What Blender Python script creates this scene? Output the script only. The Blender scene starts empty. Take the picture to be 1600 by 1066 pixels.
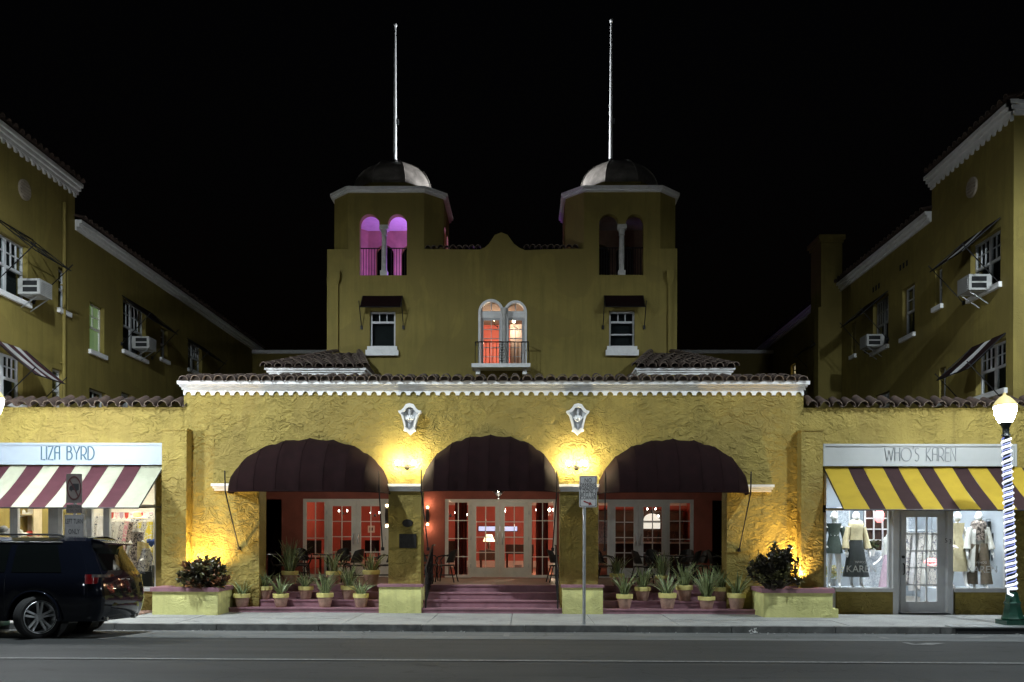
import bpy, math, random
from math import radians, sin, cos, pi, sqrt
from mathutils import Vector, Matrix
from mathutils.geometry import tessellate_polygon
random.seed(7)
SC = bpy.context.scene
COL = SC.collection

# ------------------------------------------------------------------ camera
F, CX, CY, H = 1400.0, 800.0, 837.0, 1.6
TH, ROLL = radians(0.92), radians(0.17)
cam_d = bpy.data.cameras.new("camera")
cam = bpy.data.objects.new("camera", cam_d)
COL.objects.link(cam)
cam_d.sensor_width = 36.0
cam_d.lens = 36.0 * F / 1600.0
cam_d.shift_x = 0.0
cam_d.shift_y = (CY - 533.0) / 1600.0
cam_d.clip_start = 0.05
cam_d.clip_end = 500
cam.matrix_world = Matrix.Translation((0, 0, H)) @ Matrix.Rotation(TH, 4, 'Z') @ Matrix.Rotation(pi / 2, 4, 'X') @ Matrix.Rotation(ROLL, 4, 'Z')
SC.camera = cam

# ------------------------------------------------------------------ night sky, exposure
W = bpy.data.worlds.new("World")
SC.world = W
W.use_nodes = True
wn = W.node_tree
bg = wn.nodes["Background"]
sky = wn.nodes.new("ShaderNodeTexSky")
sky.sky_type = 'NISHITA'
sky.sun_disc = False
sky.sun_elevation = radians(-3)
sky.sun_rotation = radians(180)
wn.links.new(sky.outputs[0], bg.inputs[0])
bg.inputs[1].default_value = 0.011
SC.view_settings.view_transform = 'Standard'
SC.view_settings.look = 'None'
SC.view_settings.exposure = 0.25
SC.view_settings.gamma = 1.0
SC.view_settings.use_curve_mapping = False
SC.render.engine = 'CYCLES'
cy = SC.cycles
cy.use_denoising = True
cy.max_bounces = 7
cy.diffuse_bounces = 4
cy.glossy_bounces = 3
cy.transmission_bounces = 4
cy.transparent_max_bounces = 16
cy.caustics_reflective = False
cy.caustics_refractive = False
cy.sample_clamp_indirect = 4.0

# ------------------------------------------------------------------ picture-to-place measuring
def ray(px, py):
    u, v = px - CX, CY - py
    u0, v0 = u * cos(ROLL) - v * sin(ROLL), u * sin(ROLL) + v * cos(ROLL)
    return Vector((u0 * cos(TH) - F * sin(TH), u0 * sin(TH) + F * cos(TH), v0))
def P(px, py, Y):
    d = ray(px, py); t = Y / d.y
    return Vector((d.x * t, Y, H + d.z * t))
def onX(px, py, X):
    d = ray(px, py); t = X / d.x
    return Vector((X, d.y * t, H + d.z * t))
def G(px, py, z=0.0):
    d = ray(px, py); t = (z - H) / d.z
    return Vector((d.x * t, d.y * t, z))
def X_(px, Y, py=800): return P(px, py, Y).x
def Z_(py, Y, px=800): return P(px, py, Y).z

# ------------------------------------------------------------------ materials
MATS = {}
def ramp(nt, fac, stops):
    r = nt.nodes.new("ShaderNodeValToRGB")
    el = r.color_ramp.elements
    while len(el) < len(stops): el.new(0.5)
    for e, (p, c) in zip(el, stops):
        e.position = p; e.color = (*c, 1) if len(c) == 3 else c
    nt.links.new(fac, r.inputs[0])
    return r.outputs[0]
def noise(nt, scale, detail=4, dist=0.0, rough=0.55, vec=None, stretch=None):
    n = nt.nodes.new("ShaderNodeTexNoise")
    n.inputs["Scale"].default_value = scale
    n.inputs["Detail"].default_value = detail
    n.inputs["Distortion"].default_value = dist
    n.inputs["Roughness"].default_value = rough
    v = vec or pos(nt)
    if stretch:
        m = nt.nodes.new("ShaderNodeMapping"); m.inputs["Scale"].default_value = stretch
        nt.links.new(v, m.inputs[0]); v = m.outputs[0]
    nt.links.new(v, n.inputs["Vector"])
    return n.outputs["Fac"]
def pos(nt):
    g = nt.nodes.get("POS")
    if not g:
        g = nt.nodes.new("ShaderNodeNewGeometry"); g.name = "POS"
    return g.outputs["Position"]
def math_(nt, op, a, b=None):
    m = nt.nodes.new("ShaderNodeMath"); m.operation = op
    for i, x in enumerate((a, b)):
        if x is None: continue
        if isinstance(x, (int, float)): m.inputs[i].default_value = x
        else: nt.links.new(x, m.inputs[i])
    return m.outputs[0]
def mixc(nt, fac, a, b):
    m = nt.nodes.new("ShaderNodeMix"); m.data_type = 'RGBA'
    if isinstance(fac, (int, float)): m.inputs[0].default_value = fac
    else: nt.links.new(fac, m.inputs[0])
    for i, x in ((6, a), (7, b)):
        if isinstance(x, tuple): m.inputs[i].default_value = (*x[:3], 1)
        else: nt.links.new(x, m.inputs[i])
    return m.outputs[2]
def new_mat(name):
    m = bpy.data.materials.new(name); m.use_nodes = True
    nt = m.node_tree
    return m, nt, nt.nodes["Principled BSDF"]
def bump(nt, b, height, strength, distance):
    bn = nt.nodes.new("ShaderNodeBump")
    bn.inputs["Strength"].default_value = strength
    bn.inputs["Distance"].default_value = distance
    nt.links.new(height, bn.inputs["Height"])
    nt.links.new(bn.outputs[0], b.inputs["Normal"])
def mk(name, col, rough=0.6, metal=0.0, var=0.15, vscale=3.0, bscale=None, bstr=0.3, bdist=0.005, spec=0.5, coat=0.0, grime=0.0):
    m, nt, b = new_mat(name)
    c = Vector(col)
    if var:
        f = noise(nt, vscale, 6, 0.4)
        lo = tuple(max(0, x * (1 - var)) for x in c); hi = tuple(min(1, x * (1 + var)) for x in c)
        o = ramp(nt, f, [(0.3, lo), (0.7, hi)])
        if grime:
            f2 = noise(nt, vscale * 0.6, 8, 1.0, 0.7)
            g = math_(nt, 'MULTIPLY', ramp(nt, f2, [(0.5, (0, 0, 0)), (0.72, (1, 1, 1))]), grime)
            o = mixc(nt, g, o, tuple(x * 0.35 for x in c))
        nt.links.new(o, b.inputs["Base Color"])
    else:
        b.inputs["Base Color"].default_value = (*col, 1)
    b.inputs["Roughness"].default_value = rough
    b.inputs["Metallic"].default_value = metal
    b.inputs["Specular IOR Level"].default_value = spec
    b.inputs["Coat Weight"].default_value = coat
    if bscale:
        bump(nt, b, noise(nt, bscale, 5, 0.3), bstr, bdist)
    MATS[name] = m
    return m
def emit(name, col, strength, base=(0.8, 0.8, 0.8)):
    m, nt, b = new_mat(name)
    b.inputs["Base Color"].default_value = (*base, 1)
    b.inputs["Emission Color"].default_value = (*col, 1)
    b.inputs["Emission Strength"].default_value = strength
    b.inputs["Roughness"].default_value = 0.5
    MATS[name] = m
    return m
def glass(name, tint=(1, 1, 1), refl=1.0):
    m = bpy.data.materials.new(name); m.use_nodes = True
    nt = m.node_tree
    nt.nodes.remove(nt.nodes["Principled BSDF"])
    out = nt.nodes["Material Output"]
    t = nt.nodes.new("ShaderNodeBsdfTransparent"); t.inputs[0].default_value = (*tint, 1)
    g = nt.nodes.new("ShaderNodeBsdfGlossy"); g.inputs["Roughness"].default_value = 0.02
    g.inputs[0].default_value = (1, 1, 1, 1)
    fr = nt.nodes.new("ShaderNodeFresnel"); fr.inputs[0].default_value = 1.5
    mx = nt.nodes.new("ShaderNodeMixShader")
    ge = nt.nodes.new("ShaderNodeNewGeometry")
    fc = math_(nt, 'MULTIPLY', math_(nt, 'MULTIPLY', fr.outputs[0], refl), math_(nt, 'SUBTRACT', 1.0, ge.outputs['Backfacing']))
    nt.links.new(fc, mx.inputs[0])
    nt.links.new(t.outputs[0], mx.inputs[1]); nt.links.new(g.outputs[0], mx.inputs[2])
    nt.links.new(mx.outputs[0], out.inputs[0])
    MATS[name] = m
    return m

def stucco(name, col, strength, dist, scale, var=0.12, tint2=None):
    m, nt, b = new_mat(name)
    c = Vector(col)
    # trowel strokes: warped noise sliced into overlapping ridges
    wv = nt.nodes.new("ShaderNodeTexNoise"); wv.inputs["Scale"].default_value = scale * 0.45
    wv.inputs["Detail"].default_value = 2
    nt.links.new(pos(nt), wv.inputs["Vector"])
    va = nt.nodes.new("ShaderNodeVectorMath"); va.operation = 'MULTIPLY_ADD'
    nt.links.new(wv.outputs["Color"], va.inputs[0])
    va.inputs[1].default_value = (0.55 / scale * 4,) * 3
    nt.links.new(pos(nt), va.inputs[2])
    n1 = noise(nt, scale, 3, 0.8, 0.5, vec=va.outputs[0], stretch=(0.75, 1, 1.5))
    ridge = math_(nt, 'ABSOLUTE', math_(nt, 'SUBTRACT', math_(nt, 'FRACT', math_(nt, 'MULTIPLY', n1, 5.0)), 0.5))
    saw = math_(nt, 'FRACT', math_(nt, 'MULTIPLY', n1, 4.0))
    n2 = noise(nt, scale * 4.2, 6, 0.5, 0.6)
    n3 = noise(nt, scale * 0.5, 3, 0.2)
    mask = ramp(nt, n3, [(0.36, (0.12,) * 3), (0.64, (1,) * 3)])
    h = math_(nt, 'ADD', math_(nt, 'MULTIPLY', math_(nt, 'ADD', math_(nt, 'MULTIPLY', ridge, 0.5), math_(nt, 'MULTIPLY', saw, 0.55)), mask), math_(nt, 'MULTIPLY', n2, 0.35))
    bump(nt, b, h, strength, dist)
    lo = tuple(x * (1 - var) for x in c); hi = tuple(min(1, x * (1 + var)) for x in c)
    o = ramp(nt, noise(nt, 1.3, 6, 0.6), [(0.3, lo), (0.7, hi)])
    # rain streaks and soot
    st = noise(nt, 2.2, 6, 0.2, 0.65, stretch=(2.6, 2.6, 0.22))
    g = math_(nt, 'MULTIPLY', ramp(nt, st, [(0.46, (0, 0, 0)), (0.74, (1, 1, 1))]), 0.5)
    o = mixc(nt, g, o, tuple(x * 0.5 for x in c))
    # repainted patches and grime along the foot of the wall
    pt = noise(nt, 0.42, 3, 1.2, 0.5)
    o = mixc(nt, math_(nt, 'MULTIPLY', ramp(nt, pt, [(0.515, (0, 0, 0)), (0.535, (1, 1, 1))]), 0.55), o, tuple(min(1, x * y) for x, y in zip(c, (0.82, 0.80, 0.86))))
    sp = nt.nodes.new("ShaderNodeSeparateXYZ"); nt.links.new(pos(nt), sp.inputs[0])
    ft = ramp(nt, math_(nt, 'ADD', sp.outputs[2], math_(nt, 'MULTIPLY', noise(nt, 3.0, 5), -0.5)), [(0.0, (1, 1, 1)), (0.14, (0, 0, 0))])
    o = mixc(nt, math_(nt, 'MULTIPLY', ft, 0.45), o, tuple(x * 0.4 for x in c))
    nt.links.new(o, b.inputs["Base Color"])
    b.inputs["Roughness"].default_value = 0.75
    b.inputs["Specular IOR Level"].default_value = 0.3
    MATS[name] = m
    return m

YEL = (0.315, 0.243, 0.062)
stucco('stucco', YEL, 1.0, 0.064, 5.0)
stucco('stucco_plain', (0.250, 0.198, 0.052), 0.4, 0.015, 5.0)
stucco('stucco_lemon', (0.84, 0.82, 0.33), 0.7, 0.028, 7.0)
mk('red_wall', (0.24, 0.066, 0.044), 0.75, bscale=14, bstr=0.4, bdist=0.012)
mk('white_paint', (0.84, 0.84, 0.83), 0.55, var=0.06, vscale=5, grime=0.25, bscale=30, bstr=0.15)
mk('cream_frame', (0.74, 0.73, 0.66), 0.45, var=0.05, vscale=6, grime=0.15)
mk('grey_frame', (0.55, 0.56, 0.57), 0.45, var=0.05, vscale=6, grime=0.15)
mk('terracotta', (0.058, 0.036, 0.027), 0.85, var=0.5, vscale=5, bscale=40, bstr=0.4, grime=0.5)
mk('mortar', (0.15, 0.115, 0.09), 0.9, var=0.2)
mk('maroon_fabric', (0.0100, 0.0030, 0.0034), 0.9, var=0.25, vscale=6, bscale=220, bstr=0.25, bdist=0.002, spec=0.12)
mk('maroon_stripe', (0.060, 0.019, 0.026), 0.8, var=0.12, bscale=160, bstr=0.2, bdist=0.002, spec=0.25)
mk('cream_stripe', (0.33, 0.345, 0.26), 0.8, var=0.1, vscale=2.5, bscale=160, bstr=0.2, bdist=0.002, spec=0.25, grime=0.25)
mk('yellow_stripe', (0.38, 0.27, 0.026), 0.8, var=0.08, bscale=160, bstr=0.2, bdist=0.002, spec=0.25, grime=0.15)
mk('dark_stripe', (0.032, 0.015, 0.016), 0.8, var=0.1, bscale=160, bstr=0.2, bdist=0.002, spec=0.25)
mk('maroon_paint', (0.29, 0.145, 0.175), 0.6, var=0.2, vscale=4, bscale=25, bstr=0.3, grime=0.35)
mk('porch_tile', (0.23, 0.17, 0.13), 0.6, var=0.2, vscale=3, bscale=20, bstr=0.2)
mk('iron', (0.012, 0.012, 0.013), 0.5, 0.3, var=0.2)
mk('black_wicker', (0.014, 0.012, 0.011), 0.45, var=0.3, vscale=30, bscale=120, bstr=0.6, bdist=0.006)
mk('table_top', (0.10, 0.10, 0.10), 0.25, 0.4, var=0.1)
mk('steel', (0.55, 0.57, 0.58), 0.38, 0.9, var=0.12, vscale=8, bscale=60, bstr=0.1)
mk('pole_paint', (0.72, 0.73, 0.73), 0.45, 0.2, var=0.1)
mk('dome_metal', (0.25, 0.225, 0.20), 0.42, 0.25, var=0.4, vscale=3, bscale=9, bstr=0.35, bdist=0.02, grime=0.6)
mk('stone_column', (0.55, 0.54, 0.51), 0.8, var=0.2, vscale=6, bscale=30, bstr=0.4, grime=0.3)
mk('dark_interior', (0.012, 0.013, 0.014), 0.9, var=0)
mk('dark_room_backing', (0.030, 0.034, 0.034), 0.9, var=0.3, vscale=2)  # dark sheet behind the panes, painting in unlit rooms
mk('bronze', (0.035, 0.032, 0.03), 0.45, 0.6, var=0.3, vscale=20)
mk('lamp_green', (0.010, 0.055, 0.035), 0.4, 0.3, var=0.3, vscale=9, coat=0.3, bscale=25, bstr=0.2)
mk('lamp_black', (0.012, 0.016, 0.016), 0.4, 0.3, var=0.2)
mk('pot_clay', (0.40, 0.25, 0.19), 0.9, var=0.25, vscale=12, bscale=40, bstr=0.25, grime=0.3)
mk('pot_rim', (0.66, 0.58, 0.20), 0.7, var=0.12, vscale=12)
mk('soil', (0.03, 0.022, 0.016), 1.0, var=0.4, vscale=30, bscale=50, bstr=1, bdist=0.02)
mk('blade_green', (0.050, 0.085, 0.028), 0.45, var=0.35, vscale=15)
mk('blade_pale', (0.34, 0.39, 0.18), 0.45, var=0.25, vscale=15)
mk('croton_green', (0.10, 0.095, 0.035), 0.35, var=0.4, vscale=12)
mk('croton_rust', (0.23, 0.10, 0.045), 0.35, var=0.4, vscale=12)
mk('croton_dark', (0.028, 0.024, 0.016), 0.3, var=0.4, vscale=12)
mk('bark', (0.06, 0.045, 0.035), 0.9, var=0.3, vscale=20)
mk('car_paint', (0.004, 0.005, 0.009), 0.07, 0.0, var=0, coat=0.15, spec=0.3)
mk('car_trim', (0.012, 0.012, 0.012), 0.5, var=0)
mk('car_glass', (0.004, 0.005, 0.005), 0.04, var=0, spec=0.15)
mk('tyre', (0.016, 0.016, 0.016), 0.85, var=0.2, vscale=20)
mk('alloy', (0.66, 0.67, 0.68), 0.35, 0.2, var=0.05)
mk('tail_red', (0.16, 0.005, 0.007), 0.12, var=0.3, vscale=14, coat=1.0)
mk('tail_clear', (0.10, 0.09, 0.09), 0.1, 0.0, var=0.2, vscale=20, coat=1.0)
mk('plate', (0.6, 0.6, 0.58), 0.5, var=0.2, vscale=30)
mk('sign_white', (0.66, 0.65, 0.64), 0.5, var=0.08, vscale=10, grime=0.2)
mk('sign_dimmed', (0.15, 0.125, 0.115), 0.6, var=0.15, vscale=10, grime=0.3)  # dark panel colour: the weaker light on these signs is painted in
mk('sign_dimmed_pale', (0.26, 0.25, 0.245), 0.6, var=0.12, vscale=10, grime=0.3)
mk('ink_red_dimmed', (0.07, 0.02, 0.02), 0.7, var=0)  # red ink darkened too, for the weaker light on that sign
mk('sign_back', (0.40, 0.41, 0.41), 0.4, 0.7, var=0.1)
mk('ink_black', (0.02, 0.02, 0.022), 0.6, var=0)
mk('ink_red', (0.30, 0.03, 0.03), 0.6, var=0)
mk('ink_teal', (0.04, 0.10, 0.14), 0.5, var=0)
mk('ink_grey', (0.22, 0.24, 0.25), 0.5, var=0)
mk('sign_board', (0.29, 0.345, 0.40), 0.5, var=0.04, grime=0.08)
mk('sign_board_warm', (0.38, 0.40, 0.40), 0.5, var=0.04, grime=0.08)
mk('decal', (0.75, 0.76, 0.76), 0.6, var=0)
mk('mannequin', (0.86, 0.86, 0.85), 0.35, var=0.03)
mk('cloth_green', (0.045, 0.065, 0.055), 0.8, var=0.2, vscale=20)
mk('cloth_black', (0.02, 0.026, 0.026), 0.8, var=0.2, vscale=20)
mk('cloth_white', (0.62, 0.62, 0.58), 0.85, var=0.12, vscale=12)
mk('cloth_cream', (0.50, 0.44, 0.27), 0.85, var=0.15, vscale=12)
mk('cloth_brown', (0.14, 0.11, 0.075), 0.85, var=0.2, vscale=12)
mk('cloth_pink', (0.42, 0.30, 0.36), 0.85, var=0.2, vscale=12)
mk('cloth_grey', (0.16, 0.17, 0.19), 0.85, var=0.3, vscale=9)
mk('cloth_blue', (0.03, 0.07, 0.25), 0.8, var=0.2, vscale=12)
mk('cloth_yellow', (0.62, 0.50, 0.20), 0.85, var=0.15, vscale=12)
mk('cloth_red', (0.45, 0.05, 0.035), 0.8, var=0.2, vscale=12)
mk('straw', (0.60, 0.45, 0.22), 0.85, var=0.2, vscale=40, bscale=150, bstr=0.4)
mk('shop_wall', (0.72, 0.70, 0.64), 0.8, var=0.06)
mk('shop_wall_cool', (0.36, 0.40, 0.44), 0.8, var=0.06)
mk('shop_floor', (0.30, 0.27, 0.23), 0.5, var=0.2)
mk('shelf_wood', (0.55, 0.46, 0.30), 0.6, var=0.15)
mk('dark_wood', (0.06, 0.028, 0.017), 0.4, var=0.3, vscale=6)
mk('lobby_red', (0.50, 0.115, 0.085), 0.7, var=0.1)
mk('lobby_floor', (0.22, 0.10, 0.07), 0.35, var=0.3, vscale=6)
mk('lobby_trim', (0.70, 0.56, 0.50), 0.6, var=0.05)
mk('curtain', (0.10, 0.018, 0.014), 0.85, var=0.2)
mk('sheer', (0.5, 0.5, 0.5), 0.85, var=0.2)
mk('ac_body', (0.40, 0.40, 0.385), 0.5, var=0.08, grime=0.3)
mk('paper', (0.5, 0.5, 0.48), 0.8, var=0.3, vscale=20)
mk('green_blind', (0.30, 0.42, 0.14), 0.8, var=0.12, vscale=4)
glass('pane_glass', (0.96, 0.97, 0.96), 1.0)
glass('lobby_glass', (0.93, 0.95, 0.93), 0.9)
glass('dark_glass', (0.75, 0.78, 0.78), 1.1)
glass('lantern_glass', (0.8, 0.8, 0.75), 1.0)

def patterned(name, a, b, scale, thr=0.5):
    m, nt, bs = new_mat(name)
    f = noise(nt, scale, 3, 1.0)
    nt.links.new(ramp(nt, f, [(thr - 0.03, a), (thr + 0.03, b)]), bs.inputs["Base Color"])
    bs.inputs["Roughness"].default_value = 0.85
    MATS[name] = m
patterned('print_brown', (0.05, 0.04, 0.035), (0.36, 0.30, 0.26), 22)
patterned('print_white', (0.6, 0.58, 0.54), (0.07, 0.08, 0.12), 26, 0.56)
patterned('print_yellow', (0.60, 0.50, 0.06), (0.55, 0.55, 0.5), 18, 0.52)
patterned('print_pink', (0.65, 0.3, 0.36), (0.7, 0.62, 0.55), 18, 0.5)
patterned('print_art', (0.35, 0.40, 0.46), (0.62, 0.66, 0.70), 30, 0.5)

def asphalt(name, k):
    m, nt, b = new_mat(name)
    sp = noise(nt, 160, 3, 0, 0.7)
    big = noise(nt, 0.7, 6, 0.8, 0.6, stretch=(0.25, 1.2, 1))
    mid = noise(nt, 6, 6, 0.4, 0.65)
    base = ramp(nt, big, [(0.3, (0.048 * k, 0.051 * k, 0.052 * k)), (0.5, (0.074 * k, 0.078 * k, 0.078 * k)), (0.72, (0.105 * k, 0.109 * k, 0.107 * k))])
    o = mixc(nt, math_(nt, 'MULTIPLY', ramp(nt, sp, [(0.45, (0, 0, 0)), (0.75, (1, 1, 1))]), 0.5), base, (0.18 * k, 0.185 * k, 0.18 * k))
    o = mixc(nt, math_(nt, 'MULTIPLY', ramp(nt, mid, [(0.56, (0, 0, 0)), (0.66, (1, 1, 1))]), 0.4), o, (0.030, 0.033, 0.035))
    wear = noise(nt, 1.0, 4, 0.3, 0.55, stretch=(0.06, 2.6, 1))
    o = mixc(nt, math_(nt, 'MULTIPLY', ramp(nt, wear, [(0.5, (0, 0, 0)), (0.7, (1, 1, 1))]), 0.5), o, tuple(0.035 * k for _ in range(3)))
    oil = noise(nt, 2.3, 2, 0.5, stretch=(0.8, 1.2, 1))
    o = mixc(nt, math_(nt, 'MULTIPLY', ramp(nt, oil, [(0.66, (0, 0, 0)), (0.74, (1, 1, 1))]), 0.6), o, tuple(0.02 * k for _ in range(3)))
    # cracks
    v = nt.nodes.new("ShaderNodeTexVoronoi"); v.feature = 'DISTANCE_TO_EDGE'; v.inputs["Scale"].default_value = 0.42
    wv = nt.nodes.new("ShaderNodeTexNoise"); wv.inputs["Scale"].default_value = 2.5; wv.inputs["Detail"].default_value = 5
    nt.links.new(pos(nt), wv.inputs["Vector"])
    va = nt.nodes.new("ShaderNodeVectorMath"); va.operation = 'MULTIPLY_ADD'
    nt.links.new(wv.outputs["Color"], va.inputs[0]); va.inputs[1].default_value = (0.6,) * 3
    nt.links.new(pos(nt), va.inputs[2]); nt.links.new(va.outputs[0], v.inputs["Vector"])
    ck = ramp(nt, v.outputs["Distance"], [(0.0, (1, 1, 1)), (0.006, (0, 0, 0))])
    o = mixc(nt, math_(nt, 'MULTIPLY', ck, 0.7), o, (0.012, 0.012, 0.013))
    nt.links.new(o, b.inputs["Base Color"])
    b.inputs["Roughness"].default_value = 0.8
    b.inputs["Specular IOR Level"].default_value = 0.25
    bump(nt, b, math_(nt, 'ADD', noise(nt, 90, 4), math_(nt, 'MULTIPLY', ck, -0.6)), 0.5, 0.008)
    MATS[name] = m
asphalt('asphalt', .36)  # travel lane, darkened further to paint in light fading towards the camera
asphalt('parking_asphalt_lit', 1.40)  # paler lane surface, with the stronger light near the kerb put into its tone
def concrete():
    m, nt, b = new_mat('concrete')
    sp = noise(nt, 70, 4, 0, 0.75)
    big = noise(nt, 1.6, 7, 0.6, 0.65)
    base = ramp(nt, big, [(0.3, (0.27, 0.275, 0.265)), (0.7, (0.43, 0.435, 0.42))])
    o = mixc(nt, math_(nt, 'MULTIPLY', ramp(nt, sp, [(0.45, (0, 0, 0)), (0.62, (1, 1, 1))]), 0.55), base, (0.075, 0.075, 0.075))
    st = noise(nt, 5, 5, 0.5)
    o = mixc(nt, math_(nt, 'MULTIPLY', ramp(nt, st, [(0.62, (0, 0, 0)), (0.68, (1, 1, 1))]), 0.5), o, (0.07, 0.068, 0.065))
    nt.links.new(o, b.inputs["Base Color"])
    b.inputs["Roughness"].default_value = 0.8
    bump(nt, b, sp, 0.4, 0.005)
    MATS['concrete'] = m
concrete()
mk('kerb_dark', (0.11, 0.11, 0.105), 0.85, var=0.45, vscale=4, bscale=40, bstr=0.5, grime=0.5)  # kerb stones in a much darker tone than the pavement
mk('belfry_plaster', (0.42, 0.27, 0.19), 0.85, var=0.2, bscale=20, bstr=0.3)
mk('vent_paint', (0.30, 0.25, 0.19), 0.8, var=0.2)
mk('road_paint', (0.15, 0.15, 0.145), 0.8, var=0.5, vscale=18, grime=0.7)
mk('brick_paver', (0.26, 0.16, 0.12), 0.85, var=0.35, vscale=6)

# ------------------------------------------------------------------ mesh builder
class MB:
    def __init__(s): s.v, s.f, s.m, s.mi = [], [], [], 0
    def add(s, vs, fs, mi=None):
        o = len(s.v); s.v += [tuple(v) for v in vs]
        s.f += [tuple(i + o for i in f) for f in fs]
        s.m += [s.mi if mi is None else mi] * len(fs)
        return s
    def box(s, x0, x1, y0, y1, z0, z1, mi=None):
        if x0 > x1: x0, x1 = x1, x0
        if y0 > y1: y0, y1 = y1, y0
        if z0 > z1: z0, z1 = z1, z0
        vs = [(x, y, z) for x in (x0, x1) for y in (y0, y1) for z in (z0, z1)]
        return s.add(vs, [(0, 1, 3, 2), (4, 6, 7, 5), (0, 4, 5, 1), (2, 3, 7, 6), (0, 2, 6, 4), (1, 5, 7, 3)], mi)
    def tube(s, pts, r, n=6, mi=None, cap=True):
        pts = [Vector(p) for p in pts]
        rs = r if isinstance(r, (list, tuple)) else [r] * len(pts)
        vs, fs = [], []
        prev = None
        for i, p in enumerate(pts):
            a = pts[max(0, i - 1)]; b = pts[min(len(pts) - 1, i + 1)]
            t = (b - a)
            if t.length < 1e-9: t = Vector((0, 0, 1))
            t.normalize()
            if prev is None:
                ref = Vector((0, 0, 1)) if abs(t.z) < 0.9 else Vector((1, 0, 0))
                x = t.cross(ref).normalized()
            else:
                x = (prev - t * prev.dot(t))
                x = x.normalized() if x.length > 1e-6 else t.orthogonal().normalized()
            prev = x
            y = t.cross(x)
            for k in range(n):
                a_ = 2 * pi * k / n
                vs.append(p + (x * cos(a_) + y * sin(a_)) * rs[i])
        for i in range(len(pts) - 1):
            for k in range(n):
                k2 = (k + 1) % n
                fs.append((i * n + k, i * n + k2, (i + 1) * n + k2, (i + 1) * n + k))
        if cap:
            fs.append(tuple(range(n - 1, -1, -1)))
            o = (len(pts) - 1) * n
            fs.append(tuple(o + k for k in range(n)))
        return s.add(vs, fs, mi)
    def lathe(s, prof, n=16, c=(0, 0, 0), mi=None, sx=1.0, sy=1.0, wob=None, axis='z', cap=True):
        vs, fs = [], []
        for (r, z) in prof:
            for k in range(n):
                a = 2 * pi * k / n
                rr = r * (wob(a, z) if wob else 1)
                p = (rr * cos(a) * sx, rr * sin(a) * sy, z)
                if axis == 'y': p = (p[0], p[2], p[1])
                vs.append((p[0] + c[0], p[1] + c[1], p[2] + c[2]))
        for i in range(len(prof) - 1):
            for k in range(n):
                k2 = (k + 1) % n
                fs.append((i * n + k, i * n + k2, (i + 1) * n + k2, (i + 1) * n + k))
        if cap:
            fs.append(tuple(range(n - 1, -1, -1)))
            o = (len(prof) - 1) * n
            fs.append(tuple(o + k for k in range(n)))
        return s.add(vs, fs, mi)
    def plate(s, outer, holes, to3, t, mi=None, back=None):
        """flat wall with holes: outline in 2D, to3(u, v, depth), thickness t"""
        loops = [list(outer)] + [list(h) for h in holes]
        pts = [p for l in loops for p in l]
        tris = tessellate_polygon([[Vector((p[0], p[1], 0)) for p in l] for l in loops])
        n = len(pts)
        vs = [to3(p[0], p[1], 0) for p in pts] + [to3(p[0], p[1], t) for p in pts]
        fs = [tuple(tr) for tr in tris] + [tuple(i + n for i in reversed(tr)) for tr in tris]
        nt_ = len(tris); o = 0
        for l in loops:
            m = len(l)
            for i in range(m):
                j = (i + 1) % m
                fs.append((o + i, o + j, n + o + j, n + o + i))
            o += m
        k0 = len(s.m); s.add(vs, fs, mi)
        if back is not None:
            for i in range(k0 + nt_, k0 + 2 * nt_): s.m[i] = back
        return s
    def grid(s, P2, mi=None, closed=False):
        r, c = len(P2), len(P2[0])
        vs = [p for row in P2 for p in row]
        fs = []
        for i in range(r - 1):
            for j in range(c - 1 + (1 if closed else 0)):
                j2 = (j + 1) % c
                fs.append((i * c + j, i * c + j2, (i + 1) * c + j2, (i + 1) * c + j))
        return s.add(vs, fs, mi)
    def xf(s, M):
        s.v = [tuple(M @ Vector(v)) for v in s.v]; return s
    def mesh(s, name, mats, smooth=None):
        me = bpy.data.meshes.new(name)
        me.from_pydata(s.v, [], s.f)
        for m in (mats if isinstance(mats, (list, tuple)) else [mats]):
            me.materials.append(MATS[m] if isinstance(m, str) else m)
        if any(s.m): me.polygons.foreach_set('material_index', s.m)
        me.validate(); me.update()
        import bmesh
        b = bmesh.new(); b.from_mesh(me)
        bmesh.ops.recalc_face_normals(b, faces=b.faces)
        b.to_mesh(me); b.free()
        if smooth is not None:
            me.polygons.foreach_set('use_smooth', [True] * len(me.polygons))
            me.set_sharp_from_angle(angle=radians(smooth))
        return me
    def build(s, name, mats, parent=None, world=True, smooth=None, kind=None):
        """one mesh object; with world=True the vertices are in world space and are made relative to the (unrotated) parent"""
        if parent and world:
            o = wloc(parent)
            s.v = [(v[0] - o.x, v[1] - o.y, v[2] - o.z) for v in s.v]
        ob = bpy.data.objects.new(name, s.mesh(name, mats, smooth))
        COL.objects.link(ob)
        if parent: ob.parent = parent
        if kind: ob['kind'] = kind
        return ob
def wloc(o):
    v = Vector((0, 0, 0))
    while o: v += o.location; o = o.parent
    return v
def tag(o, label=None, cat=None, group=None, kind=None):
    if label: o['label'] = label
    if cat: o['category'] = cat
    if group: o['group'] = group
    if kind: o['kind'] = kind
    return o
def thing(name, label, cat, loc=(0, 0, 0), rz=0, group=None):
    o = bpy.data.objects.new(name, None); COL.objects.link(o)
    o.empty_display_size = 0.1
    o.location = loc; o.rotation_euler = (0, 0, rz)
    return tag(o, label, cat, group)
def inst(name, mesh, parent, loc, rot=(0, 0, 0), scale=None):
    ob = bpy.data.objects.new(name, mesh); COL.objects.link(ob)
    ob.parent = parent; ob.location = loc; ob.rotation_euler = rot
    if scale: ob.scale = scale
    return ob
def copy_tree(o, parent=None, top=True):
    c = o.copy(); COL.objects.link(c); c.parent = parent
    for ch in o.children: copy_tree(ch, c, False)
    return c
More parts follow.
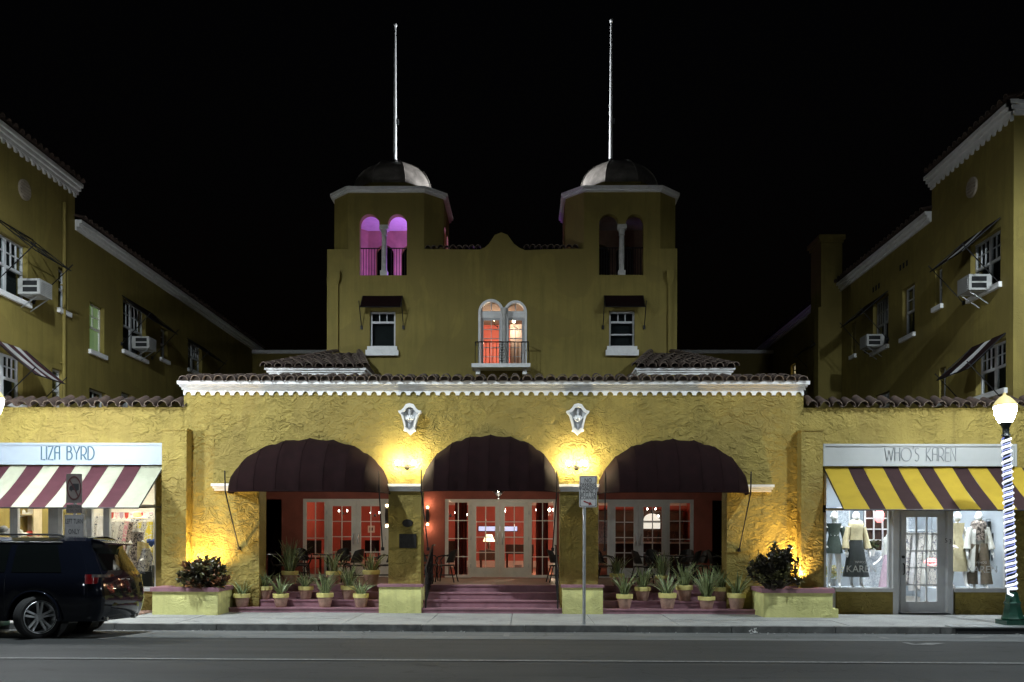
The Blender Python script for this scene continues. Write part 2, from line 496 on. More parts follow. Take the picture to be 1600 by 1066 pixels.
def lamp(name, kind, loc, energy, col, parent=None, size=0.05, target=None, angle=None, blend=0.5):
    d = bpy.data.lights.new(name, kind); d.energy = energy; d.color = col
    if kind in ('POINT', 'SPOT'): d.shadow_soft_size = size
    o = bpy.data.objects.new(name, d); COL.objects.link(o)
    if kind == 'AREA':
        d.shape = 'RECTANGLE'; d.size, d.size_y = size
    if kind == 'SPOT':
        d.spot_size = angle; d.spot_blend = blend
    o.location = Vector(loc) - (wloc(parent) if parent else Vector((0, 0, 0)))
    if parent: o.parent = parent
    if target is not None:
        o.rotation_euler = (Vector(target) - Vector(loc)).to_track_quat('-Z', 'Y').to_euler()
    return o
def arch(x0, x1, z0, zs, rise, n=14):
    """rectangle with a (half-elliptic) arched head, as a 2D loop"""
    c, a = (x0 + x1) / 2, (x1 - x0) / 2
    return [(x0, z0), (x1, z0)] + [(c + a * cos(pi * i / n), zs + rise * sin(pi * i / n)) for i in range(n + 1)]
def rect(x0, x1, z0, z1): return [(x0, z0), (x1, z0), (x1, z1), (x0, z1)]
def front(Y): return lambda u, v, d: (u, Y + d, v)
def ordinal(i): return ['first', 'second', 'third', 'fourth', 'fifth', 'sixth', 'seventh', 'eighth'][i]
def text_mesh(body, size, depth=0.004, align='CENTER', spacing=1.0):
    c = bpy.data.curves.new('t', 'FONT'); c.body = body; c.size = size; c.extrude = depth / 2
    c.align_x = align; c.align_y = 'CENTER'; c.space_character = spacing; c.resolution_u = 3
    o = bpy.data.objects.new('t', c)
    me = bpy.data.meshes.new_from_object(o)
    bpy.data.objects.remove(o); bpy.data.curves.remove(c)
    return me
def text_part(name, body, size, loc, mat, parent, rot=(pi / 2, 0, 0), depth=0.004, spacing=1.0, sx=1.0):
    me = text_mesh(body, size, depth, spacing=spacing); me.name = name
    me.materials.clear(); me.materials.append(MATS[mat])
    return inst(name, me, parent, Vector(loc) - wloc(parent), rot, (sx, 1, 1))
# ================================================================== THE SETTING
YF = 18.65                    # arcade front wall
YP = 18.36                    # front of plinths, buttresses
YT = 25.2                     # tower block front
YD = 22.7                     # door wall inside the porch
YK = 15.89                    # kerb
ZG = -0.115                   # gutter
FL = 0.53                     # porch floor

g = MB().box(-150, 150, -40, 170, -0.9, -0.5)
tag(g.build('ground', 'concrete'), kind='structure')
# road: a cambered sheet, gutter low, crown a little higher
rows = []
ys = [YK + 0.02, 15.4, 14.6, 13.9, 12.6, 11.4, 9, 6, 3, 1.5]
zs = [ZG, -0.092, -0.052, -0.022, -0.008, 0.0, 0.0, -0.02, -0.06, -0.1]
for y, z in zip(ys, zs): rows.append([(x, y, z) for x in (-140, -60, -30, -15, -8, 0, 8, 15, 30, 60, 140)])
road = MB().grid(rows).build('road', 'asphalt')
tag(road, kind='structure')
def roadz(y, _=0):
    for i in range(len(ys) - 1):
        if ys[i + 1] <= y <= ys[i]:
            t = (ys[i] - y) / (ys[i] - ys[i + 1]); return zs[i] + t * (zs[i + 1] - zs[i])
    return 0
pk = [(y, roadz(y) + .005) for y in (YK + .01, 15.4, 14.6, 14.02)]
lane = MB().grid([[(x, y, z) for x in (-60, -30, -15, -8, 0, 8, 15, 30, 60)] for y, z in pk]).build('parking_lane', 'parking_asphalt_lit')
tag(lane, kind='structure')
def road_mark(name, quad):
    m = MB()
    vs = [(x, y, roadz(y) + 0.010) for x, y in quad]
    m.add(vs, [tuple(range(len(vs)))])
    tag(m.build(name, 'road_paint'), kind='structure')
y0 = G(0, 1029).y; y1 = G(1600, 1039.5).y
def ly(x): return 11.42
road_mark('lane_line', [(-30, 11.36), (30, 11.36), (30, 11.455), (-30, 11.455)])
p = G(793, 988, -0.1); road_mark('bay_line', [(p.x - .05, 14.55), (p.x + .05, 14.55), (p.x + .05, 15.5), (p.x - .05, 15.5)])
a, b = G(150, 1001, -0.04), G(236, 990, -0.09)
road_mark('bay_line', [(a.x, a.y), (a.x + .12, a.y - .03), (b.x + .12, b.y - .03), (b.x, b.y)])
a, b = G(1425, 1010, -0.03), G(1535, 995, -0.09)
road_mark('bay_line', [(a.x, a.y), (a.x + .3, a.y), (b.x + .16, b.y), (b.x - .1, b.y)])
a, b = G(1425, 1010, -0.03), G(1370, 997, -0.08)
road_mark('bay_line', [(a.x, a.y), (a.x + .1, a.y), (b.x + .1, b.y), (b.x, b.y)])

pav = MB().box(-60, 60, YK + 0.16, 24, -0.4, -0.03).build('pavement', 'concrete')
tag(pav, kind='structure')
# paving slabs, each its own, uneven joints
x = -17.0; k = 0
while x < 17:
    w = 1.52
    for (ya, yb) in ((YK + 0.165, 17.15), (17.16, 18.62)):
        dz = random.uniform(-0.004, 0.004)
        m = MB().box(x + .006, x + w - .006, ya, yb - .006, -0.029, dz)
        m.build('paving_slab', 'concrete', pav, world=False)
    x += w
kerb = MB().box(-60, 60, YK + 0.04, YK + 0.155, -0.45, -0.002).build('kerb', 'concrete')
tag(kerb, kind='structure')
x = -16.5
while x < 16.5:
    MB().box(x + .004, x + 1.82, YK, YK + 0.16, -0.3, 0.004 + random.uniform(-.003, .003)).build('kerb_stone', 'kerb_dark', kerb, world=False)
    x += 1.83
# brick strip in front of the shop on the SUV side
bx0, bx1 = X_(0, 18.2, 950), X_(238, 18.2, 950)
strip = MB().box(bx0, bx1, 17.62, 18.6, 0.006, 0.010).build('brick_strip', 'mortar')
tag(strip, kind='structure')
bm_ = MB().box(-.105, .105, -.05, .05, 0, .012).mesh('brick', 'brick_paver')
for r in range(8):
    y = 17.69 + r * .115
    for c in range(18):
        xx = bx1 - .12 - c * .222 - (r % 2) * .11
        if xx > X_(150, 18.2, 950): inst('brick', bm_, strip, (xx, y, 0.008 + random.uniform(-.001, .002)))
# storm drain cut into the kerb
dr0, dr1 = G(1522, 992, -.05), G(1600, 992, -.05)
d = thing('storm_drain', 'dark storm drain inlet in the kerb below the wrapped street lamp', 'drain', (dr0.x, YK, 0))
MB().box(dr0.x, dr0.x + 1.5, YK - .012, YK - .002, -.10, -.02).build('opening', 'dark_interior', d)
MB().box(dr0.x - .05, dr0.x + 1.55, YK - .03, YK + .3, .006, .02).build('cover', 'steel', d)
lit = MB()
for i in range(9):
    c = Vector((random.uniform(-.05, .05), random.uniform(-.04, .04), random.uniform(0, .06)))
    lit.add([c + Vector((random.uniform(-.06, .06), random.uniform(-.06, .06), random.uniform(-.02, .05))) for _ in range(4)], [(0, 1, 2), (0, 2, 3), (1, 2, 3)])
lp = G(1176, 989, -.09)
lit.xf(Matrix.Translation((lp.x, lp.y, roadz(lp.y) + .02)))
tag(lit.build('litter', 'paper'), 'small crumpled scrap of litter lying in the gutter', 'litter')

# ================================================================== ROOF TILE MESHES
def barrel(r0, r1, L, th=0.013, n=8):
    m = MB(); vs = []
    for (rr, y) in ((r0, 0), (r1, L)):
        for q in (rr, rr - th):
            for i in range(n + 1):
                a = pi * i / n
                vs.append((q * cos(a), y, q * sin(a)))
    k = n + 1; fs = []
    for i in range(n):
        fs += [(i, i + 1, 2 * k + i + 1, 2 * k + i), (k + i + 1, k + i, 3 * k + i, 3 * k + i + 1),
               (i, k + i, k + i + 1, i + 1), (2 * k + i + 1, 3 * k + i + 1, 3 * k + i, 2 * k + i)]
    fs += [(0, 2 * k, 3 * k, k), (n, k + n, 3 * k + n, 2 * k + n)]
    m.add(vs, fs)
    for i in range(n): m.m[i * 4 + 2] = 1
    return m
TILE = barrel(.100, .080, .46).mesh('roof_tile', ['terracotta', 'mortar'], 40)
TILE_PAN = barrel(.100, .085, .46).xf(Matrix.Rotation(pi, 4, 'Y')).mesh('roof_tile', ['terracotta', 'mortar'], 40)
END = MB().plate([(.088 * cos(pi * i / 8), .088 * sin(pi * i / 8)) for i in range(9)], [], lambda u, v, d: (u, d, v), .02).mesh('end_plug', 'bark')
def tile_row(parent, x0, x1, Y, z, tilt, rows=1, step=.247, plug=True, yaw=0, rise=None):
    o = wloc(parent); n = int(round((x1 - x0) / step)); s = (x1 - x0) / n
    for r in range(rows):
        yy = Y + r * .36 * cos(tilt); zz = z + r * .36 * sin(tilt) + .012 * r
        for i in range(n):
            xx = x0 + (i + .5) * s + random.uniform(-.008, .008)
            inst('roof_tile', TILE, parent, (xx - o.x, yy - o.y + random.uniform(-.015, .015), zz - o.z), (tilt + random.uniform(-.03, .03), 0, random.uniform(-.03, .03)), (1, 1, random.uniform(.92, 1.05)))
            if i < n - 1:
                inst('roof_tile', TILE_PAN, parent, (xx + s / 2 - o.x, yy + .04 - o.y, zz + .035 - o.z), (tilt, 0, 0), (.62, 1, .6))
            if plug and r == 0:
                inst('end_plug', END, parent, (xx - o.x, yy + .05 - o.y, zz + .0 - o.z), (0, 0, 0), (1, 1, 1))

# ================================================================== THE ARCADE
xl, xr = X_(287, YF, 720), X_(1255, YF, 720)
zc = Z_(597, YF)              # top of cornice
arc = thing('entrance_arcade', 'long low yellow stucco arcade with three arched bays and a scalloped white cornice', 'building', (0, YF, 0))
def ux(px, Y=YF, py=800): return X_(px, Y, py)
bays = [(ux(405), ux(607)), (ux(658), ux(875)), (ux(935), ux(1136))]
zsp = Z_(762, YF)
holes = [arch(a, b, -.25, zsp, .84, 20) for a, b in bays]
MB().plate(rect(xl, xr, -.3, zc - .02), holes, front(YF), .5).build('wall', 'stucco', arc)
# end walls of the porch block
MB().box(xl, xl + .3, YF + .5, YD + 5, -.3, zc - .02).box(xr - .3, xr, YF + .5, YD + 5, -.3, zc - .02).build('side_wall', 'stucco_plain', arc)
MB().box(xl + .02, xr - .02, YF + .1, YT - .01, zc - .02, zc + .06).build('roof', 'terracotta', arc)
# cornice: stepped white moulding
zb = Z_(610, YF)
m = MB()
m.box(xl - .03, xr + .03, YF - .05, YF - .002, zb, zb + .055)
m.box(xl - .06, xr + .06, YF - .10, YF - .002, zb + .057, zb + .10)
m.box(xl - .09, xr + .09, YF - .15, YF - .002, zb + .102, zc)
m.build('cornice', 'white_paint', arc)
# scalloped trim hanging below
n = 63; s_ = (xr - xl) / n; r_ = s_ * .32
zt = zb; zl = Z_(618, YF)
loop = [(xr, zt), (xl, zt)]
for i in range(n):
    c = xl + (i + .5) * s_
    loop.append((xl + i * s_, zl)); loop.append((c - r_, zl))
    for k in range(1, 8):
        a = pi - pi * k / 8
        loop.append((c + r_ * cos(a), zl + r_ * 1.15 * sin(a)))
    loop.append((c + r_, zl))
loop.append((xr, zl))
MB().plate(loop, [], front(YF - .03), .028).build('scalloped_trim', 'white_paint', arc)
tile_row(arc, xl - .05, xr + .05, YF - .22, zc + .0, radians(13), rows=2, step=.245)
# imposts
zi0, zi1 = Z_(768, YF), Z_(757, YF)
def impost(xa, xb):
    m = MB()
    m.box(xa, xb, YF - .06, YF + .3, zi0, zi0 + .045)
    m.box(xa - .025, xb + .025, YF - .09, YF + .3, zi0 + .047, zi0 + .09)
    m.box(xa - .05, xb + .05, YF - .12, YF + .3, zi0 + .092, zi1)
    m.build('impost', 'white_paint', arc)
impost(ux(607) - .01, ux(657) + .01); impost(ux(876) - .01, ux(935) + .01)
impost(ux(336), ux(404) + .01); impost(ux(1137) - .01, ux(1204))
# plinths
zpl = Z_(918, YP)
for a, b, in ((592, 658), (879, 942)):
    xa, xb = ux(a, YP, 930), ux(b, YP, 930)
    MB().box(xa, xb, YP, YF + .55, -.3, zpl).build('plinth', 'stucco_lemon', arc)
    MB().box(xa - .03, xb + .03, YP - .03, YF - .003, zpl + .001, zpl + .05).build('plinth_cap', 'maroon_paint', arc)
# steps across all three bays
levels = [0.10, 0.243, 0.387, FL]
pl = [(ux(592, YP), ux(658, YP)), (ux(879, YP), ux(942, YP))]
bayx = [(ux(352, YP, 940), pl[0][0]), (pl[0][1], pl[1][0]), (pl[1][1], ux(1190, YP, 940))]
for bi, (xa, xb) in enumerate(bayx):
    for i, z in enumerate(levels):
        y_ = 18.42 + .30 * i
        MB().box(xa + .004, xb - .004, y_, (18.42 + .30 * (i + 1)) if i < 3 else 19.62, -.3 if i == 0 else levels[i - 1] - .1, z - .03).build('step', 'maroon_paint', arc)
        MB().box(xa + .004, xb - .004, y_ - .02, (18.42 + .30 * (i + 1)) if i < 3 else 19.60, z - .029, z).build('nosing', 'maroon_paint', arc)
MB().box(xl + .3, xr - .3, 19.625, YD + .02, -.3, FL - .003).build('porch_floor', 'porch_tile', arc)
MB().box(xl + .3, xr - .3, YF + .5, YD + .25, 3.35, 3.5).build('porch_ceiling', 'cream_frame', arc)

# porch back wall with door openings
def dx(px): return X_(px, YD, 840)
ztop = Z_(780, YD); ztopL = Z_(781, YD)
units = [[dx(473), dx(510), dx(556), dx(603), dx(640)], [dx(695), dx(735), dx(781), dx(827), dx(870)], [dx(915), dx(953), dx(998), dx(1043), dx(1084)]]
for u in (units[0], units[1], units[2]): pass
oph = [rect(u[0], u[4], FL - .2, ztop) for u in units]
side_open = [rect(dx(398), dx(440), FL - .2, ztop - .02), rect(dx(1113), dx(1158), FL - .2, ztop - .02)]
MB().plate(rect(xl + .3, xr - .3, FL - .25, 3.36), oph + side_open, front(YD), .18).build('back_wall', 'red_wall', arc)
for r in side_open:
    xa, xb = r[0][0], r[1][0]
    MB().box(xa - .02, xb + .02, YD + .9, YD + .95, FL - .2, ztop + .2).build('passage', 'dark_interior', arc)
    MB().box(xa - .04, xa - .005, YD + .18, YD + .95, FL - .2, ztop + .2).box(xb + .005, xb + .04, YD + .18, YD + .95, FL - .2, ztop + .2).build('passage_wall', 'dark_interior', arc)

PANES = {}
def glazed(name, parent, x0, x1, z0, z1, Y, cols, rows, stile, rail_b, rail_t, mat, bar=.022, th=.045, gl='lobby_glass', zlist=None):
    """a glazed leaf: frame with glazing bars as one mesh, each pane a sub-part"""
    xs = [x0 + stile + (x1 - x0 - 2 * stile) * i / cols for i in range(cols + 1)]
    zs_ = [z0 + rail_b + (z1 - z0 - rail_b - rail_t) * i / rows for i in range(rows + 1)]
    h = []
    for i in range(cols):
        for j in range(rows):
            h.append(rect(xs[i] + (bar / 2 if i else 0), xs[i + 1] - (bar / 2 if i < cols - 1 else 0), zs_[j] + (bar / 2 if j else 0), zs_[j + 1] - (bar / 2 if j < rows - 1 else 0)))
    fr = MB().plate(rect(x0, x1, z0, z1), h, front(Y), th).build(name, mat, parent)
    for r in h:
        MB().box(r[0][0] - .004, r[1][0] + .004, Y + th * .45, Y + th * .55, r[0][1] - .004, r[2][1] + .004).build('pane', gl, fr)
    return fr
for bi, u in enumerate(units):
    fm = 'cream_frame' if bi != 2 else 'grey_frame'
    Yd = YD + .03
    z0 = FL + .002
    # outer frame
    zz = ztop
    m = MB()
    m.box(u[0] + .002, u[0] + .055, Yd - .01, Yd + .10, z0, zz - .003).box(u[4] - .055, u[4] - .002, Yd - .01, Yd + .10, z0, zz - .003)
    m.box(u[0] + .056, u[4] - .056, Yd - .01, Yd + .10, zz - .055, zz - .003)
    m.box(u[1] - .03, u[1] + .02, Yd - .01, Yd + .10, z0, zz - .056).box(u[3] - .02, u[3] + .03, Yd - .01, Yd + .10, z0, zz - .056)
    m.build('door_frame', fm, arc)
    glazed('sidelight', arc, u[0] + .057, u[1] - .032, z0, zz - .058, Yd, 2, 4, .03, .07, .03, fm)
    glazed('sidelight', arc, u[3] + .032, u[4] - .057, z0, zz - .058, Yd, 2, 4, .03, .07, .03, fm)
    for (a_, b_, side) in ((u[1] + .022, u[2] - .003, 1), (u[2] + .003, u[3] - .022, -1)):
        dr = glazed('door', arc, a_, b_, z0 + .01, zz - .058, Yd, 2, 4, .12, .24, .13, fm)
        hx = (b_ - .06) if side == 1 else (a_ + .06)
        zh = FL + .98
        MB().tube([(hx, Yd, zh - .13), (hx, Yd - .06, zh - .13), (hx, Yd - .075, zh), (hx, Yd - .06, zh + .13), (hx, Yd, zh + .13)], .012, 6).build('handle', 'steel', dr, smooth=50)
        for q in (.25, .95, 1.6):
            hh = (a_ - .012) if side == 1 else (b_ + .012)
            MB().tube([(hh, Yd - .012, FL + q), (hh, Yd - .012, FL + q + .09)], .011, 6).build('hinge', 'steel', dr)

# lobby rooms behind the doors
Lb = YD + .2
lx0, lx1 = xl + .35, xr - .35
Yb = YD + 7.5
MB().box(lx0, lx1, Lb, Yb, FL - .1, FL - .004).build('lobby_floor', 'lobby_floor', arc)
MB().box(lx0, lx1, Lb, Yb, 3.3, 3.4).build('lobby_ceiling', 'lobby_red', arc)
MB().box(lx0, lx1, Yb, Yb + .1, FL, 3.3).build('lobby_wall', 'lobby_red', arc)
MB().box(lx0 - .08, lx0, Lb, Yb, FL, 3.3).build('lobby_wall', 'lobby_red', arc)
MB().box(lx1, lx1 + .08, Lb, Yb, FL, 3.3).build('lobby_wall', 'lobby_red', arc)
px1, px2 = ux(632, YD, 800), ux(900, YD, 800)
for q in (px1, px2):
    MB().box(q - .06, q + .06, Lb + 1.2, Lb + 3.4, FL, 3.3).build('lobby_partition', 'lobby_red', arc)
    MB().box(q - .08, q + .08, Lb + 1.0, Lb + 1.19, FL, 3.3).build('door_jamb', 'lobby_trim', arc)
MB().box(lx0 + .01, lx1 - .01, Yb - .03, Yb - .004, FL, FL + .22).box(lx0 + .01, lx1 - .01, Yb - .04, Yb - .004, 2.62, 2.72).build('lobby_moulding', 'lobby_trim', arc)
for q in (dx(716), dx(848)):
    MB().grid([[(q + .16 * (i / 10 - .5) * 2, Lb + .75 + .04 * sin(i * 2.3), FL + .01 + 2.6 * j) for i in range(11)] for j in (0, 1)]).build('curtain', 'curtain', arc)

# added: dark cabinet masking the red lit wall; unseen fill lights behind side awnings
xa, xb = ux(925, YD, 800) + .25, lx1 - .2
bcab = thing('masking_cabinet', 'added dark cabinet hiding the red lit wall behind the bar counter', 'cabinet', ((xa + xb) / 2, Yb - .5, FL))
MB().box(xa, xb, Yb - .5, Yb - .05, FL, 2.45).build('masking_carcase', 'dark_wood', bcab)
for k in range(4): MB().box(xa, xb, Yb - .72, Yb - .501, FL + .9 + .32 * k, FL + .93 + .32 * k).build('shelf', 'dark_wood', bcab)
for (px, e, lab) in ((500, 17, 'added unseen fill light behind the awning nearest the SUV'), (1040, 8, 'added unseen fill light behind the awning past the no parking sign')):  # unseen lamps added to brighten the door frames
    c = Vector((X_(px, 20.4, 700), 20.4, 3.345))
    t = thing('porch_fill_light', lab, 'light', c, group='added porch fill lights')
    MB().lathe([(.14, -.06), (.15, -.03), (.15, -.001)], 18, c).build('housing', 'white_paint', t, smooth=40)
    lamp('fill_beam', 'POINT', c + Vector((0, 0, -.16)), e, (.95, .97, .92), t, .08)
# leaves and grit lying along the gutter
m = MB()
for i in range(150):
    x = random.uniform(-9, 10); y = YK - abs(random.gauss(0, .16)) - .03; z = roadz(y) + .012
    a = random.uniform(0, 6.28); s = random.uniform(.012, .045)
    m.add([(x + s * cos(a), y + s * sin(a), z), (x - s * .4 * sin(a), y + s * .4 * cos(a), z + .008), (x - s * cos(a), y - s * sin(a), z + .004), (x + s * .4 * sin(a), y - s * .4 * cos(a), z + .01)], [(0, 1, 2, 3)], random.choice([0, 0, 1]))
tag(m.build('leaf_litter', ['bark', 'paper']), kind='stuff')
# ================================================================== THE TOWER BLOCK
tb = thing('tower_block', 'dim yellow hotel block with twin octagonal towers, metal domes and a curved gable', 'building', (0, YT, 0))
def tx(px, py=450): return X_(px, YT, py)
def tz(py): return Z_(py, YT)
t0, t1 = tx(511), tx(1058)
zpar = tz(389)
gab = [(750, 390), (757, 387), (764, 381), (769, 373), (773, 367), (783, 363), (793, 367), (798, 374), (803, 381), (811, 387), (820, 391)]
outer = [(t0, 0), (t1, 0), (t1, zpar), (tx(1043), zpar), (tx(885), zpar - .02)]
outer += [(tx(a, b), tz(b)) for a, b in reversed(gab)]
outer += [(tx(668), zpar - .02), (tx(527), zpar), (t0, zpar)]
wl = rect(tx(578), tx(618), tz(542), tz(486)); wr = rect(tx(952), tx(992), tz(542), tz(486))
fw = [arch(tx(750), tx(785), tz(575), tz(489), (tx(785) - tx(750)) / 2 * 1.05, 14), arch(tx(790), tx(821), tz(575), tz(489), (tx(821) - tx(790)) / 2 * 1.05, 14)]
# the tower openings run through the block wall too
zob, zsp2 = tz(430), tz(349.5)
def tower_arches(sh=0): return [(562, 592.5), (606, 635.5)] if sh == 0 else [(936, 966), (977.5, 1005.5)]
TO = []
for sh in (0, 1):
    for a, b in tower_arches(sh):
        TO.append((tx(a), tx(b)))
cutb = [rect(a, b, zob, zpar + .001) for a, b in TO]
# block front below the belfries: openings notch the top edge, so build the outline with notches
notch = lambda a, b: [(b, zpar), (b, zob), (a, zob), (a, zpar)]
ZB0 = 3.55
outer2 = [(t0, ZB0), (t1, ZB0), (t1, zpar), (tx(1043), zpar)]
outer2 += notch(TO[2][0], TO[3][1])
outer2 += [(tx(885), zpar)] + [(tx(a, b), tz(b)) for a, b in reversed(gab)] + [(tx(668), zpar)]
outer2 += notch(TO[0][0], TO[1][1])
outer2 += [(tx(527), zpar), (t0, zpar)]
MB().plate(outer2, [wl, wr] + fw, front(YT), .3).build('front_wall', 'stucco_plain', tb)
MB().box(t0, t0 + .3, YT + .3, YT + 9, ZB0, zpar).build('side_wall', 'stucco_plain', tb)
MB().box(t1 - .3, t1, YT + .3, YT + 9, ZB0, zpar).build('side_wall', 'stucco_plain', tb)
MB().box(t0 + .3, t1 - .3, YT + .3, YT + 9, zob - .32, zob - .02).build('flat_roof', 'mortar', tb)
# belfries
half, ch, dep = 1.57, .5, 2.9
def belfry(cx, lit):
    x0, x1, ya, yb = cx - half, cx + half, YT, YT + dep
    C8 = [(x0 + ch, ya), (x1 - ch, ya), (x1, ya + ch), (x1, yb - ch), (x1 - ch, yb), (x0 + ch, yb), (x0, yb - ch), (x0, ya + ch)]
    zt_ = tz(301)
    zl_ = zpar
    for k in range(8):
        A, B = Vector(C8[k]), Vector(C8[(k + 1) % 8])
        L = (B - A).length; d = (B - A) / L; nrm = Vector((-d.y, d.x))     # inward
        to3 = lambda u, v, dd, A=A, d=d, nrm=nrm: (A.x + d.x * u + nrm.x * dd, A.y + d.y * u + nrm.y * dd, v)
        hol = []; zlo = zl_ + .001 if k == 0 else zob - .02
        out = None
        if k == 0:
            aa = [(a - A.x, b - A.x) for a, b in TO if x0 < a < x1]
            # front outline with open-bottomed arches
            out = [(0, zlo)]
            zk_ = tz(352) + .021
            for q, (a, b) in enumerate(aa):
                r = (b - a) / 2; c = (a + b) / 2
                out += [(a, zlo if q == 0 else zk_)] + [(c + r * cos(pi - pi * i / 14), zsp2 + r * 1.02 * sin(pi * i / 14)) for i in range(15)] + [(b, zk_ if q == 0 else zlo)]
            out += [(L, zlo), (L, zt_), (0, zt_)]
        elif k == 4:
            aa = [(A.x - b, A.x - a) for a, b in TO if x0 < a < x1]
            hol = [arch(a, b, zob + .02, zsp2, (b - a) / 2, 12) for a, b in aa]
        elif k in (2, 6):
            for c in (L / 2 - .38, L / 2 + .38): hol.append(arch(c - .26, c + .26, zob + .02, zsp2, .26, 12))
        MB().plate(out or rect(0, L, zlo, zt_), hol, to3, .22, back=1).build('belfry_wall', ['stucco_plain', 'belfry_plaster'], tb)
    poly = lambda g: [(x0 + ch - g * .41, ya - g), (x1 - ch + g * .41, ya - g), (x1 + g, ya + ch - g * .41), (x1 + g, yb - ch + g * .41), (x1 - ch + g * .41, yb + g), (x0 + ch - g * .41, yb + g), (x0 - g, yb - ch + g * .41), (x0 - g, ya + ch - g * .41)]
    def slab(name, g, za, zb_, mat):
        return MB().plate(poly(g), [], lambda u, v, d: (u, v, za + d), zb_ - za).build(name, mat, tb)
    slab('belfry_ceiling', -.2, zt_ - .16, zt_ - .02, 'white_paint')
    slab('belfry_cornice', .07, zt_ + .001, zt_ + .07, 'white_paint')
    slab('belfry_cornice', .12, zt_ + .072, zt_ + .15, 'white_paint')
    slab('belfry_roof', .0, zt_ + .151, zt_ + .17, 'mortar')
    # drum and gored dome
    dc = Vector((cx + .02, YT + dep / 2 - .0, 0))
    def octo(ap, z, rot=0): 
        R = ap / cos(pi / 8)
        return [(dc.x + R * cos(pi / 8 + k * pi / 4), dc.y + R * sin(pi / 8 + k * pi / 4), z) for k in range(8)]
    zd = zt_ + .15; zd1 = zt_ + .37
    m = MB(); A8, B8 = octo(1.27, zd), octo(1.27, zd1)
    m.add(A8 + B8, [(k, (k + 1) % 8, 8 + (k + 1) % 8, 8 + k) for k in range(8)] + [tuple(range(8, 16))])
    m.build('drum', 'stucco_plain', tb)
    hgt = 1.02; N = 9
    for k in range(8):
        m = MB(); gp = []
        for i in range(N + 1):
            a = (pi / 2) * i / N
            R = (1.13 / cos(pi / 8)) * cos(a) ** .92 if i < N else 0.03
            z = zd1 + hgt * sin(a)
            row = []
            for j in range(5):
                th_ = -pi / 8 + k * pi / 4 + (pi / 4) * j / 4
                e = Vector((cos(th_), sin(th_)))
                # mostly flat gore with slight bulge
                fl = cos(pi / 8) / cos(th_ - k * pi / 4)
                rr = R * (0.72 * fl + .28)
                row.append((dc.x + rr * e.x, dc.y + rr * e.y, z))
            gp.append(row)
        m.grid(gp)
        m.build('dome_panel', 'dome_metal', tb, smooth=60)
        a_ = -pi / 8 + k * pi / 4
        pts = []
        for i in range(N + 1):
            a = (pi / 2) * i / N; R = (1.13 / cos(pi / 8)) * cos(a) ** .92 if i < N else .03
            pts.append((dc.x + R * cos(a_), dc.y + R * sin(a_), zd1 + hgt * sin(a) + .005))
        MB().tube(pts, .022, 5).build('dome_rib', 'dome_metal', tb, smooth=60)
    # twisted column
    a, b = [(a, b) for a, b in TO if x0 < a < x1]
    cxx = (a[1] + b[0]) / 2; zk = tz(352)
    MB().lathe([(.02, zob + .14), (.085, zob + .14), (.075, zob + .2), (.072, (zob + zk) / 2), (.066, zk - .26), (.09, zk - .25), (.075, zk - .22), (.10, zk - .1)], 18, (cxx, YT + .11, 0), wob=lambda a_, z: 1 + .09 * cos(4 * a_ + z * 17)).build('column', 'stone_column', tb, smooth=50)
    MB().box(cxx - .125, cxx + .125, YT - .015, YT + .235, zk - .1, zk + .02).box(cxx - .10, cxx + .10, YT + .01, YT + .21, zob - .001, zob + .14).build('column_block', 'stone_column', tb)
    # iron railing
    m = MB()
    for a_, b_ in (a, b):
        m.tube([(a_ - .0, YT + .13, zob + .80), (b_ + .0, YT + .13, zob + .80)], .018, 5)
        for i in range(1, 7):
            q = a_ + (b_ - a_) * i / 7
            m.tube([(q, YT + .13, zob), (q, YT + .13, zob + .80)], .009, 4)
    m.build('belfry_railing', 'iron', tb)
    return dc, zd1 + hgt
cL = (tx(513, 305) + tx(693, 305)) / 2 - .06
cL = -3.98; cR = 2.66
DL, ztopdome = belfry(cL, True)
DR, _ = belfry(cR, False)
# flagpoles, planted behind the domes' tips
for px, pt, D, lab in ((617, 36, DL, 'white flagpole on the dome of the tower with purple lit arches'), (954.5, 31, DR, 'white flagpole on the dome of the tower with dark arches')):
    b = P(px, 250, D.y)
    zt_ = Z_(pt, D.y)
    fp = thing('flagpole', lab, 'flagpole', (b.x, D.y, ztopdome - .15), group='flagpoles on the tower domes')
    zb_ = ztopdome - .15
    MB().tube([(b.x, D.y, zb_), (b.x, D.y, zb_ + 1.6), (b.x, D.y, zt_ - .1)], [.062, .055, .030], 10).build('pole', 'pole_paint', fp, smooth=60)
    MB().lathe([(.0, -.07), (.045, -.05), (.062, 0), (.045, .05), (0, .07)], 10, (b.x, D.y, zt_ - .05)).build('finial', 'pole_paint', fp, smooth=60)
    MB().lathe([(.10, 0), (.10, .06), (.07, .14), (.06, .2)], 10, (b.x, D.y, zb_ + .1)).build('collar', 'iron', fp, smooth=60)
    MB().box(b.x + .06, b.x + .11, D.y - .03, D.y + .02, zb_ + 1.35, zb_ + 1.5).build('cleat', 'steel', fp)
# parapet tiles
T2 = barrel(.085, .07, .34).mesh('roof_tile', ['terracotta', 'mortar'], 40)
o = wloc(tb)
def small_row(xa, xb, z):
    n = int((xb - xa) / .165)
    for i in range(n):
        inst('roof_tile', T2, tb, (xa + (i + .5) * (xb - xa) / n - o.x, -.10 + random.uniform(-.02, .02), z + random.uniform(-.01, .015) - o.z), (radians(12), 0, random.uniform(-.08, .08)))
small_row(tx(664), tx(752), zpar + .0); small_row(tx(818), tx(903), zpar + .0)
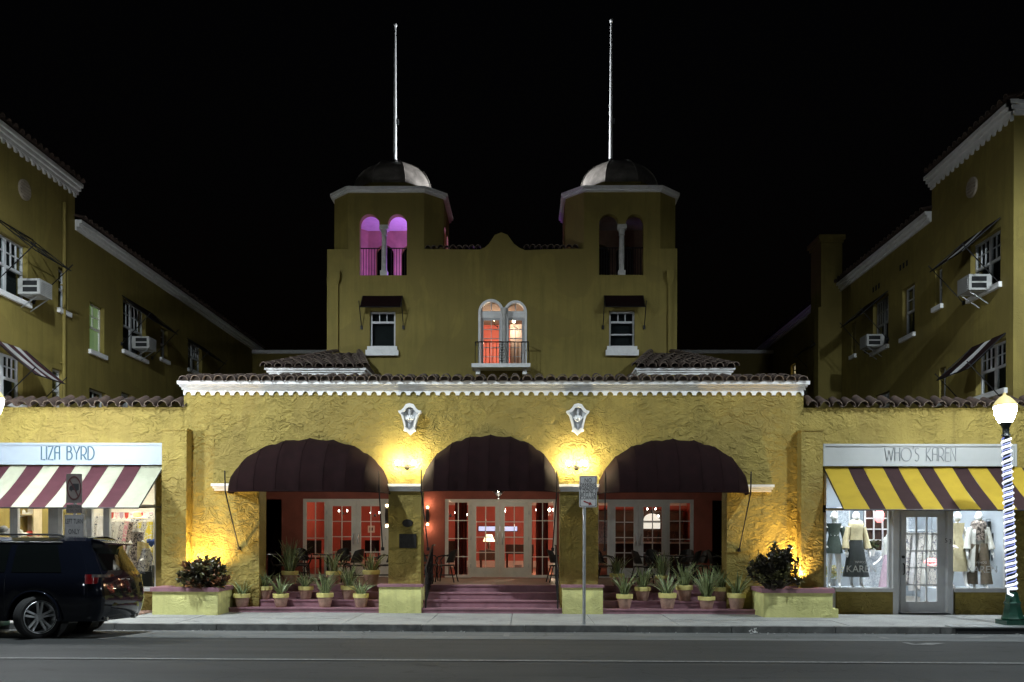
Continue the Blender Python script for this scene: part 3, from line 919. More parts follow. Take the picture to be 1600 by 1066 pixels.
# downspouts with boxed heads
for px, s in ((527, 1), (1046, -1)):
    q = tx(px)
    MB().box(q - .1, q + .1, YT - .16, YT - .003, tz(437), tz(425)).add([(q - .1, YT - .16, tz(437)), (q + .1, YT - .16, tz(437)), (q + .1, YT - .003, tz(437)), (q - .1, YT - .003, tz(437)), (q - .045, YT - .10, tz(446)), (q + .045, YT - .10, tz(446)), (q + .045, YT - .003, tz(446)), (q - .045, YT - .003, tz(446))], [(0, 1, 5, 4), (1, 2, 6, 5), (3, 0, 4, 7), (2, 3, 7, 6), (4, 5, 6, 7)]).box(q - .045, q + .045, YT - .09, YT - .004, tz(556), tz(446)).build('downspout', 'stucco_plain', tb)
# sash windows with sills
def sash(parent, x0, x1, z0, z1, Y, fm, rows_top, gl='dark_glass', meet=.70):
    zm = z0 + (z1 - z0) * meet
    m = MB()
    m.box(x0, x0 + .05, Y, Y + .07, z0, z1).box(x1 - .05, x1, Y, Y + .07, z0, z1).box(x0 + .051, x1 - .051, Y, Y + .07, z1 - .05, z1).box(x0 + .051, x1 - .051, Y, Y + .07, z0, z0 + .045).box(x0 + .051, x1 - .051, Y - .012, Y + .06, zm - .025, zm + .03)
    for i in (1, 2):
        q = x0 + .05 + (x1 - x0 - .1) * i / 3
        m.box(q - .011, q + .011, Y + .01, Y + .05, zm + .031, z1 - .051)
    if rows_top == 2: m.box(x0 + .051, x1 - .051, Y + .012, Y + .045, (zm + z1) / 2 - .01, (zm + z1) / 2 + .01)
    w = m.build('window', fm, parent)
    for i in range(3):
        qa = x0 + .05 + (x1 - x0 - .1) * i / 3; qb = qa + (x1 - x0 - .1) / 3
        MB().box(qa, qb, Y + .028, Y + .032, zm, z1 - .04).build('pane', gl, w)
    MB().box(x0 + .045, x1 - .045, Y + .028, Y + .032, z0 + .04, zm).build('pane', gl, w)
    MB().box(x0, x1, Y + .16, Y + .17, z0, z1).build('shade', 'dark_room_backing', w)  # dark backing sheet in place of an unlit room
    return w
for (a, b) in ((578, 618), (952, 992)):
    w = sash(tb, tx(a) + .003, tx(b) - .003, tz(542) + .003, tz(486) - .003, YT + .1, 'grey_frame', 1)
    if a > 900: MB().box(tx(a) + .05, tx(b) - .05, YT + .09, YT + .13, tz(522) - .02, tz(522) + .02).build('rail', 'grey_frame', w)
    c = (tx(a) + tx(b)) / 2
    MB().box(c - .42, c + .42, YT - .10, YT + .1, tz(548), tz(542)).box(c - .46, c + .46, YT - .14, YT - .004, tz(557), tz(548) - .002).build('sill', 'white_paint', w)
def fan(c, r, z, rise, s):
    return [(c + s * .012, z)] + [(c + s * (.012 + (r - .012) * cos(pi / 2 * i / 8)), z + rise * sin(pi / 2 * i / 8)) for i in range(9)]
# arched french windows over the balcony
for i, (a, b) in enumerate(((750, 785), (790, 821))):
    x0, x1 = tx(a), tx(b); c, r = (x0 + x1) / 2, (x1 - x0) / 2
    # surround
    out = [(c + (r + .045) * cos(pi * k / 16), tz(489) + (r * 1.05 + .05) * sin(pi * k / 16)) for k in range(17)]
    out = [(x0 - .045, tz(575)), (x1 + .045, tz(575))] + out
    inn = arch(x0 + .02, x1 - .02, tz(575) + .03, tz(489), r * 1.05 - .02, 16)
    sr = MB().plate(out, [inn], front(YT - .04), .12).build('window_surround', 'white_paint', tb)
    xi0, xi1 = x0 + .022, x1 - .022
    fr = glazed('french_window', tb, xi0, xi1, tz(575) + .032, tz(496), YT + .1, 2, 5, .075, .05, .06, 'grey_frame', bar=.015, gl='pane_glass')
    MB().box(xi0, xi1, YT + .06, YT + .16, tz(496) + .001, tz(486)).build('transom', 'white_paint', fr)
    rr = r - .022
    MB().plate(arch(c - rr, c + rr, tz(486) + .001, tz(486) + .012, rr * .98, 14), [fan(c, rr - .035, tz(486) + .025, rr * .98 - .035, s_) for s_ in (-1, 1)], front(YT + .1), .05).build('fanlight', 'grey_frame', fr)
    MB().plate(arch(c - rr + .02, c + rr - .02, tz(486) + .01, tz(486) + .02, rr * .95, 14), [], front(YT + .12), .004).build('pane', 'pane_glass', fr)
# shaft between the two windows
cx2 = (tx(785) + tx(790)) / 2
MB().box(cx2 - .10, cx2 + .12, YT - .12, YT - .045, tz(574), tz(484)).build('mullion_shaft', 'white_paint', tb)
MB().lathe([(.05, tz(574)), (.05, tz(496)), (.08, tz(490)), (.09, tz(484))], 12, (cx2 + .01, YT - .17, 0)).build('column', 'stone_column', tb, smooth=50)
# balcony
xb0, xb1 = tx(739), tx(829)
MB().box(xb0, xb1, YT - .55, YT - .001, tz(579.5), tz(573.5)).build('balcony_slab', 'white_paint', tb)
for q in (748, 820): MB().box(tx(q) - .06, tx(q) + .06, YT - .32, YT - .001, tz(588), tz(579.5) - .003).build('bracket', 'white_paint', tb)
m = MB(); yb_ = YT - .50
xa, xb = X_(742.5, yb_, 550), X_(826, yb_, 550); za, zb_ = Z_(573.5, yb_), Z_(534.5, yb_)
m.tube([(xa, yb_, zb_), (xb, yb_, zb_)], .018, 5).tube([(xa, yb_, za + .05), (xb, yb_, za + .05)], .012, 5)
for q in (xa, xb): m.tube([(q, yb_, zb_), (q, YT - .05, zb_)], .016, 5).tube([(q, yb_, za + .05), (q, YT - .05, za + .05)], .012, 5)
nb = 15
for i in range(nb + 1):
    q = xa + (xb - xa) * i / nb
    if abs(i - nb / 2) < 1.2: continue
    m.tube([(q, yb_, za), (q, yb_, zb_)], .010, 4)
cc = (xa + xb) / 2
for k in range(4):
    z_ = za + .14 + k * .15
    for s in (-1, 1): m.tube([(cc, yb_, z_ - .06), (cc + s * .07, yb_, z_ - .03), (cc + s * .07, yb_, z_ + .03), (cc + s * .02, yb_, z_ + .05), (cc + s * .02, yb_, z_)], .008, 4)
m.tube([(cc, yb_, za), (cc, yb_, zb_)], .01, 4)
m.build('balcony_railing', 'iron', tb)
# upstairs room seen through the windows
ry0, ry1 = YT + .32, YT + 4.6
rx0, rx1 = tx(735), tx(836)
zf, zce = tz(575) - .05, tz(575) + 2.55
MB().box(rx0 - 1.6, rx1 + 1.6, ry1, ry1 + .1, zf, zce).build('room_wall', 'lobby_red', tb)
MB().box(rx0 - 1.7, rx0 - 1.6, ry0, ry1, zf, zce).build('room_wall', 'lobby_red', tb)
MB().box(rx1 + 1.6, rx1 + 1.7, ry0, ry1, zf, zce).build('room_wall', 'lobby_red', tb)
MB().box(rx0 - 1.6, rx1 + 1.6, ry0, ry1, zce, zce + .1).build('room_ceiling', 'lobby_red', tb)
MB().box(rx0 - 1.6, rx1 + 1.6, ry0, ry1, zf - .1, zf).build('room_floor', 'lobby_floor', tb)
pwx = X_(797, YT + 2, 520)
MB().box(pwx, pwx + 1.7, YT + 2.0, YT + 2.08, zf, zf + 1.75).build('room_partition', 'lobby_trim', tb)
b1 = emit('bulb_warm', (1.0, 0.80, 0.55), 45)
for (px, py, Y, lab) in ((772, 499, YT + 1.2, 'small bright wall lamp behind the red arched window'), (803, 502, YT + 1.6, 'small bright wall lamp behind the pale arched window')):
    c = P(px, py, Y)
    L = thing('room_lamp', lab, 'lamp', c, group='upstairs lamps')
    MB().lathe([(.0, -.05), (.04, -.03), (.05, .02), (.03, .06), (0, .07)], 10, c).build('bulb', 'bulb_warm', L, smooth=60)
    MB().tube([c + Vector((0, 0, -.05)), c + Vector((0, 0, -.16)), c + Vector((.1, .05, -.2)), c + Vector((.1, .3, -.2))], .012, 5).build('arm', 'iron', L)
    lamp('room_light', 'POINT', c + Vector((0, 1.9 if px < 790 else .15, -.25)), 120 if px < 790 else 6, (1, .76, .55), L, .05)

# side pavilions with hipped tile roofs
for (pa, pb, lab) in ((412, 571, 'low hipped tile roof pavilion beside the tower with purple lit arches'), (993, 1150, 'low hipped tile roof pavilion beside the tower with dark arches')):
    Ya = 21.2
    xa, xb = X_(pa, Ya, 580), X_(pb, Ya, 580)
    zt_ = Z_(574, Ya)
    an = thing('roof_pavilion', lab, 'building', ((xa + xb) / 2, Ya, 0), group='tiled roof pavilions')
    MB().box(xa + .1, xb - .1, Ya + .15, YT - .02, zc + .06, zt_ - .15).build('wall', 'stucco_plain', an)
    m = MB()
    for k, gg in enumerate((.02, .06, .1)): m.box(xa + .1 - gg, xb - .1 + gg, Ya + .15 - gg, YT - .02, zt_ - .15 + k * .051, zt_ - .1 + k * .051)
    m.build('cornice', 'white_paint', an)
    # hipped roof, tiles laid in rows, narrowing upward
    tilt = radians(17); o = wloc(an)
    base = MB().add([(xa, Ya, zt_ + .01), (xb, Ya, zt_ + .01), (xb, YT - .02, zt_ + .01), (xa, YT - .02, zt_ + .01), (xa + .9, YT - .02, zt_ + 1.15), (xb - .9, YT - .02, zt_ + 1.15)], [(0, 1, 5, 4), (1, 2, 5), (3, 0, 4), (0, 3, 2, 1), (2, 3, 4, 5)]).build('roof', 'terracotta', an)
    for r in range(8):
        ins = .9 * r / 10.5; y_ = Ya - .06 + r * .37; z_ = zt_ + .02 + r * .37 * tan17 if False else zt_ + .02 + (y_ - Ya) * 1.15 / (YT - Ya)
        n = max(3, int((xb - xa - 2 * ins) / .24))
        for i in range(n):
            inst('roof_tile', TILE, an, (xa + ins + (i + .5) * (xb - xa - 2 * ins) / n - o.x, y_ - o.y, z_ - o.z), (math.atan2(1.15, YT - Ya) + random.uniform(-.03, .03), 0, random.uniform(-.04, .04)))
    for (ex, fx) in ((xa, xa + .9), (xb, xb - .9)):
        n = 9
        for i in range(n):
            t = i / n; p_ = Vector((ex + (fx - ex) * t, Ya + (YT - .02 - Ya) * t, zt_ + 1.15 * t + .03))
            ob = inst('ridge_tile', TILE, an, p_ - o, (math.atan2(1.15, YT - Ya), 0, -math.atan2(fx - ex, YT - Ya)))
# low block closing the court behind
bk = thing('rear_block', 'dark low block closing the court behind the tower block', 'building', (0, 39, 0))
zbk = Z_(553, 39)
for xa, xb in ((-13, -5.7), (4.4, 12)):
    MB().box(xa, xb, 39, 39.3, 0, zbk).build('wall', 'stucco_plain', bk)
    MB().box(xa, xb, 38.9, 39.3, zbk + .002, zbk + .15).build('cornice', 'white_paint', bk)
# ================================================================== THE SIDE WINGS
def wing(side, X, label, secs, wins, Yf, back_to):
    """side +1: wall faces +X (stands on the SUV side); -1: faces -X"""
    wg = thing('hotel_wing', label, 'building', (X, Yf, 0), group='long side wings of the hotel')
    o = wloc(wg)
    ys_, zs_ = secs          # [(Y start, top z)...]
    outl = [(Yf, 0), (back_to, 0)]
    top = []
    for i, (ya, z) in enumerate(secs_pairs(secs)):
        yb = secs_pairs(secs)[i + 1][0] if i + 1 < len(secs_pairs(secs)) else back_to
        top.append((ya, yb, z))
    for ya, yb, z in reversed(top): outl += [(yb, z), (ya, z)]
    hol = [rect(w['y0'], w['y1'], w['z0'], w['z1']) for w in wins]
    to3 = lambda u, v, d: (X - side * d, u, v)
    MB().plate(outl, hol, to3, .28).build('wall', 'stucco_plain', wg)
    # street front, rear, roofs
    ztop = top[0][2]
    MB().box(X - side * .28, X - side * 7, Yf, Yf + .28, 0, ztop).build('front_wall', 'stucco_plain', wg)
    for i, (ya, yb, z) in enumerate(top):
        MB().box(X - side * .3, X - side * 7, ya + .3, yb, z - .3, z - .02).build('flat_roof', 'mortar', wg)
        # stepped cornice
        m = MB(); yy0 = ya - (.0 if i else .2)
        for k, gg in enumerate((.06, .12, .18)):
            m.box(X + side * .003, X + side * gg, yy0 + (.0 if i else .12 - .06 * k), yb + (.10 if i == 0 else 0), z - .27 + k * .091, z - .18 + k * .09)
        m.build('cornice', 'white_paint', wg)
        if i == 0:
            m = MB()
            for k, gg in enumerate((.06, .12, .18)):
                m.box(X + side * gg, X - side * 7, Yf - gg, Yf - .003, z - .27 + k * .091, z - .18 + k * .09)
            m.build('cornice', 'white_paint', wg)
            lp = [(yb, z - .271), (Yf, z - .271)]; q = Yf
            while q + .25 < yb:
                lp += [(q, z - .37), (q + .07, z - .37)] + [(q + .16 - .09 * cos(pi * i / 5), z - .37 + .10 * sin(pi * i / 5)) for i in range(6)]; q += .25
            lp += [(q, z - .37), (yb, z - .37)]
            MB().plate(lp, [], lambda u, v, d: (X + side * (.05 - d), u, v), .047).build('scalloped_trim', 'white_paint', wg)
            MB().box(X - side * .3, X - side * 7, yb - .28, yb, top[1][2] - .02, z - .02).build('gable_wall', 'stucco_plain', wg)
        q = yy0 + .05; st = .26 if i == 0 else .30
        lim = min(yb, 40)
        while q < lim:
            inst('roof_tile', TILE, wg, Vector((X + side * .26, q, z + .02 + random.uniform(-.01, .01))) - o, (radians(14), 0, side * pi / 2))
            q += st
        if i == 0:
            q = .1
            while q < 1.5:
                inst('roof_tile', TILE, wg, Vector((X - side * q, Yf - .3, z + .02)) - o, (radians(14), 0, 0)); q += .26
    for w in wins:
        wing_window(wg, X, side, w)
    return wg, top
def secs_pairs(s): return s
def wing_window(wg, X, side, w):
    """local frame: x along the wall, y into the wall"""
    W_ = w['y1'] - w['y0']; Hh = w['z1'] - w['z0']; fm = w.get('fm', 'grey_frame')
    kind = w['kind']
    sashes = 2 if kind == 'pair' else 1
    m = MB()
    yr, dd = .12, .06
    panes = []
    for s in range(sashes):
        a = -W_ / 2 + W_ * s / sashes; b = a + W_ / sashes
        fw = .05
        m.box(a + .002, a + fw, yr, yr + dd, .002, Hh - .002).box(b - fw, b - .002, yr, yr + dd, .002, Hh - .002)
        m.box(a + fw, b - fw, yr, yr + dd, Hh - fw, Hh - .002).box(a + fw, b - fw, yr, yr + dd, .002, fw)
        zm = Hh * .5
        m.box(a + fw, b - fw, yr - .01, yr + dd, zm - .03, zm + .03)
        nc = 1 if kind == 'narrow' else (3 if kind == 'pair' else 2)
        for i in range(1, nc):
            q = a + fw + (b - a - 2 * fw) * i / nc
            m.box(q - .014, q + .014, yr + .01, yr + dd - .01, zm + .03, Hh - fw)
        m.box(a + fw, b - fw, yr + .012, yr + dd - .012, (zm + Hh) / 2 - .014, (zm + Hh) / 2 + .014)
        panes += [(a + fw, b - fw, fw, zm - .03), (a + fw, b - fw, zm + .03, Hh - fw)]
    wo = m.build('window', fm, wg, world=False)
    # local -y looks out of the wall: for side +1 (outward +X) turn +90 degrees, local x then runs along +Y
    wo.location = Vector((X, (w['y0'] + w['y1']) / 2, w['z0'])) - wloc(wg)
    wo.rotation_euler = (0, 0, side * pi / 2)
    for (a, b, z0, z1) in panes:
        MB().box(a, b, yr + .028, yr + .032, z0, z1).build('pane', 'dark_glass', wo, world=False)
    sh = w.get('shade', 'dark_room_backing')  # 'shade' picks the dark backing sheet that paints in an unlit room
    MB().box(-W_ / 2, W_ / 2, .27, .275, 0, Hh).build('shade', sh, wo, world=False)  # dark backing sheet standing in for the unlit room
    MB().box(-W_ / 2 - .07, W_ / 2 + .07, -.08, .10, -.12, -.002).build('sill', 'white_paint', wo, world=False)
    if w.get('lit'):
        MB().box(-W_ / 2 + .02, W_ / 2 - .02, .156, .162, .02, Hh - .02).build('lit_blind', w['lit'], wo, world=False)
XL, XR = -12.0, 10.66
def W(X, pa, pb, pt, pz, kind, pref=None, **k):
    """window from its two edge columns; pt/pz top and bottom rows at the near edge"""
    ya, yb = onX(pa, 500, X).y, onX(pb, 500, X).y
    pr = pref if pref is not None else pa
    zt_ = onX(pr, pt, X).z; zb_ = onX(pr, pz, X).z
    d = dict(y0=min(ya, yb), y1=max(ya, yb), z0=zb_, z1=zt_, kind=kind); d.update(k)
    return d
emit('green_light', (0.30, 0.46, 0.13), 0.40)
emit('warm_light', (1.0, 0.75, 0.42), 2.5)
winsL = [
    W(XL, -14, 43, 361, 453, 'pair', 0),
    W(XL, 91, 106, 416, 481, 'narrow'),
    W(XL, 140, 163, 470, 546, 'single', lit='green_light', fm='cream_frame'),
    W(XL, 192, 228, 464, 546, 'pair'),
    W(XL, 251, 262, 511, 559, 'narrow'),
    W(XL, 294, 316, 530, 575, 'pair'),
    W(XL, -14, 36, 548, 624, 'pair', 0),
    W(XL, 82, 100, 574, 640, 'narrow'),
    W(XL, 140, 166, 606, 660, 'single'),
    W(XL, 190, 206, 612, 655, 'pair'),
]
winsR = [
    W(XR, 1563, 1516, 354, 441, 'pair'),
    W(XR, 1472, 1461, 415, 475, 'narrow'),
    W(XR, 1429, 1410, 441, 519, 'single', shade='dark_room_backing'),
    W(XR, 1388, 1364, 458, 538, 'pair'),
    W(XR, 1337, 1331, 502, 553, 'narrow'),
    W(XR, 1310, 1294, 515, 560, 'pair'),
    W(XR, 1272, 1260, 575, 605, 'narrow'),
    W(XR, 1572, 1525, 528, 606, 'pair'),
    W(XR, 1478, 1468, 572, 625, 'narrow'),
    W(XR, 1390, 1368, 610, 650, 'pair'),
    W(XR, 1243, 1236, 567, 584, 'single', lit='warm_light'),
]
YWL = onX(-30, 300, XL).y
YWR = onX(1584, 300, XR).y
zL1 = onX(117, 287, XL).z; yL1 = onX(117, 287, XL).y; zL2 = onX(105, 335, XL).z
zR1 = onX(1446, 284, XR).z; yR1 = onX(1456, 300, XR).y; zR2 = onX(1290, 463, XR).z
wgL, topL = wing(1, XL, 'dim yellow hotel wing rising behind the shop with the maroon and cream awning', [(YWL, zL1), (yL1, zL2)], winsL, YWL, 46)
wgR, topR = wing(-1, XR, 'dim yellow hotel wing with a chimney behind the shop with the yellow and maroon awning', [(YWR, zR1), (yR1, zR2)], winsR, YWR, 46)
# chimney on the far wing wall
c1 = onX(1315, 470, XR); c2x = P(1283, 470, c1.y).x
zct = Z_(368, c1.y, 1290)
m = MB()
m.box(c2x, XR + .02, c1.y, c1.y + 1.1, 0, zct - .25)
m.box(c2x - .10, XR - .003, c1.y - .03, c1.y + 1.13, 0, Z_(480, c1.y, 1290))
m.box(c2x - .05, XR + .05, c1.y - .05, c1.y + 1.15, zct - .248, zct - .15).box(c2x - .11, XR + .09, c1.y - .11, c1.y + 1.2, zct - .149, zct)
m.build('chimney', 'stucco_plain', wgR)
# attic vents
for wg, X, s, px, py in ((wgL, XL, 1, 37, 297), (wgR, XR, -1, 1520, 293)):
    c = onX(px, py, X); o = wloc(wg)
    m = MB().lathe([(.20, -.02), (.24, -.02), (.24, .05), (.20, .05)], 20, (0, 0, 0), sx=1, sy=1)
    m.xf(Matrix.Translation(c) @ Matrix.Rotation(s * pi / 2, 4, 'Y')).build('vent', 'vent_paint', wg, smooth=40)
    m = MB()
    for k in range(5):
        z = -.15 + k * .075; hw = sqrt(max(.0, .04 - z * z))
        m.box(c.x, c.x + s * .07, c.y - hw, c.y + hw, c.z + z - .012, c.z + z + .012)
    m.build('louvre', 'vent_paint', wg)
for px, py in ((1412, 415), (1369, 450), (1293, 500)):
    c = onX(px, py, XR)
    for k in (-1, 0, 1): MB().box(c.x - .004, c.x - .002, c.y + k * .22 - .06, c.y + k * .22 + .06, c.z - .08, c.z + .08).build('wall_vent', 'dark_interior', wgR)
# drainpipe on the SUV-side wing
c = onX(96, 470, XL)
m = MB().tube([(XL + .07, c.y, 2), (XL + .07, c.y, zL1 - .75)], .045, 8)
for z in (4, 6, 8): m.box(XL + .002, XL + .09, c.y - .06, c.y + .06, z, z + .03)
m.build('drainpipe', 'stucco_plain', wgL)

# window air conditioners: one model, copied
def make_ac(label):
    t = thing('air_conditioner', label, 'air conditioner', group='window air conditioners on the hotel wings')
    w, d, h = .56, .52, .36
    MB().box(-w / 2, w / 2, -d, -.002, 0, h).build('case', 'ac_body', t, world=False)
    m = MB()
    for i in range(7): m.box(-w / 2 + .05, w / 2 - .05, -d - .012, -d - .002, .04 + i * .042, .060 + i * .042)
    m.build('grille', 'ac_body', t, world=False)
    for s in (-1, 1):
        for j in (0, 1):
            MB().box(s * (w / 2 + .002), s * (w / 2 + .006), -d + .06, -.12, .05 + j * .15, .16 + j * .15).build('side_vent', 'dark_interior', t, world=False)
    for s in (-.2, .2): MB().tube([(s, -d + .05, -.01), (s, -.04, -.3)], .014, 5).tube([(s, -d + .05, -.01), (s, -.02, -.01)], .014, 5).build('bracket', 'steel', t, world=False)
    return t
def place_ac(t, X, side, px, py):
    c = onX(px, py, X)
    t.location = (X, c.y, c.z); t.rotation_euler = (0, 0, side * pi / 2)
ac0 = make_ac('white window air conditioner under the bare awning frame'); place_ac(ac0, XL, 1, 38, 464)
for (X, s, px, py, lab) in ((XL, 1, 212, 547, 'white window air conditioner near the green lit window'),
                            (XR, -1, 1540, 458, 'large white window air conditioner in the paired window nearest the street on the chimney wing'),
                            (XR, -1, 1376, 544, 'white window air conditioner in the second paired window along the chimney wing'),
                            (XR, -1, 1304, 574, 'dim window air conditioner nearest the chimney')):
    c = copy_tree(ac0); c['label'] = lab; place_ac(c, X, s, px, py)

# sloped fabric awnings on window walls: local x along wall, -y outwards
def slope_awning(label, w, proj, drop, mats, stripes, group, name='window_awning', rods=True, fabric=True, rod_to=None):
    t = thing(name, label, 'awning', group=group)
    n = len(stripes)
    edges = [0]
    for s in stripes: edges.append(edges[-1] + s[0])
    tot = edges[-1]
    if fabric:
        for i, s in enumerate(stripes):
            xa = -w / 2 + w * edges[i] / tot; xb = -w / 2 + w * edges[i + 1] / tot
            rows = []
            for k in range(7):
                f = k / 6; sag = -.035 * sin(pi * f) - .012 * sin(i * 1.9 + f * 5)
                rows.append([(xa, -proj * f - .01, -drop * f + sag), ((xa + xb) / 2, -proj * f - .01, -drop * f + sag - .004), (xb, -proj * f - .01, -drop * f + sag)])
            m = MB().grid(rows)
            r2 = [[(p[0], p[1] + .006, p[2] - .008) for p in r] for r in rows]
            m.grid(r2)
            m.grid([[rows[-1][0], rows[-1][1], rows[-1][2]], [r2[-1][0], r2[-1][1], r2[-1][2]]])
            m.build('stripe_panel' if n > 1 else 'canopy', s[1], t, world=False)
    m = MB()
    m.tube([(-w / 2, -proj, -drop), (w / 2, -proj, -drop)], .016, 6)
    for s in (-1, 1):
        m.tube([(s * w / 2, -.01, -.01), (s * w / 2, -proj, -drop)], .013, 5)
        if not fabric: m.tube([(s * w * .12, -.01, -.01), (s * w * .12, -proj, -drop)], .013, 5)
    if not fabric: m.tube([(-w / 2, -.02, 0), (w / 2, -.02, 0)], .014, 5).tube([(-w / 2, -proj * .5, -drop * .5), (w / 2, -proj * .5, -drop * .5)], .013, 5)
    m.build('awning_frame', 'iron', t, world=False)
    if rods:
        rt = rod_to or (-drop - .45)
        for s in (-1, 1):
            xx = s * (w / 2 + .03)
            MB().tube([(xx, -proj - .03, -drop + .16), (xx, -.03, rt)], .013, 5).box(xx - .03, xx + .03, -.05, -.002, rt - .05, rt + .05).build('support_rod', 'iron', t, world=False)
    return t
grp = 'small maroon awnings over the tower windows'
for (a, b, lab) in ((567, 629, 'small maroon awning under the purple lit tower arches'), (944, 1005, 'small maroon awning under the dark tower arches')):
    t = slope_awning(lab, tx(b) - tx(a) - .0, .42, .42, None, [(1, 'maroon_fabric')], grp, rod_to=-.9)
    t.location = ((tx(a) + tx(b)) / 2, YT, tz(462))
grp = 'awnings over the wing windows'
def wing_awning(lab, X, side, pa, pb, ptop, proj, drop, stripes, fabric=True, rods=True, pref=None):
    ya, yb = onX(pa, 500, X).y, onX(pb, 500, X).y
    z = onX(pref if pref is not None else pa, ptop, X).z
    t = slope_awning(lab, abs(yb - ya), proj, drop, None, stripes, grp, fabric=fabric, rods=rods, rod_to=-drop - .75)
    t.location = (X, (ya + yb) / 2, z); t.rotation_euler = (0, 0, side * pi / 2)
    return t
wing_awning('bare black awning frame without fabric above an air conditioner', XL, 1, -10, 50, 345, .95, .75, [(1, 'maroon_fabric')], fabric=False, pref=0)
wing_awning('striped maroon and grey window awning low on the wing with the drainpipe', XL, 1, -10, 40, 533, .95, .8, [(1, 'maroon_stripe'), (1, 'sheer')] * 2 + [(1, 'maroon_stripe')], pref=0)
wing_awning('dark maroon window awning near the green lit window', XL, 1, 190, 236, 461, .85, .7, [(1, 'maroon_fabric')])
wing_awning('faint dark window awning farthest along the wing with the drainpipe', XL, 1, 292, 320, 528, .8, .6, [(1, 'maroon_fabric')])
wing_awning('dark window awning over the upper window nearest the street on the chimney wing', XR, -1, 1563, 1508, 340, .85, .75, [(1, 'maroon_fabric'), (.6, 'sheer'), (1, 'maroon_fabric')])
wing_awning('striped dark window awning just above the street lamp on the chimney wing', XR, -1, 1572, 1520, 520, .85, .8, [(1, 'maroon_fabric'), (.6, 'sheer'), (1, 'maroon_fabric')])
wing_awning('dark window awning in the middle of the chimney wing', XR, -1, 1388, 1354, 454, .8, .7, [(1, 'maroon_fabric')])
wing_awning('dark window awning nearest the chimney', XR, -1, 1310, 1280, 508, .9, .7, [(1, 'maroon_fabric')])

# ================================================================== THE TWO SHOPS
YS = YF
def sx_(px, py=850): return X_(px, YS, py)
def shop_tiles(parent, xa, xb, z):
    o = wloc(parent); n = int((xb - xa) / .262)
    for i in range(n):
        xx = xa + (i + .5) * (xb - xa) / n + random.uniform(-.012, .012)
        inst('roof_tile', TILE, parent, (xx - o.x, -.12 + random.uniform(-.02, .02), z - o.z), (radians(24) + random.uniform(-.05, .05), 0, random.uniform(-.07, .07)), (1.05, 1, 1.1))
        inst('roof_tile', TILE_PAN, parent, (xx + .13 - o.x, -.08, z + .03 - o.z), (radians(24), 0, 0), (.6, 1, .5))
def shop_shell(label, xa, xb, openings, zpar_, wallmat, Ydep=5.5):
    s = thing('shop_building', label, 'shop', ((xa + xb) / 2, YS, 0), group='one storey shops beside the arcade')
    MB().plate(rect(xa, xb, -.3, zpar_), openings, front(YS), .3).build('wall', 'stucco', s)
    MB().box(xa, xb, YS + .3, YS + Ydep + 1, zpar_ - .4, zpar_ - .1).build('flat_roof', 'mortar', s)
    a = min(o_[0][0] for o_ in openings) - .3; b = max(o_[1][0] for o_ in openings) + .3
    y0, y1 = YS + .32, YS + Ydep
    zc_ = 3.2
    MB().box(a, b, y1, y1 + .1, -.05, zc_).build('inside_wall', wallmat, s)
    MB().box(a - .1, a, y0, y1, -.05, zc_).box(b, b + .1, y0, y1, -.05, zc_).build('inside_wall', wallmat, s)
    MB().box(a, b, y0, y1, zc_, zc_ + .1).build('ceiling', wallmat, s)
    MB().box(a, b, YS + .02, y1, -.1, .02).build('floor', 'shop_floor', s)
    shop_tiles(s, xa, xb, zpar_ + .02)
    return s, (a, b, y0, y1, zc_)
zps = Z_(637, YS, 800)
zst = Z_(738, YS)            # top of storefront, behind the awning
# --- shop on the SUV side
LA0, LA1 = -15.2, xl - .005
lo0, lo1 = -13.6, sx_(243.5)
shl, Lr = shop_shell('yellow one storey shop with a white name board and a maroon and cream awning', LA0, LA1, [rect(lo0, lo1, -.2, zst)], zps, 'shop_wall')
zb_l = Z_(922, YS, 200)
def front_frame(s, holes, x0, x1, z0, z1, mat, Y=YS + .08, th=.09):
    MB().plate(rect(x0 + .003, x1 - .003, z0, z1 - .003), holes, front(Y), th).build('shopfront_frame', mat, s)
l_w = [(sx_(168), sx_(239)), (sx_(20), sx_(62)), (-13.4, sx_(12))]
zwt = zst - .09
holes = [rect(l_w[0][0], l_w[0][1], zb_l + .06, Z_(793, YS) - .02), rect(l_w[0][0], l_w[0][1], Z_(793, YS) + .04, zwt),
         rect(l_w[2][0], l_w[2][1], zb_l + .06, zwt), rect(sx_(24), sx_(72), zb_l + .06, zwt), rect(sx_(88), sx_(132), .02, Z_(790, YS)), rect(sx_(140), sx_(158), .3, zwt)]
front_frame(shl, holes, lo0, lo1, -.15, zst, 'grey_frame')
for h in holes:
    MB().box(h[0][0] - .01, h[1][0] + .01, YS + .125, YS + .13, h[0][1] - .01, h[2][1] + .01).build('pane', 'pane_glass', shl)
MB().box(sx_(164), lo1 - .004, YS + .01, YS + .075, -.15, zb_l - .03).build('stall_riser', 'stucco', shl)
MB().box(sx_(163), lo1 - .004, YS - .03, YS + .079, zb_l - .025, zb_l + .03).build('sill', 'grey_frame', shl)
# glass door leaf
glazed('shop_door', shl, sx_(88) + .004, sx_(132) - .004, .03, Z_(790, YS) - .004, YS + .05, 1, 1, .09, .2, .1, 'white_paint', gl='pane_glass')
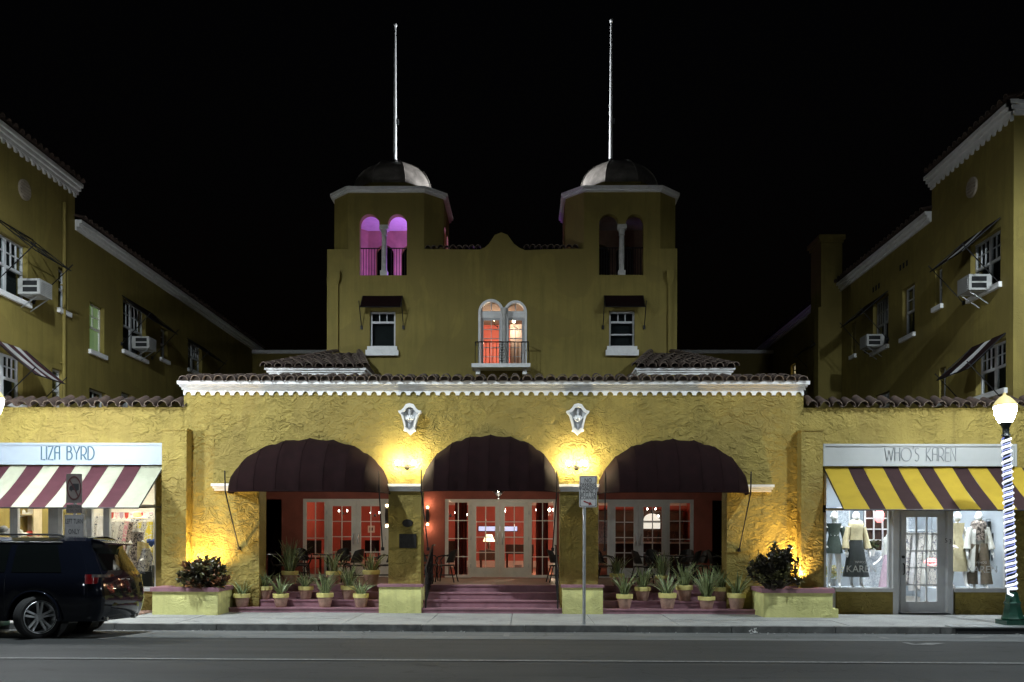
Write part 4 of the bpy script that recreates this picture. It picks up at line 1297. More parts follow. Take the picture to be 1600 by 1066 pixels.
# --- shop on the lamp side
RA0, RA1 = xr + .005, 15.0
ro0, ro1 = sx_(1287.5), sx_(1583)
shr, Rr = shop_shell('yellow one storey shop with a white name board and a yellow and maroon awning', RA0, RA1, [rect(ro0, ro1, -.2, zst)], zps, 'shop_wall_cool')
zb_r = Z_(921, YS, 1450)
r1 = (sx_(1293), sx_(1391)); r2 = (sx_(1487), sx_(1574)); rd = (sx_(1409), sx_(1476))
zhd = Z_(798, YS, 1450)
holes = [rect(*r1, zb_r + .03, zhd), rect(*r1, zhd + .05, zst - .08), rect(*r2, zb_r + .03, zhd), rect(*r2, zhd + .05, zst - .08), rect(*rd, .03, zhd - .03)]
front_frame(shr, holes, ro0, ro1, -.15, zst, 'grey_frame')
for h in holes[:4]:
    MB().box(h[0][0] - .01, h[1][0] + .01, YS + .125, YS + .13, h[0][1] - .01, h[2][1] + .01).build('pane', 'pane_glass', shr)
for (a, b) in ((sx_(1308), sx_(1398)), (sx_(1493), sx_(1582))):
    MB().box(a, b, YS - .01, YS + .075, -.15, zb_r - .06).build('stall_riser', 'stucco', shr)
    MB().box(a - .03, b, YS - .04, YS + .076, zb_r - .055, zb_r + .02).build('sill', 'grey_frame', shr)
for q in (1399, 1484): MB().box(sx_(q) - .05, sx_(q) + .06, YS - .02, YS + .078, -.1, zhd + .03).build('pilaster', 'grey_frame', shr)
dr = glazed('shop_door', shr, rd[0] + .004, rd[1] - .004, .035, zhd - .034, YS + .07, 3, 5, .115, .22, .10, 'grey_frame', gl='pane_glass', bar=.028)
MB().tube([(rd[0] + .06, YS + .06, .82), (rd[0] + .06, YS + .01, .84), (rd[0] + .06, YS + .01, 1.02), (rd[0] + .06, YS + .06, 1.04)], .014, 6).lathe([(.03, -.02), (.03, .02)], 10, (rd[0] + .055, YS + .055, 1.18), axis='y').build('handle', 'iron', dr)
MB().box(rd[0] - .05, rd[1] + .06, YS - .15, YS + .06, .012, .03).build('door_mat', 'dark_interior', shr)
for i, ch in enumerate('531'):
    text_part('house_number', ch, .125, (sx_(1477.5) + i * .085, YS - .026, Z_(845 + i * 1.5, YS, 1480)), 'ink_black', shr)
# window lettering
for (q, w_) in (((r1[0] + r1[1]) / 2 + .1, 1), ((r2[0] + r2[1]) / 2 + .12, 1)):
    text_part('window_lettering', 'KAREN', .20, (q, YS + .121, Z_(890, YS, 1350)), 'decal', shr, depth=.001)
    text_part('window_lettering', "WHO'S", .07, (q - .02, YS + .121, Z_(879, YS, 1350)), 'decal', shr, depth=.001)
# buttresses beside the arcade
for (a, b, lab, s) in ((252.5, 291, shl, 1), (1252, 1285.5, shr, -1)):
    xa, xb = X_(a, YP, 800), X_(b, YP, 800)
    zt_ = Z_(673, YP)
    MB().box(xa, xb, YP, YS - .002, -.2, zt_).build('buttress', 'stucco', lab)
    MB().box(xa - .02, xb + .02, YP - .02, YS - .002, zt_ + .001, zt_ + .035).build('buttress_cap', 'stucco', lab)

# ------------------------------------------------------------------ name boards with drawn letters
def arcp(cx, cy, rx, ry, a0, a1, n=8): return [(cx + rx * cos(radians(a0 + (a1 - a0) * i / n)), cy + ry * sin(radians(a0 + (a1 - a0) * i / n))) for i in range(n + 1)]
GLY = {
    'L': (.34, [[(0, 1), (0, 0), (.34, 0)]]), 'I': (.02, [[(0, 1), (0, 0)]]),
    'Z': (.46, [[(0, 1), (.44, 1), (0, 0), (.46, 0)]]),
    'A': (.44, [[(0, 0), (0, .78)] + arcp(.2, .78, .2, .22, 180, 90, 5) + [(.44, 1), (.44, 0)], [(0, .52), (.44, .52)]]),
    'B': (.48, [[(0, 0), (0, 1), (.2, 1)] + arcp(.2, .80, .2, .20, 90, -90, 6) + [(0, .6)], [(.2, .6)] + arcp(.2, .3, .28, .3, 90, -90, 7) + [(0, 0)]]),
    'Y': (.56, [[(0, 1), (.28, .42), (.56, 1)], [(.28, .42), (.28, 0)]]),
    'R': (.5, [[(0, 0), (0, 1), (.2, 1)] + arcp(.2, .68, .28, .32, 90, -90, 7) + [(0, .36)], [(.2, .36), (.5, 0)]]),
    'D': (.56, [[(0, 0), (0, 1), (.12, 1)] + arcp(.12, .5, .44, .5, 90, -90, 10) + [(0, 0)]]),
    'W': (.86, [[(0, 1), (.22, 0), (.43, .8), (.64, 0), (.86, 1)]]), 'H': (.46, [[(0, 1), (0, 0)], [(.46, 1), (.46, 0)], [(0, .62), (.46, .62)]]),
    'O': (.98, [arcp(.49, .5, .49, .5, 0, 360, 20)]), "'": (.06, [[(.05, 1.12), (.01, .88)]]),
    'S': (.38, [arcp(.2, .78, .17, .22, 40, 270, 8) + arcp(.17, .28, .2, .28, 90, -140, 8)]),
    'K': (.46, [[(0, 1), (0, 0)], [(.42, 1), (.02, .5), (.46, 0)]]), 'E': (.38, [[(.38, 1), (.12, 1)] + arcp(.12, .88, .12, .12, 90, 180, 3) + [(0, .1), (0, 0), (.38, 0)], [(0, .62), (.34, .62)]]),
    'N': (.46, [[(0, 0), (0, 1), (.46, 0.0), (.46, 1)]]), ' ': (.42, []),
}
def letters(parent, body, x0, x1, z0, hgt, Y, mat, r):
    tot = sum(GLY[c][0] for c in body) + .14 * (len(body) - 1)
    sx = (x1 - x0) / (tot * hgt); x = x0
    for c in body:
        w, st = GLY[c]
        if st:
            m = MB()
            for pl_ in st:
                m.tube([(x + p_[0] * hgt * sx, Y, z0 + p_[1] * hgt) for p_ in pl_], r, 5)
            m.build('letter', mat, parent, smooth=60)
        x += (w + .14) * hgt * sx
def name_board(label, x0, x1, body, lx0, lx1, mat, ink, lr):
    zb0, zb1 = Z_(728, YS - .1, 1100) , Z_(693.5, YS - .1, 1100)
    t = thing('name_board', label, 'sign', ((x0 + x1) / 2, YS, zb0))
    MB().box(x0 + .02, x1 - .02, YS - .10, YS - .003, zb0 + .02, zb1 - .02).build('board', mat, t)
    m = MB()
    m.box(x0, x1, YS - .125, YS - .004, zb1 - .045, zb1).box(x0, x1, YS - .125, YS - .004, zb0, zb0 + .045)
    m.box(x0, x0 + .045, YS - .125, YS - .004, zb0 + .046, zb1 - .046).box(x1 - .045, x1, YS - .125, YS - .004, zb0 + .046, zb1 - .046)
    m.build('frame', mat, t)
    letters(t, body, lx0, lx1, Z_(720, YS - .1, 1100) + .0, .275, YS - .106, ink, lr)
    return t
name_board('long white name board lettered LIZA BYRD above the maroon and cream awning', -14.5, X_(255, YS - .1, 710), 'LIZA BYRD', X_(65, YS - .1, 710), X_(147, YS - .1, 710), 'sign_board', 'ink_teal', .0145)
name_board("long white name board lettered WHO'S KAREN above the yellow and maroon awning", X_(1286, YS - .1, 710), X_(1588, YS - .1, 710), "WHO'S KAREN", X_(1382, YS - .1, 710), X_(1493, YS - .1, 710), 'sign_board_warm', 'ink_grey', .011)

# ------------------------------------------------------------------ striped shop awnings
def shop_awning(lab, x0, x1, stripes):
    pr = 1.22
    z0, z1 = Z_(729, YS), Z_(795.5, YS - pr)
    t = slope_awning(lab, x1 - x0, pr, z0 - z1, None, stripes, None, name='shop_awning', rods=False)
    t.location = ((x0 + x1) / 2, YS - .01, z0)
    for s in (-1, 1):
        xx = s * ((x1 - x0) / 2 + .02)
        MB().tube([(xx, -pr, z1 - z0 + .01), (xx, -.05, z1 - z0 + .06)], .018, 6).box(xx - .05, xx + .05, -.08, -.002, z1 - z0 - .02, z1 - z0 + .13).build('support_arm', 'iron', t, world=False)
    return t
xe = X_(256.5, YS, 730); per = 51.7 / (1400 / YS)
st = []; x = xe; first = .58
st = [(per * .685, 'cream_stripe')]
for i in range(10): st += [(per * .50, 'maroon_stripe'), (per * .50, 'cream_stripe')]
st = st[::-1]; wtot = sum(a for a, b in st)
shop_awning('maroon and cream striped sloping awning under the bluish name board', xe - wtot, xe, st)
xs0 = X_(1286, YS, 730); per = 53.4 / (1400 / YS)
st = [(per * .70, 'yellow_stripe')]
for i in range(7): st += [(per * .45, 'dark_stripe'), (per * .55, 'yellow_stripe')]
wtot = sum(a for a, b in st)
shop_awning('yellow and dark maroon striped sloping awning beside the street lamp', xs0, xs0 + wtot, st)

# ------------------------------------------------------------------ domed arcade awnings
def dome_awning(lab, x0, x1, ztop, proj, zrim, gores=10):
    a = (x1 - x0) / 2; h = ztop - zrim
    t = thing('dome_awning', lab, 'awning', ((x0 + x1) / 2, YF, zrim), group='domed maroon awnings over the arcade')
    n = gores * 4; m_ = 12
    rows = []
    def pt(fx, fp, k=1.0):
        # fx in [-1,1] along, fp 0 front rim .. pi/2 wall
        e = max(0.0, 1 - abs(fx) ** 2.3)
        hh = h * e ** .5 * k; pp = proj * max(0.0, 1 - abs(fx) ** 5) ** .40 * k
        return Vector((a * fx, -pp * cos(fp), hh * sin(fp)))
    us = []
    for g in range(gores):
        for j in range(4): us.append((g + j / 4) / gores)
    us.append(1.0)
    xs = [-cos(pi * (u * .92 + .04)) / cos(pi * .04) for u in us]
    xs[0], xs[-1] = -1.0, 1.0
    for i in range(m_ + 1):
        fp = (pi / 2) * i / m_
        row = []
        for j, fx in enumerate(xs):
            k = 1 - .032 * sin(pi * (j % 4) / 4) ** 2 - .008 * sin(j * 2.7 + i * 1.3)
            p_ = pt(fx, fp, k)
            row.append(p_)
        rows.append(row)
    inner = [[p_ * .985 + Vector((0, .0, -.003)) for p_ in r] for r in rows]
    MB().grid(rows).grid(inner).build('canopy', 'maroon_fabric', t, world=False, smooth=25)
    MB().tube([p_ + Vector((0, 0, .004)) for p_ in rows[0]], .018, 6).build('rim_frame', 'maroon_fabric', t, world=False, smooth=60)
    m = MB()
    for g in range(1, gores):
        m.tube([rows[i][g * 4] + Vector((0, -.002, .001)) for i in range(m_ + 1)], .006, 4)
    m.build('seam', 'maroon_fabric', t, world=False, smooth=60)
    for s in (-1, 1):
        fx = .93 * s
        f0 = pt(fx, 0)
        f0.y = -proj * .72
        top = f0 + Vector((s * .02, -.04, .42)); bot = Vector((s * (a - .14), -.05, zrod - zrim))
        MB().tube([top, f0 + Vector((s * .02, -.01, 0)), bot], .014, 6).box(bot.x - .03, bot.x + .03, -.05, -.003, bot.z - .04, bot.z + .03).build('support_rod', 'iron', t, world=False, smooth=60)
    return t
zrod = Z_(858, YF)
zrim = Z_(767, YF - .95)
dome_awning('domed maroon awning over the bay nearest the parked SUV, lit pale on one end', ux(364), ux(609), Z_(686, YF), 1.05, zrim - .02)
dome_awning('domed maroon awning over the entrance steps, between the two wall lamps', ux(659), ux(874), Z_(680, YF), 1.05, zrim)
dome_awning('domed maroon awning over the bay behind the no parking sign', ux(934), ux(1165), Z_(686, YF), 1.05, zrim - .02)
# ================================================================== THINGS ON THE ARCADE
emit('bulb_yellow', (1.0, 0.86, 0.52), 560)
emit('bulb_dim', (1.0, 0.62, 0.30), 14)
emit('bulb_white', (1.0, 0.95, 0.85), 20)
def wall_lamp(lab, px):
    c = Vector((ux(px), YF, Z_(731, YF)))
    t = thing('wall_lamp', lab, 'lamp', c, group='twin wall lamps between the arches')
    MB().lathe([(.055, 0), (.055, .02), (.03, .035), (.02, .06)], 12, (0, 0, 0)).xf(Matrix.Translation(c + Vector((0, -.002, 0))) @ Matrix.Rotation(pi / 2, 4, 'X')).build('back_plate', 'bronze', t, smooth=40)
    for s in (-1, 1):
        b = c + Vector((s * .165, -.24, .075))
        MB().tube([c + Vector((0, -.05, 0)), c + Vector((s * .08, -.17, -.01)), b + Vector((-s * .02, 0, -.075))], .012, 6).lathe([(.02, -.02), (.035, .0), (.03, .02)], 10, b + Vector((0, 0, -.075))).build('arm', 'bronze', t, smooth=50)
        MB().lathe([(0, -.05), (.03, -.04), (.045, .0), (.035, .035), (0, .05)], 12, b).build('bulb', 'bulb_yellow', t, smooth=60)
    return t
wall_lamp('twin bulb wall lamp above the pier with two dark plaques', 636)
wall_lamp('twin bulb wall lamp above the no parking sign', 900)
def shield(lab, px):
    c = Vector((ux(px), YF, Z_(656, YF, 800)))
    t = thing('shield_ornament', lab, 'ornament', c, group='plaster shields on the arcade')
    S = 1 / 75.07
    half = [(0, 24), (6, 22.5), (9.5, 17), (13, 13.5), (18, 12), (17, 9.5), (13.5, 6), (11, -2), (9, -10), (8, -15.5), (9.5, -18.5), (5.5, -19.5), (2.5, -22.5), (0, -25)]
    outl = [(c.x + x * S, c.z + z * S) for x, z in half] + [(c.x - x * S, c.z + z * S) for x, z in reversed(half[1:-1])]
    k = .74
    inn = [(c.x + x * S * k, c.z + (z * k + .4) * S) for x, z in half] + [(c.x - x * S * k, c.z + (z * k + .4) * S) for x, z in reversed(half[1:-1])]
    MB().plate(outl, [inn], front(YF - .17), .168).build('rim', 'white_paint', t)
    MB().plate(inn, [], front(YF - .09), .088).build('field', 'grey_frame', t)
    m = MB()
    for i in range(5):           # scallop shell
        a = radians(90 + (i - 2) * 24)
        p0 = Vector((c.x, YF - .10, c.z - 4 * S)); p1 = p0 + Vector((cos(a) * 9 * S, -.02, sin(a) * 10 * S))
        m.tube([p0, (p0 + p1) / 2 + Vector((0, -.03, 0)), p1], [.012, .03, .02], 6)
    m.lathe([(.0, -.03), (.05, 0), (.0, .03)], 8, (c.x, YF - .11, c.z - 4 * S))
    m.build('shell', 'white_paint', t, smooth=50)
    m = MB().tube([(c.x, YF - .10, c.z + 14 * S), (c.x, YF - .12, c.z + 6 * S)], [.05, .02], 6).tube([(c.x, YF - .10, c.z - 8 * S), (c.x, YF - .11, c.z - 16 * S)], [.05, .015], 6)
    m.build('relief', 'grey_frame', t, smooth=50)
shield('white plaster shield ornament above the lamp of the pier with plaques', 641)
shield('white plaster shield ornament above the no parking sign', 902)
c = Vector((ux(637), YF, Z_(818, YF)))
m = MB().lathe([(0, -.022), (.105, -.022), (.115, -.012), (.115, -.002), (0, -.002)], 24, c, sy=1, axis='y')
m.v = [(v[0], v[1], c.z + (v[2] - c.z) * .72) for v in m.v]
tag(m.build('oval_plaque', 'bronze'), 'dark oval plaque on the yellow pier, above a square plaque', 'plaque')
za, zb_ = Z_(856, YF), Z_(836, YF)
pq = thing('square_plaque', 'dark rectangular bronze plaque on the yellow pier, below an oval plaque', 'plaque', (ux(637), YF, za))
MB().box(ux(625), ux(650), YF - .02, YF - .002, za, zb_).build('plate', 'bronze', pq)
m = MB()
for q in ((625, 650),):
    m.box(ux(625) - .01, ux(650) + .01, YF - .028, YF - .003, zb_, zb_ + .015).box(ux(625) - .01, ux(650) + .01, YF - .028, YF - .003, za - .015, za).box(ux(625) - .012, ux(625), YF - .028, YF - .003, za, zb_).box(ux(650), ux(650) + .012, YF - .028, YF - .003, za, zb_)
m.build('border', 'bronze', pq)

# pendant lantern under the middle arch
c = P(779, 768, 20.3)
pd = thing('pendant_lantern', 'black pendant lantern with pale glass hanging over the entrance', 'lamp', c)
MB().tube([c + Vector((0, 0, .12)), (c.x, c.y, 3.34)], .012, 6).build('chain', 'iron', pd)
MB().lathe([(.17, .10), (.185, .04), (.13, -.02), (.09, -.03)], 14, c).build('glass_bowl', 'lantern_glass', pd, smooth=50)
MB().lathe([(.0, .02), (.08, .0), (.10, -.03), (.05, -.09), (.022, -.12), (.03, -.15), (0, -.18)], 12, c).lathe([(.19, .10), (.19, .12), (.06, .19), (.03, .24)], 14, c).build('iron_body', 'iron', pd, smooth=50)

lamp('lantern_light', 'POINT', c + Vector((0, 0, -.30)), 24, (1, .90, .72), pd, .06)
# porch wall sconces (lit), on the red wall between the bays
def porch_sconce(lab, px, Y=YD):
    c = P(px, 806, Y - .05)
    t = thing('porch_sconce', lab, 'lamp', c, group='sconces on the red porch wall')
    MB().lathe([(.0, -.18), (.035, -.16), (.045, .0), (.035, .16), (0, .18)], 10, c).build('black_cover', 'iron', t, smooth=50)
    for s in (-1, 1):
        MB().lathe([(0, -.03), (.03, -.02), (.03, .02), (0, .03)], 10, c + Vector((0, .0, s * .215))).build('bulb', 'bulb_dim', t, smooth=60)
        lamp('sconce_light', 'POINT', c + Vector((0, -.10, s * .32)), 3.5, (1, .66, .40), t, .04)
porch_sconce('lit up and down wall sconce on the red porch wall behind the pier with plaques', 668)
porch_sconce('lit up and down wall sconce on the jamb of the pier with plaques', 604.5, YF + .42)

# handrails on the steps
def handrail(lab, x, ends):
    t = thing('handrail', lab, 'handrail', (x, 18.5, 0), group='iron handrails on the entrance steps')
    A, B = Vector((x, 18.46, 0)), Vector((x, 19.75, 0))
    h = .86
    zA, zB = .09, FL - .01
    rails = MB().tube([(x, A.y - .10, zA + h - .12), (x, A.y - .12, zA + h - .06), (x, A.y - .06, zA + h), (x, A.y, zA + h), (x, B.y, zB + h), (x, B.y + .5, zB + h)], .018, 6)
    rails.tube([(x, A.y, zA + .12), (x, B.y, zB + .12)], .012, 5)
    rails.build('rail', 'iron', t, smooth=50)
    for (y, z) in ((A.y, zA), (B.y, zB)): MB().tube([(x, y, z), (x, y, z + h)], .018, 6).build('post', 'iron', t)
    for i in range(1, 8):
        f = i / 8; y = A.y + (B.y - A.y) * f; z = zA + (zB - zA) * f
        MB().tube([(x, y, z + .12), (x, y, z + h)], .009, 4).build('baluster', 'iron', t)
    m = MB()
    for i in range(3):
        y = A.y + (B.y - A.y) * (.25 + i * .25); z = zA + (zB - zA) * (.25 + i * .25) + .5
        m.tube([(x, y + .09 * cos(q), z + .11 * sin(q)) for q in [k * pi / 6 for k in range(13)]], .008, 4)
    m.build('scroll', 'iron', t, smooth=50)
handrail('black iron handrail on the steps beside the pier with plaques', pl[0][1] + .09, 1)
handrail('black iron handrail on the steps behind the no parking sign', pl[1][0] - .09, 1)

# ================================================================== PLANTERS, SHRUBS, UPLIGHTS
def planter(lab, x0, x1, y0, y1, ztop):
    t = thing('planter', lab, 'planter', ((x0 + x1) / 2, y0, 0))
    MB().box(x0, x1, y0, y1, -.2, ztop - .085).build('box', 'stucco_lemon', t)
    m = MB(); g_ = .035; w = .22
    z0, z1 = ztop - .084, ztop
    m.box(x0 - g_, x1 + g_, y0 - g_, y0 + w, z0, z1).box(x0 - g_, x1 + g_, y1 - .1, y1, z0, z1).box(x0 - g_, x0 + w, y0 + w + .001, y1 - .101, z0, z1).box(x1 - w, x1 + g_, y0 + w + .001, y1 - .101, z0, z1)
    m.build('coping', 'maroon_paint', t)
    MB().box(x0 + w, x1 - w, y0 + w, y1 - .1, z0, z1 - .03).build('soil', 'soil', t)
    return t
yA = G(300, 961).y; yB = G(1240, 965).y
zA = Z_(920, yA); zB = Z_(920, yB, 1240)
plA = (X_(238, yA, 940), X_(340, yA, 940)); plB = (X_(1193, yB, 945), X_(1301, yB, 945))
planter('yellow stucco planter with maroon coping beside the parked SUV', *plA, yA, YF - .004, zA)
planter('yellow stucco planter with maroon coping beside the shop with mannequins', *plB, yB, YF - .004, zB)
MB_ = MB().box(plB[1] + .002, plB[1] + .12, yB + .02, YF - .01, -.2, .17)
tag(MB_.build('footing', 'stucco_lemon'), 'low yellow stucco footing at the end of the planter by the mannequin shop', 'footing')

def leaf_mesh_into(m, p, d, L, w, mi, droop=.2):
    d = d.normalized()
    s = d.cross(Vector((0, 0, 1)))
    s = s.normalized() if s.length > .01 else Vector((1, 0, 0))
    n = s.cross(d).normalized()
    roll = random.uniform(-.8, .8); s2 = s * cos(roll) + n * sin(roll); n2 = n * cos(roll) - s * sin(roll)
    mid = p + d * L * .5 + n2 * L * .05
    tip = p + d * L + Vector((0, 0, -droop * L))
    m.add([p, mid + s2 * w * .5 + n2 * w * .12, tip, mid - s2 * w * .5 + n2 * w * .12, mid], [(0, 1, 4), (1, 2, 4), (2, 3, 4), (3, 0, 4)], mi)
def croton(lab, c, rx, ry, rz_, mats, seed, lean=0.0):
    random.seed(seed)
    t = thing('croton_shrub', lab, 'shrub', c)
    st = MB(); m = MB()
    tips = []
    for i in range(95):
        a = random.uniform(0, 2 * pi); u = random.random() ** .5
        e = random.uniform(.18, 1.0)
        d = Vector((cos(a) * u * rx * sqrt(1 - (e * .8) ** 2 * .7), sin(a) * u * ry, rz_ * e * (1.0 - .25 * u * u) * random.uniform(.85, 1.12)))
        d.x += lean * d.z
        tip = c + d
        b = c + Vector((d.x * .18, d.y * .18, 0))
        st.tube([b, b.lerp(tip, .5) + Vector((0, 0, .04)), tip], [.014, .010, .006], 4)
        tips.append((tip, d))
    for tip, d in tips:
        k = random.choice([0, 0, 1, 2, 2])
        nl = random.randint(13, 19)
        for j in range(nl):
            h = j / nl
            a = j * 2.4 + random.uniform(-.3, .3)
            el = -.35 + 1.6 * h
            dd = Vector((cos(a) * cos(el), sin(a) * cos(el), sin(el))) + d.normalized() * .25
            p_ = tip - d.normalized() * (1 - h) * .17
            leaf_mesh_into(m, p_, dd, random.uniform(.12, .20) * (1 - .3 * h), random.uniform(.05, .075), k if random.random() < .75 else random.choice([0, 1, 2]), .12)
    st.build('stem', 'bark', t)
    m.build('foliage', mats, t, kind='stuff')
    random.seed(seed + 50)
    return t
croton('low spreading croton shrub with rust and green leaves in the planter by the SUV', Vector((X_(316, YF - .78, 915), YF - .78, zA - .03)), .56, .34, .62, ['croton_green', 'croton_rust', 'croton_dark'], 11)
croton('tall dark croton shrub in the planter by the mannequin shop', Vector((X_(1206, YF - .85, 915), YF - .85, zB - .03)), .60, .36, .90, ['croton_dark', 'croton_green', 'croton_dark'], 23, lean=.12)
emit('uplight_face', (1, .62, .16), 30)
def uplight(lab, x, z, tgt, en):
    c = Vector((x, YF - .31, z))
    t = thing('uplight', lab, 'lamp', c, group='uplights in the planters')
    MB().lathe([(.0, -.06), (.035, -.05), (.045, .02), (.04, .03)], 10, c).tube([c + Vector((0, 0, -.06)), c + Vector((0, 0, -.16))], .01, 5).build('housing', 'iron', t, smooth=50)
    MB().lathe([(.0, .022), (.036, .022), (.036, .026), (0, .026)], 10, c).build('lens', 'uplight_face', t)
    lamp('uplight_beam', 'SPOT', c + Vector((0, 0, .05)), en, (1.0, .66, .22), t, .03, target=tgt, angle=radians(140), blend=1.0)
uplight('small ground uplight behind the croton by the SUV', X_(322, YF, 880), .66, (X_(325, YF), YF + .02, 2.6), 330)
uplight('small ground uplight behind the croton by the mannequin shop', X_(1240, YF, 880), .66, (X_(1236, YF), YF + .02, 2.6), 330)

# ------------------------------------------------------------------ potted plants on the steps
def pot_proto(kind):
    """kind: (rim radius, pot height, leaf count, leaf length, spread)"""
    R, hp, n, L, sp = kind
    t = thing('potted_plant', 'x', 'potted plant')
    MB().lathe([(R * .62, 0), (R * .66, .01), (R * .90, hp * .72), (R * .80, hp * .74)], 18).build('pot', 'pot_clay', t, world=False, smooth=40)
    MB().lathe([(R * .88, hp * .70), (R * .99, hp * .705), (R * 1.02, hp * .97), (R * .98, hp), (R * .88, hp * .99), (R * .86, hp * .88)], 18).build('rim', 'pot_rim', t, world=False, smooth=40)
    MB().lathe([(.001, hp * .9), (R * .87, hp * .9)], 14).build('soil', 'soil', t, world=False)
    m = MB()
    for i in range(n):
        a = random.uniform(0, 2 * pi); u = random.uniform(0, .55) * R
        p_ = Vector((cos(a) * u, sin(a) * u, hp * .88))
        l = L * random.uniform(.6, 1.12); w = random.uniform(.026, .042)
        out = sp * random.uniform(.25, 1.25) * (.35 + u / R)
        pts = []
        for k in range(6):
            f = k / 5
            pts.append(p_ + Vector((cos(a) * out * l * f ** 1.6, sin(a) * out * l * f ** 1.6, l * (f - .30 * out * f ** 2.6))))
        s = Vector((-sin(a), cos(a), 0)); tw = random.uniform(-.9, .9)
        s = (s * cos(tw) + Vector((cos(a), sin(a), 0)) * sin(tw)).normalized()
        wd = [.75, 1, 1, .85, .55, .04]
        for k in range(5):
            A, B = pts[k], pts[k + 1]; wa, wb = w * wd[k] / 2, w * wd[k + 1] / 2
            fold = Vector((cos(a), sin(a), 0)) * -.006
            for (ea, eb, mi) in ((-1, -.45, 1), (-.45, .0, 0), (0, .45, 0), (.45, 1, 1)):
                m.add([A + s * wa * ea + fold * (1 - abs(ea)), A + s * wa * eb + fold * (1 - abs(eb)), B + s * wb * eb + fold * (1 - abs(eb)), B + s * wb * ea + fold * (1 - abs(ea))], [(0, 1, 2, 3)], mi)
    m.build('foliage', ['blade_green', 'blade_pale'], t, world=False, kind='stuff')
    return t
protos = [pot_proto(k) for k in ((.175, .30, 22, .36, 1.5), (.175, .30, 32, .46, 1.3), (.18, .31, 40, .56, 1.15), (.19, .28, 58, .72, .9), (.17, .30, 28, .42, 1.6))]
used = [False] * len(protos)
rowname = {0: ('on the lowest step', levels[0], 18.57), 1: ('on the second step', levels[1], 18.88), 2: ('on the top step', levels[2], 19.18), 3: ('on the porch floor', FL, 19.46)}
def pot(px, row, k, lab, sc=1.0):
    nm, z, y = rowname[row]
    x = X_(px, y, 930)
    if used[k]: t = copy_tree(protos[k])
    else: t = protos[k]; used[k] = True
    t.location = (x, y, z); t.rotation_euler = (0, 0, random.uniform(0, 6.28)); sc *= random.uniform(.88, 1.1); t.scale = (sc, sc, sc * random.uniform(.92, 1.08))
    t['label'] = lab; t['group'] = 'potted plants on the arcade steps'
LB = 'in the bay by the SUV'; RB = 'in the bay behind the no parking sign'
P_ = 'potted spiky plant '
pot(378, 0, 0, P_ + 'with few short leaves, lowest step, beside the SUV planter')
pot(439, 0, 1, P_ + 'with pale leaves, second on the lowest step from the SUV')
pot(508, 0, 2, P_ + 'with tall pale leaves, lowest step before the SUV bay doors')
pot(564, 0, 4, P_ + 'in a shaded pot, lowest step, next to the plinth under the plaques')
pot(414, 1, 1, P_ + 'with bushy leaves, second step, nearest the SUV planter')
pot(478, 1, 4, P_ + 'in a shaded pot, second step, middle of the SUV bay')
pot(545, 1, 2, P_ + 'with upright leaves, second step, next to the plaque plinth')
pot(391, 3, 1, P_ + 'in the dark corner of the porch floor, nearest the SUV planter', 1.0)
pot(453, 3, 3, P_ + 'tallest in the SUV bay, on the porch floor before the chairs')
pot(521, 3, 2, P_ + 'on the porch floor before the glazed doors, SUV bay')
pot(580, 3, 1, P_ + 'on the porch floor next to the pier with plaques')
pot(976, 0, 2, P_ + 'with wide arching leaves, lowest step, first past the no parking sign')
pot(1043, 0, 1, P_ + 'with short pale leaves, lowest step, second past the no parking sign')
pot(1104, 0, 3, P_ + 'with long wild leaves, lowest step, third past the no parking sign', .95)
pot(1151, 0, 1, P_ + 'on the lowest step next to the planter of the tall dark croton')
pot(1004, 1, 2, P_ + 'in a shaded pot, second step, nearest the no parking sign')
pot(1069, 1, 2, P_ + 'in a shaded pot, second step, middle of the bay behind the sign')
pot(1127, 1, 2, P_ + 'in a shaded pot, second step, nearest the tall dark croton')
pot(964, 3, 2, P_ + 'on the porch floor right behind the no parking sign plinth')
pot(1034, 3, 3, P_ + 'bushiest on the porch floor, before the chairs behind the sign', .85)
pot(1150, 3, 2, P_ + 'on the porch floor in the dark corner by the tall croton')

